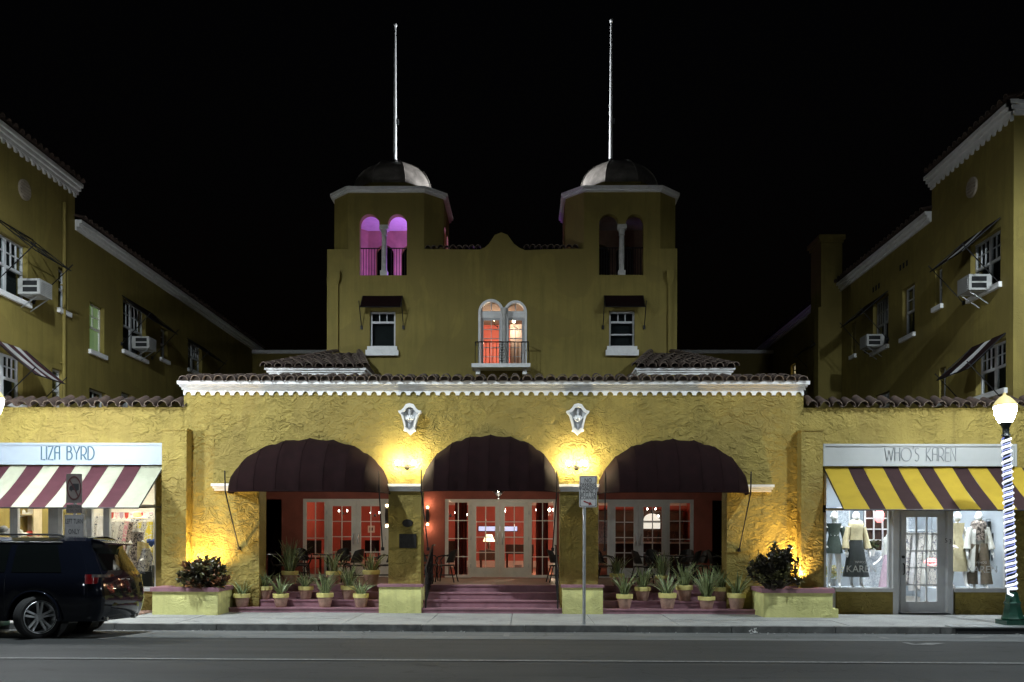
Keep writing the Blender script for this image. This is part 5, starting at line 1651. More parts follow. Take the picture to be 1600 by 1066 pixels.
# ------------------------------------------------------------------ porch chairs and tables
def make_chair():
    t = thing('bistro_chair', 'x', 'chair', group='black bistro chairs on the porch')
    hs, hb, w, d = .40, .76, .44, .42
    MB().lathe([(.0, hs - .03), (.20, hs - .03), (.215, hs - .012), (.20, hs), (0, hs + .004)], 18, sx=1, sy=.97).build('seat', 'black_wicker', t, world=False, smooth=50)
    rows = []
    for j in range(6):
        f = j / 5; z = hs + .05 + (hb - hs - .05) * f
        ww = .21 - .05 * max(0, f - .5) * 2
        rows.append([(ww * sin(q), -.02 + .20 * cos(q) * (1 - .05 * f) + .10 * f, z - .05 * (abs(q) / 1.2) ** 2 * f) for q in [-1.15 + 2.3 * i / 8 for i in range(9)]])
    r2 = [[(x * .94, y - .012, z) for x, y, z in r] for r in rows]
    MB().grid(rows).grid(r2).grid([rows[-1], r2[-1]]).build('backrest', 'black_wicker', t, world=False, smooth=60)
    for sx in (-1, 1):
        MB().tube([(sx * .17, -.15, hs - .02), (sx * .20, -.20, 0)], .014, 6).build('leg', 'iron', t, world=False)
        MB().tube([(sx * .16, .14, hs - .02), (sx * .19, .24, 0)], .014, 6).build('leg', 'iron', t, world=False)
        MB().tube([(sx * .19, .10, hb - .16), (sx * .235, .02, hs + .22), (sx * .24, -.12, hs + .19), (sx * .225, -.19, hs + .10), (sx * .17, -.15, hs - .02)], .016, 6).build('arm', 'black_wicker', t, world=False, smooth=60)
        MB().tube([(sx * .20 , -.19, .08), (sx * .15 , -.12, .28), (sx * .02, -.14, .36)], .008, 4).build('brace', 'table_top', t, world=False)
    MB().tube([(.19 * cos(q), .02 + .19 * sin(q), .16) for q in [i * pi / 8 for i in range(17)]], .008, 4, cap=False).build('ring_stretcher', 'table_top', t, world=False)
    return t
ch0 = make_chair(); chu = [False]
def chair(px, Y, face, lab):
    """face: degrees, 0 = facing the street"""
    t = ch0 if not chu[0] else copy_tree(ch0); chu[0] = True
    t.location = (X_(px, Y, 880), Y, FL - .003); t.rotation_euler = (0, 0, radians(face)); t['label'] = lab
def make_table():
    t = thing('bistro_table', 'x', 'table', group='round bistro tables on the porch')
    MB().lathe([(.0, .61), (.34, .61), (.35, .622), (.34, .635), (0, .636)], 24).build('table_top', 'table_top', t, world=False, smooth=40)
    MB().lathe([(.05, .609), (.025, .58), (.025, .08), (.05, .03)], 10).build('pedestal', 'iron', t, world=False, smooth=50)
    for k in range(4): MB().tube([(0, 0, .07), (.22 * cos(k * pi / 2 + .4), .22 * sin(k * pi / 2 + .4), .012)], .016, 5).build('foot', 'iron', t, world=False)
    return t
tb0 = make_table(); tbu = [False]
def table(px, Y, lab):
    t = tb0 if not tbu[0] else copy_tree(tb0); tbu[0] = True
    t.location = (X_(px, Y, 870), Y, FL - .003); t['label'] = lab
table(512, 20.7, 'round bistro table before the glazed doors in the bay by the SUV')
table(412, 20.7, 'round bistro table in the dark end of the porch by the SUV')
table(1050, 20.7, 'round bistro table before the glazed doors behind the no parking sign')
table(1150, 20.9, 'round bistro table in the dark end of the porch by the tall croton')
chair(385, 20.1, 60, 'black bistro chair in the dark porch corner nearest the SUV')
chair(442, 20.2, -100, 'black bistro chair with a curved back behind the tallest potted plant')
chair(470, 21.5, 20, 'black bistro chair against the red wall beside the glazed doors, SUV bay')
chair(468, 20.25, 120, 'black bistro chair turned to the table, before the sidelight, SUV bay')
chair(553, 20.25, -120, 'black bistro chair before the glazed door leaf, SUV bay')
chair(533, 21.4, -10, 'black bistro chair standing at the glazed doors, SUV bay')
chair(600, 20.5, -80, 'black bistro chair half hidden by the pier with plaques')
chair(697, 20.6, -100, 'black bistro chair beside the entrance doors, nearest the plaques')
chair(668, 20.9, 80, 'black bistro chair behind the handrail by the pier with plaques')
chair(872, 20.7, 100, 'black bistro chair at the entrance behind the handrail, behind the no parking sign pier')
chair(948, 20.5, 80, 'black bistro chair half hidden by the pier behind the no parking sign')
chair(1004, 20.2, 100, 'black bistro chair before the glazed doors, nearest the no parking sign')
chair(1022, 21.4, 15, 'black bistro chair standing at the glazed doors behind the no parking sign')
chair(1072, 21.4, -20, 'black bistro chair against the sidelight behind the no parking sign')
chair(1078, 20.2, -110, 'black bistro chair turned to the table before the red wall')
chair(1092, 20.9, -80, 'black bistro chair beside the red wall, near the dark opening')
chair(1122, 20.4, 70, 'black bistro chair before the dark opening by the tall croton')

# ================================================================== INSIDE THE LOBBY
def lobby_lamp_light(c, e, col, parent): lamp('room_light', 'POINT', c, e, col, parent, .08)
c = P(852, 800, YD + 3.0)
cd = thing('chandelier', 'black chandelier with small bright bulbs inside the entrance', 'chandelier', c)
m = MB().tube([c, (c.x, c.y, 3.28)], .012, 5).lathe([(0, -.12), (.04, -.08), (.05, 0), (.02, .06)], 10, c)
for i in range(6):
    a = i * pi / 3
    m.tube([c, c + Vector((.12 * cos(a), .12 * sin(a), -.09)), c + Vector((.24 * cos(a), .24 * sin(a), .0))], .010, 5)
m.build('frame', 'iron', cd, smooth=50)
for i in range(6):
    a = i * pi / 3
    MB().lathe([(0, -.03), (.03, -.02), (.03, .03), (0, .06)], 8, c + Vector((.24 * cos(a), .24 * sin(a), .05))).build('bulb', 'bulb_white', cd, smooth=60)
lobby_lamp_light(c + Vector((0, 0, -.35)), 200, (1, .74, .52), cd)
c = P(764, 841, YD + 3.6)
tl = thing('table_lamp', 'lit table lamp with a pale pleated shade inside the entrance', 'lamp', c)
emit('lamp_shade', (1.0, .78, .45), 2.2)
MB().lathe([(.17, -.10), (.09, .11)], 18, c, wob=lambda a, z: 1 + .03 * cos(12 * a)).build('shade', 'lamp_shade', tl, smooth=40)
MB().lathe([(.09, -.36), (.09, -.34), (.03, -.3), (.05, -.2), (.02, -.1)], 10, c).build('stand', 'dark_wood', tl, smooth=50)
def console(lab, px, Y, w, h):
    x = X_(px, Y, 880)
    t = thing('console_table', lab, 'table', (x, Y, FL))
    MB().box(x - w / 2, x + w / 2, Y - .2, Y + .2, FL + h - .28, FL + h).build('table_top', 'dark_wood', t)
    for sx in (-1, 1):
        for sy in (-1, 1): MB().tube([(x + sx * (w / 2 - .04), Y + sy * .16, FL), (x + sx * (w / 2 - .04), Y + sy * .16, FL + h - .28)], [.02, .035], 6).build('leg', 'dark_wood', t)
zt_ = c.z - .36 - FL
console('dark wooden console table under the lit table lamp', 764, YD + 3.6, .55, zt_)
console('dark wooden writing desk inside the entrance, behind the second door leaf', 812, YD + 3.0, .8, .82)
c = P(810, 886, YD + 2.7)
crd = MB().box(c.x - .10, c.x + .10, c.y, c.y + .006, c.z - .06, c.z + .06).build('notice_card', 'sign_board')
tag(crd, 'small pale notice card standing on the front of the writing desk', 'card')
# added pale blue glowing strip standing in for a reflection in the glass
emit('reflection_glow', (.45, .58, 1.0), 0.9)
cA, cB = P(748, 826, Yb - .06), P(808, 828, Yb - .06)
t = thing('reflection_strip', 'pale blue glowing strip standing in for a reflection, at the lobby back wall', 'light', (cA.x, Yb, cA.z))
MB().box(cA.x, cB.x, Yb - .09, Yb - .05, cA.z - .08, cA.z + .07).build('diffuser', 'reflection_glow', t)
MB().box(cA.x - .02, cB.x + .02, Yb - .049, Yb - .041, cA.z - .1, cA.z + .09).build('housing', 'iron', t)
def lobby_sconce(lab, px, py, Y, ml=6.0):
    c = P(px, py, Y)
    t = thing('lobby_sconce', lab, 'lamp', c, group='sconces in the lobby')
    m = MB().lathe([(0, -.1), (.03, -.07), (.02, .0)], 8, c)
    for s in (-1, 1):
        m.tube([c + Vector((0, 0, -.04)), c + Vector((s * .07, 0, -.08)), c + Vector((s * .13, 0, -.02))], .008, 4)
        MB().lathe([(0, -.02), (.022, 0), (.018, .03), (0, .05)], 8, c + Vector((s * .13, 0, .02))).build('bulb', 'bulb_white', t, smooth=60)
    m.build('bracket', 'iron', t, smooth=50)
    lamp('sconce_light', 'POINT', c + Vector((0, -.05, .16)), ml, (1, .60, .38), t, .05)
lobby_sconce('twin sconce on the red partition behind the sidelight, nearest the plaques', 704, 803, YD + 1.1)
lobby_sconce('twin sconce deeper in the lobby behind the same sidelight', 722, 806, YD + 2.4)
lobby_sconce('twin sconce in the red room seen through the glazed door, SUV bay', 586, 803, YD + 4.5, 11)
lobby_sconce('twin sconce in the red room seen past the first door leaf, SUV bay', 536, 800, YD + 5.6, 11)
lobby_sconce('twin sconce in the bar room seen through the door behind the no parking sign', 1018, 797, YD + 5.6, 4)
lobby_sconce('twin sconce in the bar room near the sidelight behind the no parking sign', 1035, 808, YD + 6.2, 3)
pf = P(580, 827, YD + 6.0)
t = thing('picture_frame', 'small framed picture on the red wall seen through the glazed door, SUV bay', 'picture', pf)
MB().box(pf.x - .11, pf.x + .11, pf.y, pf.y + .03, pf.z - .11, pf.z + .11).build('frame', 'cream_frame', t)
MB().box(pf.x - .055, pf.x + .055, pf.y - .004, pf.y - .001, pf.z - .055, pf.z + .055).build('print', 'print_brown', t)
for (px, Y, lab) in ((490, YD + 2.2, 'dark wooden chair in the red room behind the sidelight, SUV bay'), (583, YD + 3.2, 'dark wooden chair in the red room behind the glazed door, SUV bay'), (545, YD + 3.6, 'dark wooden chair deeper in the red room, SUV bay'),
                     (712, YD + 1.2, 'dark wooden chair in the lobby behind the sidelight by the plaques')):
    x = X_(px, Y, 890)
    t = thing('dining_chair', lab, 'chair', (x, Y, FL), random.uniform(-.5, .5), 'wooden chairs in the lobby')
    MB().box(-.2, .2, -.2, .2, .40, .44).build('seat', 'dark_wood', t, world=False)
    MB().box(-.19, .19, .17, .20, .55, .92).build('backrest', 'dark_wood', t, world=False)
    for sx in (-1, 1):
        MB().box(sx * .19 - .018, sx * .19 + .018, .165, .20, 0, .92).build('leg', 'dark_wood', t, world=False)
        MB().box(sx * .18 - .018, sx * .18 + .018, -.19, -.155, 0, .40).build('leg', 'dark_wood', t, world=False)
# bar counter and lit back bar in the room behind the no parking sign
xa, xb = X_(955, YD + 3.2, 880), X_(1090, YD + 3.2, 880)
bc = thing('bar_counter', 'dark bar counter inside the room behind the no parking sign', 'bar', ((xa + xb) / 2, YD + 3.2, FL))
MB().box(xa, xb, YD + 3.2, YD + 3.7, FL, FL + .85).build('front', 'dark_wood', bc)
MB().box(xa - .03, xb + .03, YD + 3.12, YD + 3.75, FL + .851, FL + .90).build('counter_top', 'cream_frame', bc)
bl = P(1022, 812, YD + 6.8)
emit('bar_glow', (.92, .95, .88), .6)
t = thing('back_bar_light', 'pale glowing arched back bar panel behind the bar counter', 'light', bl)
MB().plate(arch(bl.x - .34, bl.x + .20, bl.z - .30, bl.z - .02, .22, 12), [], front(bl.y), .05).build('panel', 'bar_glow', t)
for i in range(7):
    x = bl.x - .9 + i * .26 + random.uniform(-.05, .05); y = YD + 3.45
    b = thing('bottle', ordinal(i) + ' bottle along the bar counter, counted from the no parking sign', 'bottle', (x, y, FL + .9), group='bottles on the bar counter')
    MB().lathe([(.035, FL + .901), (.038, FL + 1.08), (.014, FL + 1.13), (.014, FL + 1.2)], 8, (x, y, 0)).build('body', random.choice(['cloth_green', 'dark_wood', 'print_brown']), b, smooth=50)
x, z = X_(942, YD + 1.6, 830), Z_(830, YD + 1.6)
t = thing('wall_mirror', 'pale patterned panel hanging behind the sidelight by the no parking sign', 'picture', (x, YD + 1.6, z))
emit('bluish_panel', (.5, .62, .8), .35)
MB().box(x - .16, x + .16, YD + 1.6, YD + 1.63, z - .34, z + .30).build('panel', 'print_art', t)
lamp('room_light', 'POINT', (ux(1020), YD + 2.2, 2.9), 6, (1, .72, .5), bc, .1)
# ================================================================== SHOP CONTENTS
emit('shop_tube', (1.0, .93, .78), 26.0)
emit('shop_tube_cool', (.86, .93, 1.0), 26.0)
def shop_lights(root_room, mat, n, lab, col, e):
    a, b, y0, y1, zc_ = root_room
    for i in range(n):
        x = a + (b - a) * (i + .5) / n
        t = thing('ceiling_light', ordinal(i) + ' ' + lab, 'light', (x, (y0 + y1) / 2, zc_), group='ceiling lights in the ' + lab.split(' in the ')[-1])
        MB().box(x - .12, x + .12, y0 + .04, y1 - .6, zc_ - .06, zc_ - .004).build('housing', 'white_paint', t)
        MB().box(x - .10, x + .10, y0 + .06, y1 - .62, zc_ - .075, zc_ - .061).build('diffuser', mat, t)
shop_lights(Lr, 'shop_tube', 4, 'long ceiling light hidden behind the awning in the hat shop', (1, .9, .75), 1)
shop_lights(Rr, 'shop_tube_cool', 3, 'long ceiling light hidden behind the awning in the mannequin shop', (.85, .92, 1), 1)

def fill_spot(lab, x, z, tgt, e, col, grp):  # unseen spotlights added to brighten the mannequins from the front
    y = YS + .42
    t = thing('fill_spot', lab, 'spotlight', (x, y, z), group=grp)
    MB().lathe([(.03, -.05), (.045, .05), (.02, .07)], 10, (x, y, z)).tube([(x, y, z + .06), (x, y, 3.195)], .01, 5).build('housing', 'white_paint', t, smooth=50)
    lamp('fill_spot_beam', 'SPOT', (x, y, z - .08), e, col, t, .05, target=tgt, angle=radians(95), blend=.7)
for (px, lab) in ((1303, 'above the short green dress'), (1336, 'above the pleated skirt'), (1375, 'at the inner edge of the first window'), (1500, 'above the pale yellow dress'), (1532, 'above the long open coat'), (1445, 'above the glazed shop door')):
    x = X_(px, YS + .6, 800); fill_spot('added unseen white fill spotlight ' + lab, x, 2.85, (x, YS + .95, 1.1), 85, (.88, .94, 1.0), 'added fill spotlights in the mannequin shop')
for (px, lab) in ((214, 'above the straw hat mannequin'), (185, 'above the patterned garments')):
    x = X_(px, YS + .6, 800); fill_spot('added unseen white fill spotlight ' + lab, x, 2.85, (x, YS + .95, 1.1), 55, (1, .94, .8), 'added fill spotlights in the hat shop')
# ---- mannequins: one continuous body, clothes as parts
def skin_body(name, pts, edges, parent, mat, sub=1):
    me = bpy.data.meshes.new(name)
    me.from_pydata([p[:3] for p in pts], edges, [])
    ob = bpy.data.objects.new(name, me); COL.objects.link(ob)
    ob.parent = parent
    ob.modifiers.new('skin', 'SKIN')
    if not me.skin_vertices: me.skin_vertices.new()
    sv = me.skin_vertices[0].data
    for i, p in enumerate(pts):
        r = p[3]; sv[i].radius = (r, r if len(p) < 5 else p[4]); sv[i].use_root = (i == 0)
    ss = ob.modifiers.new('subdivision', 'SUBSURF'); ss.levels = ss.render_levels = sub
    dg = bpy.context.evaluated_depsgraph_get()
    m2 = bpy.data.meshes.new_from_object(ob.evaluated_get(dg))
    m2.materials.clear(); m2.materials.append(MATS[mat])
    m2.polygons.foreach_set('use_smooth', [True] * len(m2.polygons))
    ob.modifiers.clear(); ob.data = m2
    return ob
def mannequin(lab, loc, rz, hgt=1.62, armL='hang', armR='hang', step=.08, outfit=(), hat=False):
    t = thing('mannequin', lab, 'mannequin', loc, rz, 'mannequins in the shop windows')
    s = hgt / 1.75
    def arm(side, k):
        sh = (side * .175, 0, 1.40, .045)
        if k == 'hip': return [sh, (side * .29, .05, 1.15, .036), (side * .20, -.12, .98, .026), (side * .17, -.17, .95, .024)]
        if k == 'bend': return [sh, (side * .25, .03, 1.13, .036), (side * .25, -.16, 1.00, .026), (side * .24, -.22, .98, .024)]
        return [sh, (side * .24, .01, 1.13, .036), (side * .27, -.05, .90, .026), (side * .275, -.07, .85, .024)]
    pts = [(0, 0, .95, .13, .10), (0, 0, 1.12, .10, .085), (0, 0, 1.28, .13, .10), (0, 0.01, 1.40, .10, .07), (0, 0, 1.49, .042), (0, -.01, 1.55, .05)]
    ed = [(0, 1), (1, 2), (2, 3), (3, 4), (4, 5)]
    for side, k in ((-1, armL), (1, armR)):
        a = arm(side, k); b = len(pts); pts += a
        ed += [(3, b)] + [(b + i, b + i + 1) for i in range(len(a) - 1)]
    for side in (-1, 1):
        b = len(pts); f = -step if side > 0 else step * .3
        pts += [(side * .09, 0, .88, .085), (side * .095, f * .5, .50, .055), (side * .10, f, .08, .036), (side * .10, f - .13, .025, .03)]
        ed += [(0, b), (b, b + 1), (b + 1, b + 2), (b + 2, b + 3)]
    pts = [(p[0] * s, p[1] * s, p[2] * s) + tuple(r * s for r in p[3:]) for p in pts]
    skin_body('body', pts, ed, t, 'mannequin')
    # head: egg with brow, nose, chin, ears
    m = MB()
    hd = []
    for i in range(11):
        a = pi * i / 10; zz = 1.645 + .125 * cos(a); r = sin(a)
        row = []
        for j in range(16):
            q = 2 * pi * j / 16
            x = .076 * r * cos(q); y = .095 * r * sin(q) - .012
            if sin(q) < 0:
                fz = zz - 1.645
                y += -.012 * max(0, 1 - abs(fz + .01) * 22) * max(0, 1 - abs(cos(q)) * 3.2)       # nose
                y += .010 * max(0, 1 - abs(fz - .018) * 40) * max(0, 1 - abs(abs(cos(q)) - .42) * 5)  # eye hollows
            if zz < 1.60: x *= 1 - (1.60 - zz) * 2.2
            row.append((x * s, y * s, zz * s))
        hd.append(row)
    m.grid(hd, closed=True)
    for e in (-1, 1): m.lathe([(0, -.03), (.013, -.015), (.016, .012), (0, .03)], 6, (e * .076 * s, .0, 1.645 * s))
    m.build('head', 'mannequin', t, world=False, smooth=60)
    em = MB()
    for e in (-1, 1): em.box(e * .033 * s - .016 * s, e * .033 * s + .016 * s, -.100 * s, -.080 * s, 1.657 * s, 1.668 * s)
    em.box(-.018 * s, .018 * s, -.098 * s, -.08 * s, 1.583 * s, 1.59 * s)
    em.build('painted_face', 'ink_grey', t, world=False)
    # hands
    for side, k in ((-1, armL), (1, armR)):
        a = arm(side, k); w_, p_ = Vector(a[3][:3]), Vector(a[2][:3]); d = (w_ - p_).normalized()
        h = MB(); h.tube([w_ * s, (w_ + d * .035) * s, (w_ + d * .085) * s], [.020 * s, .030 * s, .026 * s], 6)
        lat = Vector((0, 1, 0)) if k == 'hang' else Vector((1, 0, 0))
        for i, L in enumerate((.062, .075, .070, .052)):
            o_ = lat * (-.024 + .016 * i); b0 = w_ + d * .08 + o_
            h.tube([b0 * s, (b0 + d * L * .55) * s, (b0 + d * L + Vector((-side * .012, 0, -.004))) * s], [.008 * s, .0075 * s, .005 * s], 5)
        b0 = w_ + d * .03 - lat * .026
        h.tube([b0 * s, (b0 + d * .03 - lat * .022) * s, (b0 + d * .062 - lat * .026) * s], [.009 * s, .0085 * s, .006 * s], 5)
        h.build('hand', 'mannequin', t, world=False, smooth=60)
    for kind, mat in outfit:
        m = MB(); sm = 60
        if kind == 'skirt':
            m.lathe([(.115, 1.10), (.155, .98), (.19, .80), (.245, .50), (.30, .24), (.295, .238), (.14, .97), (.10, 1.09)], 40, sx=s, sy=s * .8, wob=lambda a, z: 1 + .045 * sin(14 * a + z * 2) * max(0, 1.05 - z)); nm = 'skirt'
        elif kind == 'short_dress':
            m.lathe([(.17, 1.385), (.152, 1.28), (.115, 1.12), (.158, .95), (.20, .74), (.195, .738), (.15, .95), (.11, 1.12), (.14, 1.27)], 32, sx=s, sy=s * .72, wob=lambda a, z: 1 + .03 * sin(9 * a) * max(0, 1.0 - z)); nm = 'dress'
        elif kind == 'long_dress':
            m.lathe([(.172, 1.40), (.155, 1.28), (.12, 1.12), (.165, .95), (.21, .70), (.27, .36), (.265, .358), (.16, .95), (.115, 1.12), (.14, 1.27)], 36, sx=s, sy=s * .75, wob=lambda a, z: 1 + .04 * sin(10 * a + 3 * z) * max(0, 1.1 - z)); nm = 'dress'
        elif kind == 'blouse':
            m.lathe([(.07, 1.47), (.15, 1.42), (.178, 1.36), (.168, 1.26), (.15, 1.12), (.165, 1.03), (.16, 1.028), (.14, 1.12)], 28, sx=s, sy=s * .70, wob=lambda a, z: 1 + .025 * sin(11 * a + 9 * z)); nm = 'blouse'
        elif kind == 'coat':
            v0 = len(m.v)
            rows = []
            for i in range(11):
                z = 1.44 - i * .105; r = [.09, .175, .185, .175, .175, .19, .205, .225, .245, .26, .275][i]
                rows.append([(r * s * sin(q) * (1 + .03 * sin(9 * q + i)), r * s * .75 * cos(q) * (1 + .03 * sin(8 * q)), z * s) for q in [-2.55 + 5.1 * j / 24 for j in range(25)]])
            r2 = [[(x * .96, y * .96, z) for x, y, z in r] for r in rows]
            m.grid(rows).grid(r2); nm = 'coat'
        elif kind == 'trousers':
            for side in (-1, 1):
                f = -step if side > 0 else step * .3
                m.tube([(side * .085 * s, 0, 1.02 * s), (side * .10 * s, f * .3 * s, .75 * s), (side * .12 * s, f * .7 * s, .40 * s), (side * .13 * s, f * s, .10 * s)], [.11 * s, .105 * s, .11 * s, .13 * s], 14)
            nm = 'trousers'
        elif kind in ('sleeves', 'wide_sleeves'):
            for side, k in ((-1, armL), (1, armR)):
                a = [Vector(q[:3]) * s for q in arm(side, k)]
                rr = [.062, .052, .040] if kind == 'sleeves' else [.065, .07, .082]
                m.tube([a[0], a[1], a[2]], [r * s for r in rr], 12, cap=False)
            nm = 'sleeves'
        elif kind == 'shawl':
            rows = []
            for i in range(9):
                z = 1.42 - i * .12
                rows.append([((.05 + j * .045 + .02 * i * (j / 6)) * s, (-.12 - .03 * sin(j * 1.9 + i * .4)) * s, (z - .02 * j * (1 if i else .4)) * s) for j in range(7)])
            m.grid(rows); m.grid([[(x, y + .008, z) for x, y, z in r] for r in rows]); nm = 'shawl'
        m.build(nm, mat, t, world=False, smooth=sm)
    if hat:
        m = MB().lathe([(.235, 1.70), (.24, 1.705), (.11, 1.735), (.10, 1.78), (.085, 1.83), (.03, 1.85), (0, 1.85)], 28, sx=s, sy=s, wob=lambda a, z: 1 + (.06 * sin(3 * a) if z < 1.72 else 0))
        m.build('straw_hat', 'straw', t, world=False, smooth=50)
    return t
def stand(lab, x0, x1, y0, y1, z):
    b = thing('display_platform', lab, 'platform', ((x0 + x1) / 2, y0, .02))
    MB().box(x0, x1, y0, y1, .022, z).build('deck', 'shop_wall_cool', b)
# right shop
stand('pale display platform behind the shop window nearest the planter', r1[0] - .1, r1[1] + .05, YS + .35, YS + 1.35, .50)
stand('pale display platform behind the shop window nearest the street lamp', r2[0] - .05, r2[1] + .1, YS + .35, YS + 1.35, .50)
def man_at(px, Y, ztop_px, **k):
    pass
Ym = YS + .78
def mx(px, Y=Ym): return X_(px, Y, 850)
hR = Z_(800.5, Ym, 1350) - .50
mannequin('white mannequin in a short dark green dress in the window nearest the planter', (mx(1303), Ym, .50), radians(-8), hR, 'bend', 'hang', .10, [('short_dress', 'cloth_green'), ('sleeves', 'cloth_green')])
mannequin('white mannequin in a cream blouse and long dark pleated skirt', (mx(1336), Ym - .05, .50), radians(6), hR, 'hang', 'hang', .06, [('blouse', 'cloth_cream'), ('skirt', 'cloth_black'), ('wide_sleeves', 'cloth_cream')])
mannequin('white mannequin in a pale pink skirt, half hidden at the edge of the window', (mx(1390, YS + 1.9), YS + 1.9, .16), radians(-60), hR * .93, 'bend', 'bend', .06, [('blouse', 'cloth_white'), ('skirt', 'cloth_pink')])
mannequin('white mannequin in a pale yellow midi dress behind the window lettering', (mx(1497), Ym + .05, .50), radians(8), hR, 'bend', 'hang', .20, [('long_dress', 'cloth_cream')])
mannequin('white mannequin in brown trousers and a long pale open coat', (mx(1527), Ym - .05, .50), radians(-5), hR, 'hang', 'hang', .14, [('blouse', 'print_brown'), ('trousers', 'cloth_brown'), ('coat', 'cloth_white'), ('wide_sleeves', 'cloth_white')])
# left shop
Yl = YS + .75
hL = Z_(823, Yl, 214) - .25
mannequin('mannequin in a wide straw hat, dark printed dress and pale yellow shawl', (mx(214, Yl), Yl, .25), radians(5), hL * .975, 'hang', 'bend', .06, [('long_dress', 'print_brown'), ('shawl', 'cloth_yellow')], hat=True)

def garment(t, x, y, z, w, L, mat, turn):
    m = MB(); rows = []
    for i in range(6):
        f = i / 5; ww = w * (.55 + .45 * min(1, f * 3)) * (1 + .15 * f)
        rows.append([(x + (ww * (j / 6 - .5)) * cos(turn) + .018 * sin(j * 2.1 + i), y + ww * (j / 6 - .5) * sin(turn) + .02 * sin(j * 1.7), z - L * f) for j in range(7)])
    m.grid(rows); m.grid([[(a, b + .025, c) for a, b, c in r] for r in rows]); m.grid([rows[-1], [(a, b + .025, c) for a, b, c in rows[-1]]])
    m.tube([(x, y + .01, z), (x, y + .01, z + .05)], .006, 4)
    m.build('garment', mat, t)
def clothes_rack(lab, x0, x1, y, z, mats, L=.85, n=10, w=.34, turn=.9):
    t = thing('clothes_rack', lab, 'clothes rack', ((x0 + x1) / 2, y, .02))
    MB().tube([(x0, y, .03), (x0, y, z), (x1, y, z), (x1, y, .03)], .016, 6).build('rail', 'steel', t, smooth=50)
    for i in range(n):
        x = x0 + .06 + (x1 - x0 - .12) * i / (n - 1)
        garment(t, x, y - .01, z - .05, w, L * random.uniform(.85, 1.1), random.choice(mats), turn + random.uniform(-.2, .2))
clothes_rack('rack of grey and black garments in the window nearest the street lamp', mx(1537, YS + 1.5), mx(1590, YS + 1.5), YS + 1.5, 2.0, ['cloth_grey', 'cloth_black', 'cloth_grey', 'cloth_white'], 1.0, 9)
clothes_rack('rack of long white dresses behind the glazed shop door', mx(1405, YS + 2.2), mx(1480, YS + 2.2), YS + 2.2, 1.75, ['cloth_white', 'cloth_white', 'sheer', 'print_white'], 1.25, 7, .42, .35)
# red garment on the wall, lips neon, plant, flowers
emit('neon_red', (1, .06, .07), 5)
c = P(1456, 878, YS + .9)
t = thing('neon_sign', 'glowing red lips shaped neon sign behind the glazed shop door', 'neon sign', c)
m = MB()
up = [(-.16, 0), (-.08, .05), (-.03, .065), (0, .045), (.03, .065), (.08, .05), (.16, 0)]
lo = [(-.16, 0), (-.08, -.055), (0, -.07), (.08, -.055), (.16, 0)]
for pl_ in (up, lo, [(-.16, 0), (-.04, .01), (.04, .01), (.16, 0)]): m.tube([(c.x + a, c.y, c.z + b) for a, b in pl_], .016, 6)
m.build('tube', 'neon_red', t, smooth=60)
MB().box(c.x - .004, c.x + .004, c.y + .002, c.y + .006, c.z + .06, 3.19).build('cord', 'iron', t)
c = P(1374, 806, YS + 2.6)
emit('red_glow', (1, .12, .12), 1.6)
t = thing('red_lantern', 'glowing red hanging lantern at the top of the shop window', 'lamp', c)
MB().lathe([(.05, -.16), (.10, -.10), (.11, .05), (.06, .14)], 12, c).build('shade', 'red_glow', t, smooth=50)
MB().tube([c + Vector((0, 0, .14)), (c.x, c.y, 3.19)], .006, 4).build('cord', 'iron', t)
# added lattice standing in for a reflected window grid behind the first window
xa, xb = X_(1351, YS + 3, 850), X_(1394, YS + 3, 850); za, zb_ = Z_(862, YS + 3, 1370), Z_(792, YS + 3, 1370)
t = thing('reflection_lattice', 'white lattice standing in for a reflected window grid behind the pleated skirt mannequin', 'screen', ((xa + xb) / 2, YS + 3, za))
hol = []
for i in range(3):
    for j in range(4): hol.append(rect(xa + .03 + (xb - xa - .03) * i / 3, xa + (xb - xa - .03) * (i + 1) / 3, za + .03 + (zb_ - za - .03) * j / 4, za + (zb_ - za - .03) * (j + 1) / 4))
MB().plate(rect(xa, xb, za, zb_), hol, front(YS + 3), .04).build('frame', 'white_paint', t)
MB().box(xa, xb, YS + 3.06, YS + 3.08, za, zb_).build('backing', 'dark_wood', t)
MB().box(xa - .1, xb + .1, YS + 2.8, YS + 3.1, .02, za - .01).build('base_cabinet', 'print_art', t)
random.seed(91)
def leafy(lab, c, mats, r, n, L):
    t = thing('display_plant', lab, 'plant', c)
    m = MB()
    for i in range(n):
        a = random.uniform(0, 2 * pi); e = random.uniform(-.2, 1.3)
        leaf_mesh_into(m, c + Vector((random.uniform(-r, r) * .6, random.uniform(-r, r) * .6, random.uniform(0, r))), Vector((cos(a) * cos(e), sin(a) * cos(e), sin(e))), L * random.uniform(.6, 1.1), L * .4, random.randint(0, len(mats) - 1))
    m.build('foliage', mats, t, kind='stuff')
    MB().lathe([(.06, -.14), (.10, .02)], 10, c).build('pot', 'white_paint', t)
leafy('green leafy plant on the cabinet behind the pleated skirt mannequin', P(1362, 860, YS + 2.7), ['blade_green', 'croton_green'], .18, 90, .16)
c = P(1310, 905, YS + .75)
leafy('yellow flowers at the feet of the mannequin in the short green dress', Vector((c.x, YS + 1.1, .66)), ['print_yellow', 'cloth_yellow', 'blade_pale'], .28, 160, .12)
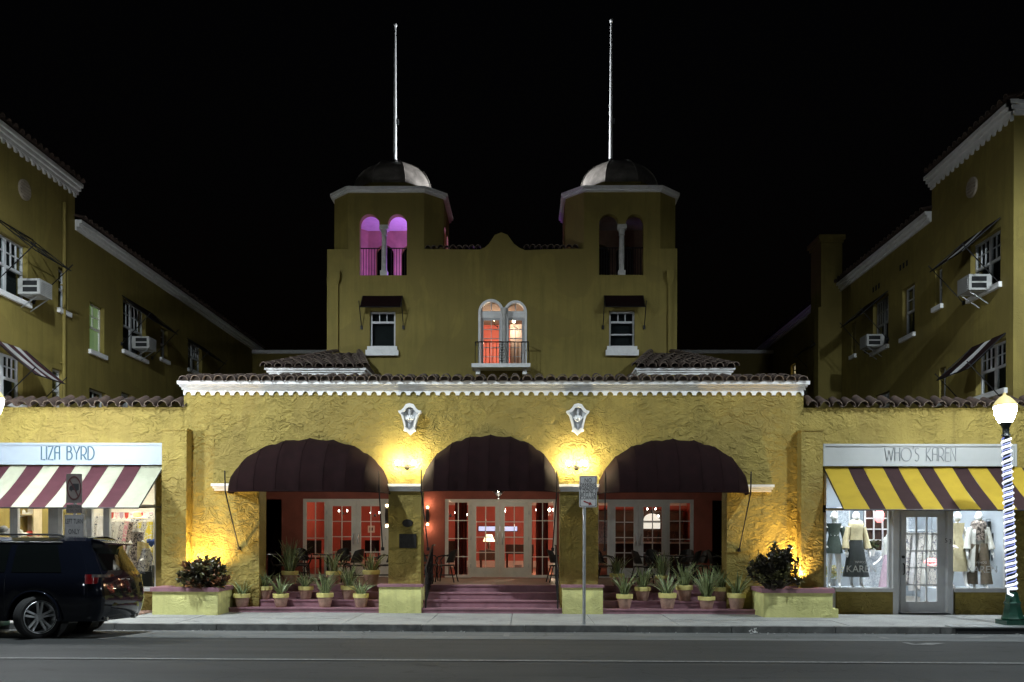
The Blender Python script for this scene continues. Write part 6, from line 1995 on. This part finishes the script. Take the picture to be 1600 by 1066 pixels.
# framed art on the back wall
for (px, py, w, h, lab) in ((1548, 815, .75, .38, 'wide pale framed print over the clothes rack'), (1318, 822, .28, .8, 'tall pale panel behind the short green dress'), (1443, 822, .7, .45, 'pale framed print seen through the glazed shop door')):
    c = P(px, py, YS + 5.35)
    w, h = w * 1.25, h * 1.25
    t = thing('framed_print', lab, 'picture', c)
    MB().box(c.x - w / 2, c.x + w / 2, c.y, c.y + .03, c.z - h / 2, c.z + h / 2).build('frame', 'white_paint', t)
    MB().box(c.x - w / 2 + .04, c.x + w / 2 - .04, c.y - .005, c.y - .001, c.z - h / 2 + .04, c.z + h / 2 - .04).build('print', 'print_art', t)
# ---- hat shop: shelves, hats, bunting, garments
def shelf_unit(lab, x0, x1, y, zs__):
    t = thing('shelf_unit', lab, 'shelf', ((x0 + x1) / 2, y, .02))
    MB().box(x0, x0 + .03, y, y + .35, .02, 2.7).box(x1 - .03, x1, y, y + .35, .02, 2.7).build('side_panel', 'shelf_wood', t)
    MB().box(x0 + .031, x1 - .031, y + .32, y + .35, .02, 2.7).build('back_panel', 'shop_wall', t)
    for z in zs__: MB().box(x0 + .031, x1 - .031, y, y + .319, z, z + .03).build('shelf', 'shelf_wood', t)
xa, xb = X_(4, YS + 2.4, 830), X_(53, YS + 2.4, 830)
shelf_unit('pale wooden shelf unit with hats seen over the SUV roof', xa, xb, YS + 2.4, (.5, 1.05, 1.52, 2.05))
def hat(lab, px, py, Y, mat, s=1.0):
    c = P(px, py, Y)
    m = MB().lathe([(.20, -.05), (.205, -.045), (.10, -.02), (.09, .05), (.06, .08), (0, .085)], 20, sx=s, sy=s, wob=lambda a, z: 1 + (.05 * sin(2 * a + px) if z < -.03 else 0))
    m.xf(Matrix.Translation((c.x, Y, c.z)) @ Matrix.Rotation(random.uniform(.1, .5), 4, 'X'))
    tag(m.build('hat', mat, smooth=50), lab, 'hat', 'hats on the shelves')
z2 = lambda z, Y=YS + 2.55: 837 - (z - 1.6) * 1400 / Y
hat('straw hat on the upper shelf, over the SUV roof', 12, z2(2.14), YS + 2.55, 'straw')
hat('pale cream hat on the upper shelf, over the SUV roof', 33, z2(2.14), YS + 2.55, 'cloth_white')
hat('red hat on the middle shelf seen over the SUV roof', 47, z2(1.63), YS + 2.55, 'cloth_red')
hat('yellow straw hat on the middle shelf over the SUV roof', 27, z2(1.61), YS + 2.55, 'straw')
hat('grey hat low in the shop window over the SUV roof', 6, 828, YS + 1.0, 'cloth_grey', .9)
hat('white sun hat on display low in the shop window', 30, 834, YS + 1.0, 'cloth_white', .9)
clothes_rack('rack of patterned garments behind the straw hat mannequin', mx(170, YS + 2.2), mx(240, YS + 2.2), YS + 2.2, 1.95, ['print_white', 'print_pink', 'print_yellow', 'cloth_white', 'print_brown'], 1.1, 10, .34, .7)
clothes_rack('rack of pale garments in the middle of the hat shop', mx(128, YS + 3), mx(165, YS + 3), YS + 3.0, 2.1, ['cloth_white', 'sheer', 'print_white'], 1.1, 6)
# string of pink and red fabric under the ceiling
xa, xb = X_(171, YS + 1.2, 805), X_(240, YS + 1.2, 805); zz = Z_(804, YS + 1.2, 200)
t = thing('bunting', 'red and pink scalloped bunting at the top of the hat shop window', 'bunting', (xa, YS + 1.2, zz))
for i in range(9):
    x = xa + (xb - xa) * i / 9; w = (xb - xa) / 9 * .9
    MB().plate([(x, zz + .05), (x + w, zz + .05), (x + w * .9, zz - .06), (x + w * .5, zz - .10), (x + w * .1, zz - .06)], [], front(YS + 1.2 + .01 * (i % 2)), .004).build('pennant', ['cloth_red', 'print_pink', 'cloth_pink'][i % 3], t)
MB().tube([(xa, YS + 1.205, zz + .05), (xb, YS + 1.205, zz + .05)], .006, 4).build('cord', 'cloth_white', t)
xa, xb = X_(204, YS + .95, 812), X_(240, YS + .95, 806)
t = thing('hanging_banner', 'narrow white banner with a blue pattern across the hat shop window', 'banner', (xa, YS + .95, 1.9))
zA_, zB_ = Z_(813, YS + .95, 204), Z_(806, YS + .95, 240)
MB().add([(xa, YS + .95, zA_ - .05), (xb, YS + .95, zB_ - .05), (xb, YS + .95, zB_ + .05), (xa, YS + .95, zA_ + .05), (xa, YS + .955, zA_ - .05), (xb, YS + .955, zB_ - .05), (xb, YS + .955, zB_ + .05), (xa, YS + .955, zA_ + .05)], [(0, 1, 2, 3), (7, 6, 5, 4), (0, 4, 5, 1), (3, 2, 6, 7), (1, 5, 6, 2), (0, 3, 7, 4)]).build('cloth', 'print_white', t)
c = P(236.5, 848, YS + .9)
pts = [(0, -.10), (.05, -.055), (.10, .0), (.105, .05), (.07, .085), (.03, .08), (0, .05), (-.03, .08), (-.07, .085), (-.105, .05), (-.10, 0), (-.05, -.055)]
m = MB(); ctr = Vector((c.x, c.y, c.z))
ring = lambda k, y: [(c.x + a * k, c.y + y, c.z + b * k) for a, b in pts]
m.grid([ring(.6, -.05), ring(.95, -.025), ring(1, 0), ring(.95, .025), ring(.6, .05)], closed=True)
m.add(ring(.6, -.05), [tuple(range(12))]); m.add(ring(.6, .05), [tuple(range(12))])
tag(m.build('heart_cushion', 'cloth_blue', smooth=60), 'blue heart shaped cushion beside the straw hat mannequin', 'cushion')
t = thing('display_plinth', 'dark display plinth under the blue heart cushion', 'plinth', (c.x, YS + .9, .02))
MB().box(c.x - .16, c.x + .14, YS + .62, YS + 1.2, .022, .92).build('block', 'cloth_black', t)
m = MB(); garment(t, c.x, YS + .60, 1.30, .26, .5, 'print_white', .1)
stand('dark display platform behind the hat shop window', sx_(166), sx_(240), YS + .35, YS + 1.3, .25)

# ================================================================== STREET SIGNS
def sign_post(lab, px, ybase, top_z, group=None):
    b = G(px, ybase)
    t = thing('traffic_sign', lab, 'sign', (b.x, b.y, 0))
    MB().tube([(b.x, b.y, -.02), (b.x, b.y, top_z)], .030, 8).build('post', 'steel', t, smooth=60)
    return t, b
def panel(t, cx, cz, w, h, y, mat='sign_white', rnd=.02, border=None):
    pts = []
    for (sx, sz, a0) in ((1, -1, -90), (1, 1, 0), (-1, 1, 90), (-1, -1, 180)):
        for k in range(4):
            a = radians(a0 + 30 * k); pts.append((cx + sx * (w / 2 - rnd) + rnd * cos(a), cz + sz * (h / 2 - rnd) + rnd * sin(a)))
    MB().plate(pts, [], front(y - .006), .005).build('panel', mat, t)
    if border:
        k = 1 - .03 / w; k2 = 1 - .03 / h; q = 1 - .046 / w; q2 = 1 - .046 / h
        MB().plate([(cx + (a - cx) * k, cz + (b - cz) * k2) for a, b in pts], [[(cx + (a - cx) * q, cz + (b - cz) * q2) for a, b in pts]], front(y - .008), .0015).build('border', border, t)
t, b = sign_post('white no parking loading zone sign with an arrow on a bare steel post', 912.5, 976, Z_(750, G(912.5, 976).y))
sc = G(912.5, 976).y / 1400; y = b.y - .034
cz = Z_(768, b.y); w, h = 27.5 * sc, 49 * sc
cx = b.x + 5.5 * sc
panel(t, cx, cz, w, h, y, 'sign_white', .02, 'ink_black')
for body, pz, s in (('NO', 751, 6.4), ('PARKING', 757.5, 5.2), ('LOADING', 762.5, 5.2), ('ZONE', 767.5, 5.2), ('30 FT TO', 772.5, 5.2), ('CORNER', 778, 5.2)):
    text_part('lettering', body, s * sc * 1.45, (cx, y - .0075, Z_(pz, b.y)), 'ink_black', t, sx=.8, depth=.001)
za, zb_ = Z_(783, b.y), Z_(788.5, b.y)
m = MB(); A, B = Vector((cx - 7 * sc, 0, za)), Vector((cx + 6.5 * sc, 0, zb_)); d = (B - A).normalized(); n_ = Vector((-d.z, 0, d.x))
shape = [A + n_ * .012, A - n_ * .012, B - d * .06 - n_ * .012, B - d * .06 - n_ * .035, B, B - d * .06 + n_ * .035, B - d * .06 + n_ * .012]
MB().plate([(p_.x, p_.z) for p_ in shape], [], front(y - .008), .0015).build('arrow', 'ink_red', t)

t, b = sign_post('no trucks and left turn only signs on a post behind the parked SUV', 117, 981, Z_(741, G(117, 981).y, 117))
sc = b.y / 1400; y = b.y - .034
def zz_(py): return Z_(py, b.y, 117)
panel(t, b.x, zz_(763.5), 25 * sc, 46 * sc, y, 'sign_dimmed', .015)
cz = zz_(763)
m = MB()
ringo = [(b.x + 11.5 * sc * cos(a), cz + 19 * sc * sin(a)) for a in [2 * pi * i / 28 for i in range(28)]]
ringi = [(b.x + 9.6 * sc * cos(a), cz + 16.6 * sc * sin(a)) for a in [2 * pi * i / 28 for i in range(28)]]
MB().plate(ringo, [ringi], front(y - .009), .002).build('red_ring', 'ink_red_dimmed', t)
MB().plate([(b.x - 7.4 * sc, cz + 12 * sc), (b.x - 6 * sc, cz + 13 * sc), (b.x + 7.4 * sc, cz - 12 * sc), (b.x + 6 * sc, cz - 13 * sc)], [], front(y - .0095), .001).build('slash', 'ink_red_dimmed', t)
tr = [(-7.5, -3), (-7.5, 1), (-5, 4), (-3.5, 4), (-3.5, 7), (7.5, 7), (7.5, -3), (5.5, -3), (4, -6), (2.5, -3), (-3, -3), (-4.5, -6), (-6, -3)]
MB().plate([(b.x + q[0] * sc, cz + q[1] * sc) for q in tr], [], front(y - .008), .0012).build('truck_symbol', 'ink_black', t)
panel(t, b.x, zz_(795.5), 25 * sc, 14 * sc, y, 'sign_dimmed', .01)
text_part('lettering', 'OVER 5 TONS', 4.6 * sc * 1.3, (b.x, y - .0075, zz_(792.5)), 'ink_black', t, sx=.62, depth=.001)
text_part('lettering', 'NO THRU TRUCKS', 4.6 * sc * 1.3, (b.x, y - .0075, zz_(798.5)), 'ink_black', t, sx=.50, depth=.001)
panel(t, b.x, zz_(826), 30 * sc, 44 * sc, y, 'sign_dimmed_pale', .015)
text_part('lettering', 'LEFT TURN', 8 * sc * 1.35, (b.x, y - .0075, zz_(815)), 'ink_black', t, sx=.52, depth=.001)
text_part('lettering', 'ONLY', 8 * sc * 1.35, (b.x, y - .0075, zz_(831)), 'ink_black', t, sx=.62, depth=.001)

# ================================================================== STREET LAMPS
emit('globe_glow', (.93, .985, 1.0), 105)
emit('rope_white', (.86, .93, 1.0), 0.8)
emit('glow_blue', (.04, .10, .9), .5)
def street_lamp(lab, base, lean):
    t = thing('street_lamp', lab, 'street lamp', base, group='street lamps along the far kerb')
    B = lambda m, n, mt, **k: m.xf(Matrix.Rotation(lean, 4, 'Y')).build(n, mt, t, world=False, **k)
    hb = Z_(660, base.y, 1560)
    B(MB().box(-.22, .22, -.2, .2, -.02, .09).lathe([(.19, .09), (.20, .12), (.17, .17), (.13, .35), (.145, .40), (.12, .44), (.10, .56), (.085, .60)], 16, wob=lambda a, z: 1 + .035 * cos(8 * a)), 'base', 'lamp_green', smooth=35)
    z0, z1 = .60, hb - .26
    B(MB().lathe([(.075, z0), (.06, z1)], 14), 'shaft', 'lamp_black', smooth=60)
    B(MB().lathe([(.06, z1), (.085, z1 + .02), (.055, z1 + .06), (.06, z1 + .16), (.11, z1 + .26)], 14), 'neck', 'lamp_black', smooth=50)
    N = 22 * 12; turns = 22
    pts = []; pb = []
    for i in range(N + 1):
        f = i / N; a = 2 * pi * turns * (f + .006 * sin(f * 40)); r = .085 - .013 * f; z = z0 + .06 + (z1 - z0 - .08) * f
        pts.append((r * cos(a), r * sin(a), z)); pb.append((r * .93 * cos(a + pi), r * .93 * sin(a + pi), z))
    pts = [(-.05, -.13, z0 - .06), (-.13, -.12, z0 - .02), (-.12, -.10, z0 + .06), (-.03, -.09, z0 + .06), (.05, -.07, z0 + .06)] + pts
    B(MB().tube(pts, .024, 6), 'rope_light', 'rope_white', smooth=60)
    B(MB().tube(pb, .012, 5), 'blue_glow_coil', 'glow_blue', smooth=60)  # added coil standing in for the bluish glow between the white turns
    zg = z1 + .26
    B(MB().lathe([(.11, zg), (.15, zg + .08), (.185, zg + .20), (.19, zg + .30), (.185, zg + .31)], 18), 'globe', 'globe_glow', smooth=50)
    B(MB().lathe([(.195, zg + .312), (.20, zg + .33), (.15, zg + .40), (.08, zg + .47), (.03, zg + .50), (.025, zg + .54), (0, zg + .55)], 18), 'cap', 'globe_cap', smooth=40)
    B(MB().lathe([(.193, zg + .285), (.205, zg + .295), (.193, zg + .309)], 18), 'band', 'steel', smooth=40)
    return t
emit('globe_cap', (1.0, .85, .40), .35, base=(.55, .45, .2))
bR = G(1583, 976)
sl = street_lamp('green street lamp with a glowing globe, wrapped in white rope light with an added blue glow', bR, -radians(2.3))
bL = G(-14, 976)
c = copy_tree(sl); c.location = bL; c['label'] = 'glowing street lamp by the maroon and cream awning, cut by the picture edge'
c.rotation_euler = (0, radians(2.3), 0)
emit('globe_glow_bright', (.95, .985, 1.0), 500)
for ch in c.children:
    if ch.name.startswith('globe'):
        ch.data = ch.data.copy(); ch.data.materials[0] = MATS['globe_glow_bright']

# ================================================================== THE PARKED SUV
def suv():
    t = thing('parked_suv', 'black parked SUV with silver twin spoke wheels seen from its rear side', 'car')
    Lc, hw = 4.45, .88
    wx, wr = (1.03, 3.53), .335
    lev = [.27, .42, .60, .78, .93, 1.0, 1.22, 1.42, 1.53, 1.585]
    yh = [.83, .865, .88, .885, .875, .85, .77, .70, .64, .50]
    xr_ = [.10, .03, .0, .02, .05, .07, .19, .30, .30, .36]
    base = [0, .02, .07, .15, .26, .4]
    x = .48
    while x < Lc - .3: base.append(x); x += .075
    base += [Lc - .25, Lc - .15, Lc - .06, Lc]
    cor = [.80, .88, .94, .975, .992, 1.0]
    def top(x): return 1.0 if x < 2.9 else max(0.0, 1 - (x - 2.9) / .75) ** 1.2
    G_ = []
    for i, xb in enumerate(base):
        col = []
        zb = lev[0]
        for w in wx:
            d = abs(xb - w)
            if d < .40: zb = max(zb, wr + sqrt(.40 ** 2 - d * d) - .005)
        k = cor[i] if i < 6 else (1.0 if i < len(base) - 4 else [.97, .92, .85, .74][i - len(base) + 4])
        for j, z in enumerate(lev):
            zz = max(z, zb + .012 * j) if j < 6 else z
            if j > 5: zz = .95 + .05 * (1 - max(0, xb - 3) / 1.5) + (z - 1.0) * top(xb)
            f = max(0.0, 1 - xb / 1.6)
            xx = xb + xr_[j] * f
            y = yh[j] * k
            if zb > lev[0] + .01 and j == 0: y = min(.89, y + .035)
            col.append(Vector((xx, y, zz)))
        G_.append(col)
    nl = len(lev)
    m = MB()
    for s in (1, -1):
        m.grid([[(p.x, p.y * s, p.z) for p in c] for c in G_])
    # roof and bonnet strip between the sides
    roof = []
    for c in G_:
        p = c[-1]; roof.append([(p.x - .0, p.y * q, p.z + .035 * (1 - q * q) * (1 if p.x < 3.6 else .6)) for q in (-1, -.6, -.2, .2, .6, 1)])
    m.grid(roof)
    # rear skin
    rear = []
    for j in range(nl):
        p = G_[0][j]; rear.append([(p.x - .045 * (1 - q * q), p.y * q, p.z) for q in (-1, -.75, -.4, 0, .4, .75, 1)])
    m.grid(rear)
    fr_ = [[(G_[-1][j].x, G_[-1][j].y * q, G_[-1][j].z) for q in (-1, -.5, 0, .5, 1)] for j in range(nl)]
    m.grid(fr_)
    m.add([(.3, -.8, .28), (.3, .8, .28), (Lc - .2, .8, .28), (Lc - .2, -.8, .28)], [(0, 1, 2, 3)])
    m.build('body', 'car_paint', t, world=False, smooth=38)
    def side_pt(x, z, s, off):
        i = 0
        for i in range(len(base) - 1):
            # use the x at this height
            if G_[i + 1][5].x > x: break
        j = 0
        while j < nl - 2 and G_[i][j + 1].z < z: j += 1
        a, b = G_[i][j], G_[i][j + 1]
        f = (z - a.z) / max(1e-4, b.z - a.z)
        return Vector((x, (a.y + (b.y - a.y) * f + off) * s, z))
    # side windows, each its own pane
    for s in (1, -1):
        for (xa, xb, nm) in ((.62, 1.42, 'quarter_window'), (1.52, 2.32, 'side_window'), (2.42, 3.20, 'side_window')):
            rows = []
            for k in range(5):
                z = 1.03 + .44 * k / 4
                sl_a = (z - 1.0) * (.35 if nm == 'quarter_window' else 0); sl_b = (z - 1.0) * (.5 if xb > 3 else 0)
                rows.append([side_pt(xa + sl_a + (xb - sl_b - xa - sl_a) * q / 4, z, s, .006) for q in range(5)])
            MB().grid(rows).build(nm, 'car_glass', t, world=False, smooth=60)
        m = MB()
        m.tube([side_pt(.72 + i * .3, 1.50, s, .012) for i in range(8)], .010, 5)
        m.build('window_trim', 'car_trim', t, world=False)
        m = MB().tube([(.75, s * .56, 1.60), (.85, s * .56, 1.628), (2.7, s * .56, 1.628), (2.85, s * .56, 1.60)], .018, 6)
        m.build('roof_rail', 'car_trim', t, world=False, smooth=50)
        # door handles and shut lines
        for xh in (1.62, 2.6):
            MB().tube([side_pt(xh, .90, s, .0), side_pt(xh + .02, .90, s, .03), side_pt(xh + .16, .90, s, .03), side_pt(xh + .18, .90, s, 0)], .014, 6).build('door_handle', 'car_paint', t, world=False, smooth=50)
        for xh in (1.50, 2.37, 3.3):
            MB().tube([side_pt(xh, .36 + .07 * k, s, -.001) for k in range(10)], .0035, 4).build('door_gap', 'car_trim', t, world=False)
        # sill cladding
        MB().tube([(1.64, s * .845, .29), (3.3, s * .845, .29)], .035, 8).build('sill_trim', 'car_trim', t, world=False, smooth=50)
        # arch lips
        for w in wx:
            MB().tube([(w + .405 * cos(a), s * .895, wr + .405 * sin(a)) for a in [radians(-8 + 196 * i / 20) for i in range(21)]], .016, 6).build('wheel_arch', 'car_paint', t, world=False, smooth=60)
            MB().lathe([(.39, 0), (.39, .30)], 20).xf(Matrix.Translation((w, s * .55, wr)) @ Matrix.Rotation(pi / 2 * s, 4, 'X')).build('wheel_well', 'car_trim', t, world=False)
        # tail lamp: wraps from the flank round to the tailgate
        rows = []
        for z in (.855, .905, .955, 1.0):
            r = []
            for (f, xx) in enumerate((.25, .20, .155, .12, .09)):
                p = side_pt(xx + .05, z, s, .012)
                kk = [1, .992, .975, .94, .90][f]
                r.append(Vector((xx + .06 * (z - .85) - .012, (.865 * kk + .02 - .06 * (z - .85)) * s, z)))
            for q in (.70, .55, .42):
                r.append(Vector((.045 - .03 + .05 * (1 - (1 - q * q)) + .06 * (z - .85), .87 * q * s, z)))
            rows.append(r)
        tl_ = MB().grid(rows).build('tail_lamp', 'tail_red', t, world=False, smooth=60)
        MB().grid([[v + Vector((-.006, .006 * s, 0)) for v in rows[2][2:7]], [v + Vector((-.006, .006 * s, 0)) for v in rows[3][2:7]]]).build('reversing_lens', 'tail_clear', tl_, world=False, smooth=60)
        MB().grid([[Vector((.02, s * (.62 - .2 * q), z)) for q in (0, 1)] for z in (.44, .49)]).build('reflector', 'tail_red', t, world=False)
    # rear glass, spoiler, plate, bumper
    rows = []
    for z in (1.07, 1.18, 1.30, 1.42):
        i = max(k for k in range(nl) if lev[k] <= z); f = (z - lev[i]) / (lev[i + 1] - lev[i])
        a, b = G_[0][i], G_[0][i + 1]; p = a.lerp(b, f)
        rows.append([(p.x - .045 * (1 - q * q) - .008, p.y * q, z) for q in (-.92, -.6, -.2, .2, .6, .92)])
    MB().grid(rows).build('rear_window', 'car_glass', t, world=False, smooth=60)
    MB().add([(.30, -.56, 1.56), (.30, .56, 1.56), (.10, .54, 1.505), (.10, -.54, 1.505), (.36, -.56, 1.50), (.36, .56, 1.50), (.11, .54, 1.48), (.11, -.54, 1.48)], [(0, 1, 2, 3), (7, 6, 5, 4), (3, 2, 6, 7), (0, 3, 7, 4), (1, 5, 6, 2)]).build('spoiler', 'car_paint', t, world=False)
    MB().box(.005, .014, -.16, .16, .80, .93).build('number_plate', 'plate', t, world=False)
    rows = []
    for (z, o_) in ((.30, .03), (.36, -.03), (.48, -.055), (.60, -.05), (.66, -.01)):
        rows.append([(o_ + .02 + .20 * abs(q) ** 4, .87 * q * (.98 if abs(q) == 1 else 1), z) for q in (-1, -.92, -.8, -.5, 0, .5, .8, .92, 1)])
    MB().grid(rows).build('bumper', 'car_paint', t, world=False, smooth=50)
    MB().box(.06, .14, -.62, .62, .285, .36).build('bumper_trim', 'car_trim', t, world=False)
    for s in (-1, 1): MB().tube([(.2, s * .5, .29), (.05, s * .5, .29)], .035, 10).build('exhaust', 'steel', t, world=False)
    # wheels
    tyre = MB().lathe([(.235, -.10), (.30, -.105), (.328, -.085), (.335, -.05), (.335, .05), (.328, .085), (.30, .105), (.235, .10)], 40, cap=False).mesh('tyre', 'tyre', 40)
    rim = MB().lathe([(.240, -.085), (.256, -.100), (.250, -.108), (.238, -.085), (.228, -.06), (.225, .06)], 40, cap=False)
    for k in range(5):
        a0 = 2 * pi * k / 5 + pi / 2
        for sgn in (-1, 1):
            a_in, a_out = a0 + sgn * .30, a0 + sgn * .17
            p0 = Vector((.055 * cos(a_in), .055 * sin(a_in), -.075)); p1 = Vector((.238 * cos(a_out), .238 * sin(a_out), -.082))
            sd = Vector((-sin(a0), cos(a0), 0)) * .015
            rim.add([p0 - sd, p0 + sd, p1 + sd * 1.1, p1 - sd * 1.1, p0 - sd + Vector((0, 0, .03)), p0 + sd + Vector((0, 0, .03)), p1 + sd * 1.1 + Vector((0, 0, .03)), p1 - sd * 1.1 + Vector((0, 0, .03))], [(0, 1, 2, 3), (0, 4, 5, 1), (3, 2, 6, 7), (0, 3, 7, 4), (1, 5, 6, 2)])
    rim.lathe([(.0, -.085), (.045, -.083), (.062, -.07), (.062, -.04)], 16)
    rim_me = rim.mesh('rim', 'alloy', 35)
    disc = MB().lathe([(.0, -.0), (.17, 0), (.17, .02), (0, .02)], 24).mesh('brake_disc', 'iron')
    for w in wx:
        for s in (1, -1):
            wo = bpy.data.objects.new('wheel', tyre); COL.objects.link(wo); wo.parent = t
            wo.location = (w, s * .775, wr); wo.rotation_euler = (pi / 2 * s, 0, random.uniform(0, 1))
            inst('rim', rim_me, wo, (0, 0, 0)); inst('brake_disc', disc, wo, (0, 0, -.02))
    return t
car = suv()
cn = G(62, 998, -.02)
car.location = (X_(60, cn.y + .1, 963) + 1.03, cn.y + .83, -.055)
car.rotation_euler = (radians(2.2), 0, pi)

# ================================================================== OTHER LIGHTS OF THE PLACE
# purple lamp inside the lit belfry
c = Vector((DL.x + .9, YT + 1.5, zob + .25))
pl_ = thing('belfry_lamp', 'purple floodlight inside the lit tower arches', 'lamp', (c.x, c.y, zob))
MB().lathe([(.0, .0), (.10, .0), (.12, .16), (.10, .18)], 12, (c.x, c.y, zob)).build('housing', 'iron', pl_)
lamp('purple_light', 'POINT', c + Vector((0, 0, .15)), 125, (.44, .20, 1.0), pl_, .12)
# two floodlights on the roof between the towers, aimed at the domes and flagpoles
zr = tz(301) + .17
for (x, D, lab) in ((cR - 1.44, DL, 'roof floodlight aimed at the dome of the purple lit tower'), (cL + 1.44, DR, 'roof floodlight aimed at the dome of the dark tower')):
    y = YT + 1.45
    f = thing('floodlight', lab, 'lamp', (x, y, zr), group='roof floodlights')
    MB().box(x - .12, x + .12, y - .1, y + .1, zr, zr + .22).build('housing', 'iron', f)
    lamp('flood_beam', 'SPOT', (x, y, zr + .35), 2700, (.92, .96, 1.0), f, .06, target=(D.x, D.y, zr + .35 + 5.1 * .62), angle=radians(70), blend=.12)
# tall street lights over the near side of the road and lamp posts on the near pavement (all outside the frame)
def road_light(x, y, z, e, col, lab):
    t = thing('overhead_street_light', lab, 'street lamp', (x, y, 0), group='street lights on the near side')
    s = -1 if y < 8 else -1
    MB().tube([(x, 1.0, -.1), (x, 1.0, z - .3), (x, 1.6, z + .02), (x, y - .3, z + .1)], .07, 8).build('mast', 'steel', t, smooth=50)
    MB().lathe([(.16, .06), (.22, .06), (.18, .16), (.05, .2)], 12, (x, y, z)).build('head', 'steel', t)
    lamp('street_beam', 'SPOT', (x, y, z), e, col, t, .16, target=(x, y + 2.0, 0), angle=radians(170), blend=.6)
road_light(-7.6, 13.2, 10.3, 4300, (.84, .945, 1.0), 'tall mast street light above the road, on the side of the parked SUV')
road_light(9.5, 13.0, 10.3, 3300, (.84, .945, 1.0), 'tall mast street light above the road, on the side of the wrapped street lamp')

# lamp posts of the same kind on the near pavement, behind the camera's edge of the picture
emit('globe_glow_near', (.88, .965, 1.0), 300)
for (x, y, lab) in ((-9.5, 1.2, 'green street lamp on the near pavement, on the side of the parked SUV'), (8.0, 1.2, 'green street lamp on the near pavement, on the side of the wrapped street lamp')):
    c = copy_tree(sl); c.location = (x, y, 0); c['label'] = lab; c['group'] = 'street lamps on the near pavement'
    for ch in c.children:
        if ch.name.startswith('globe'):
            ch.data = ch.data.copy(); ch.data.materials[0] = MATS['globe_glow_near']
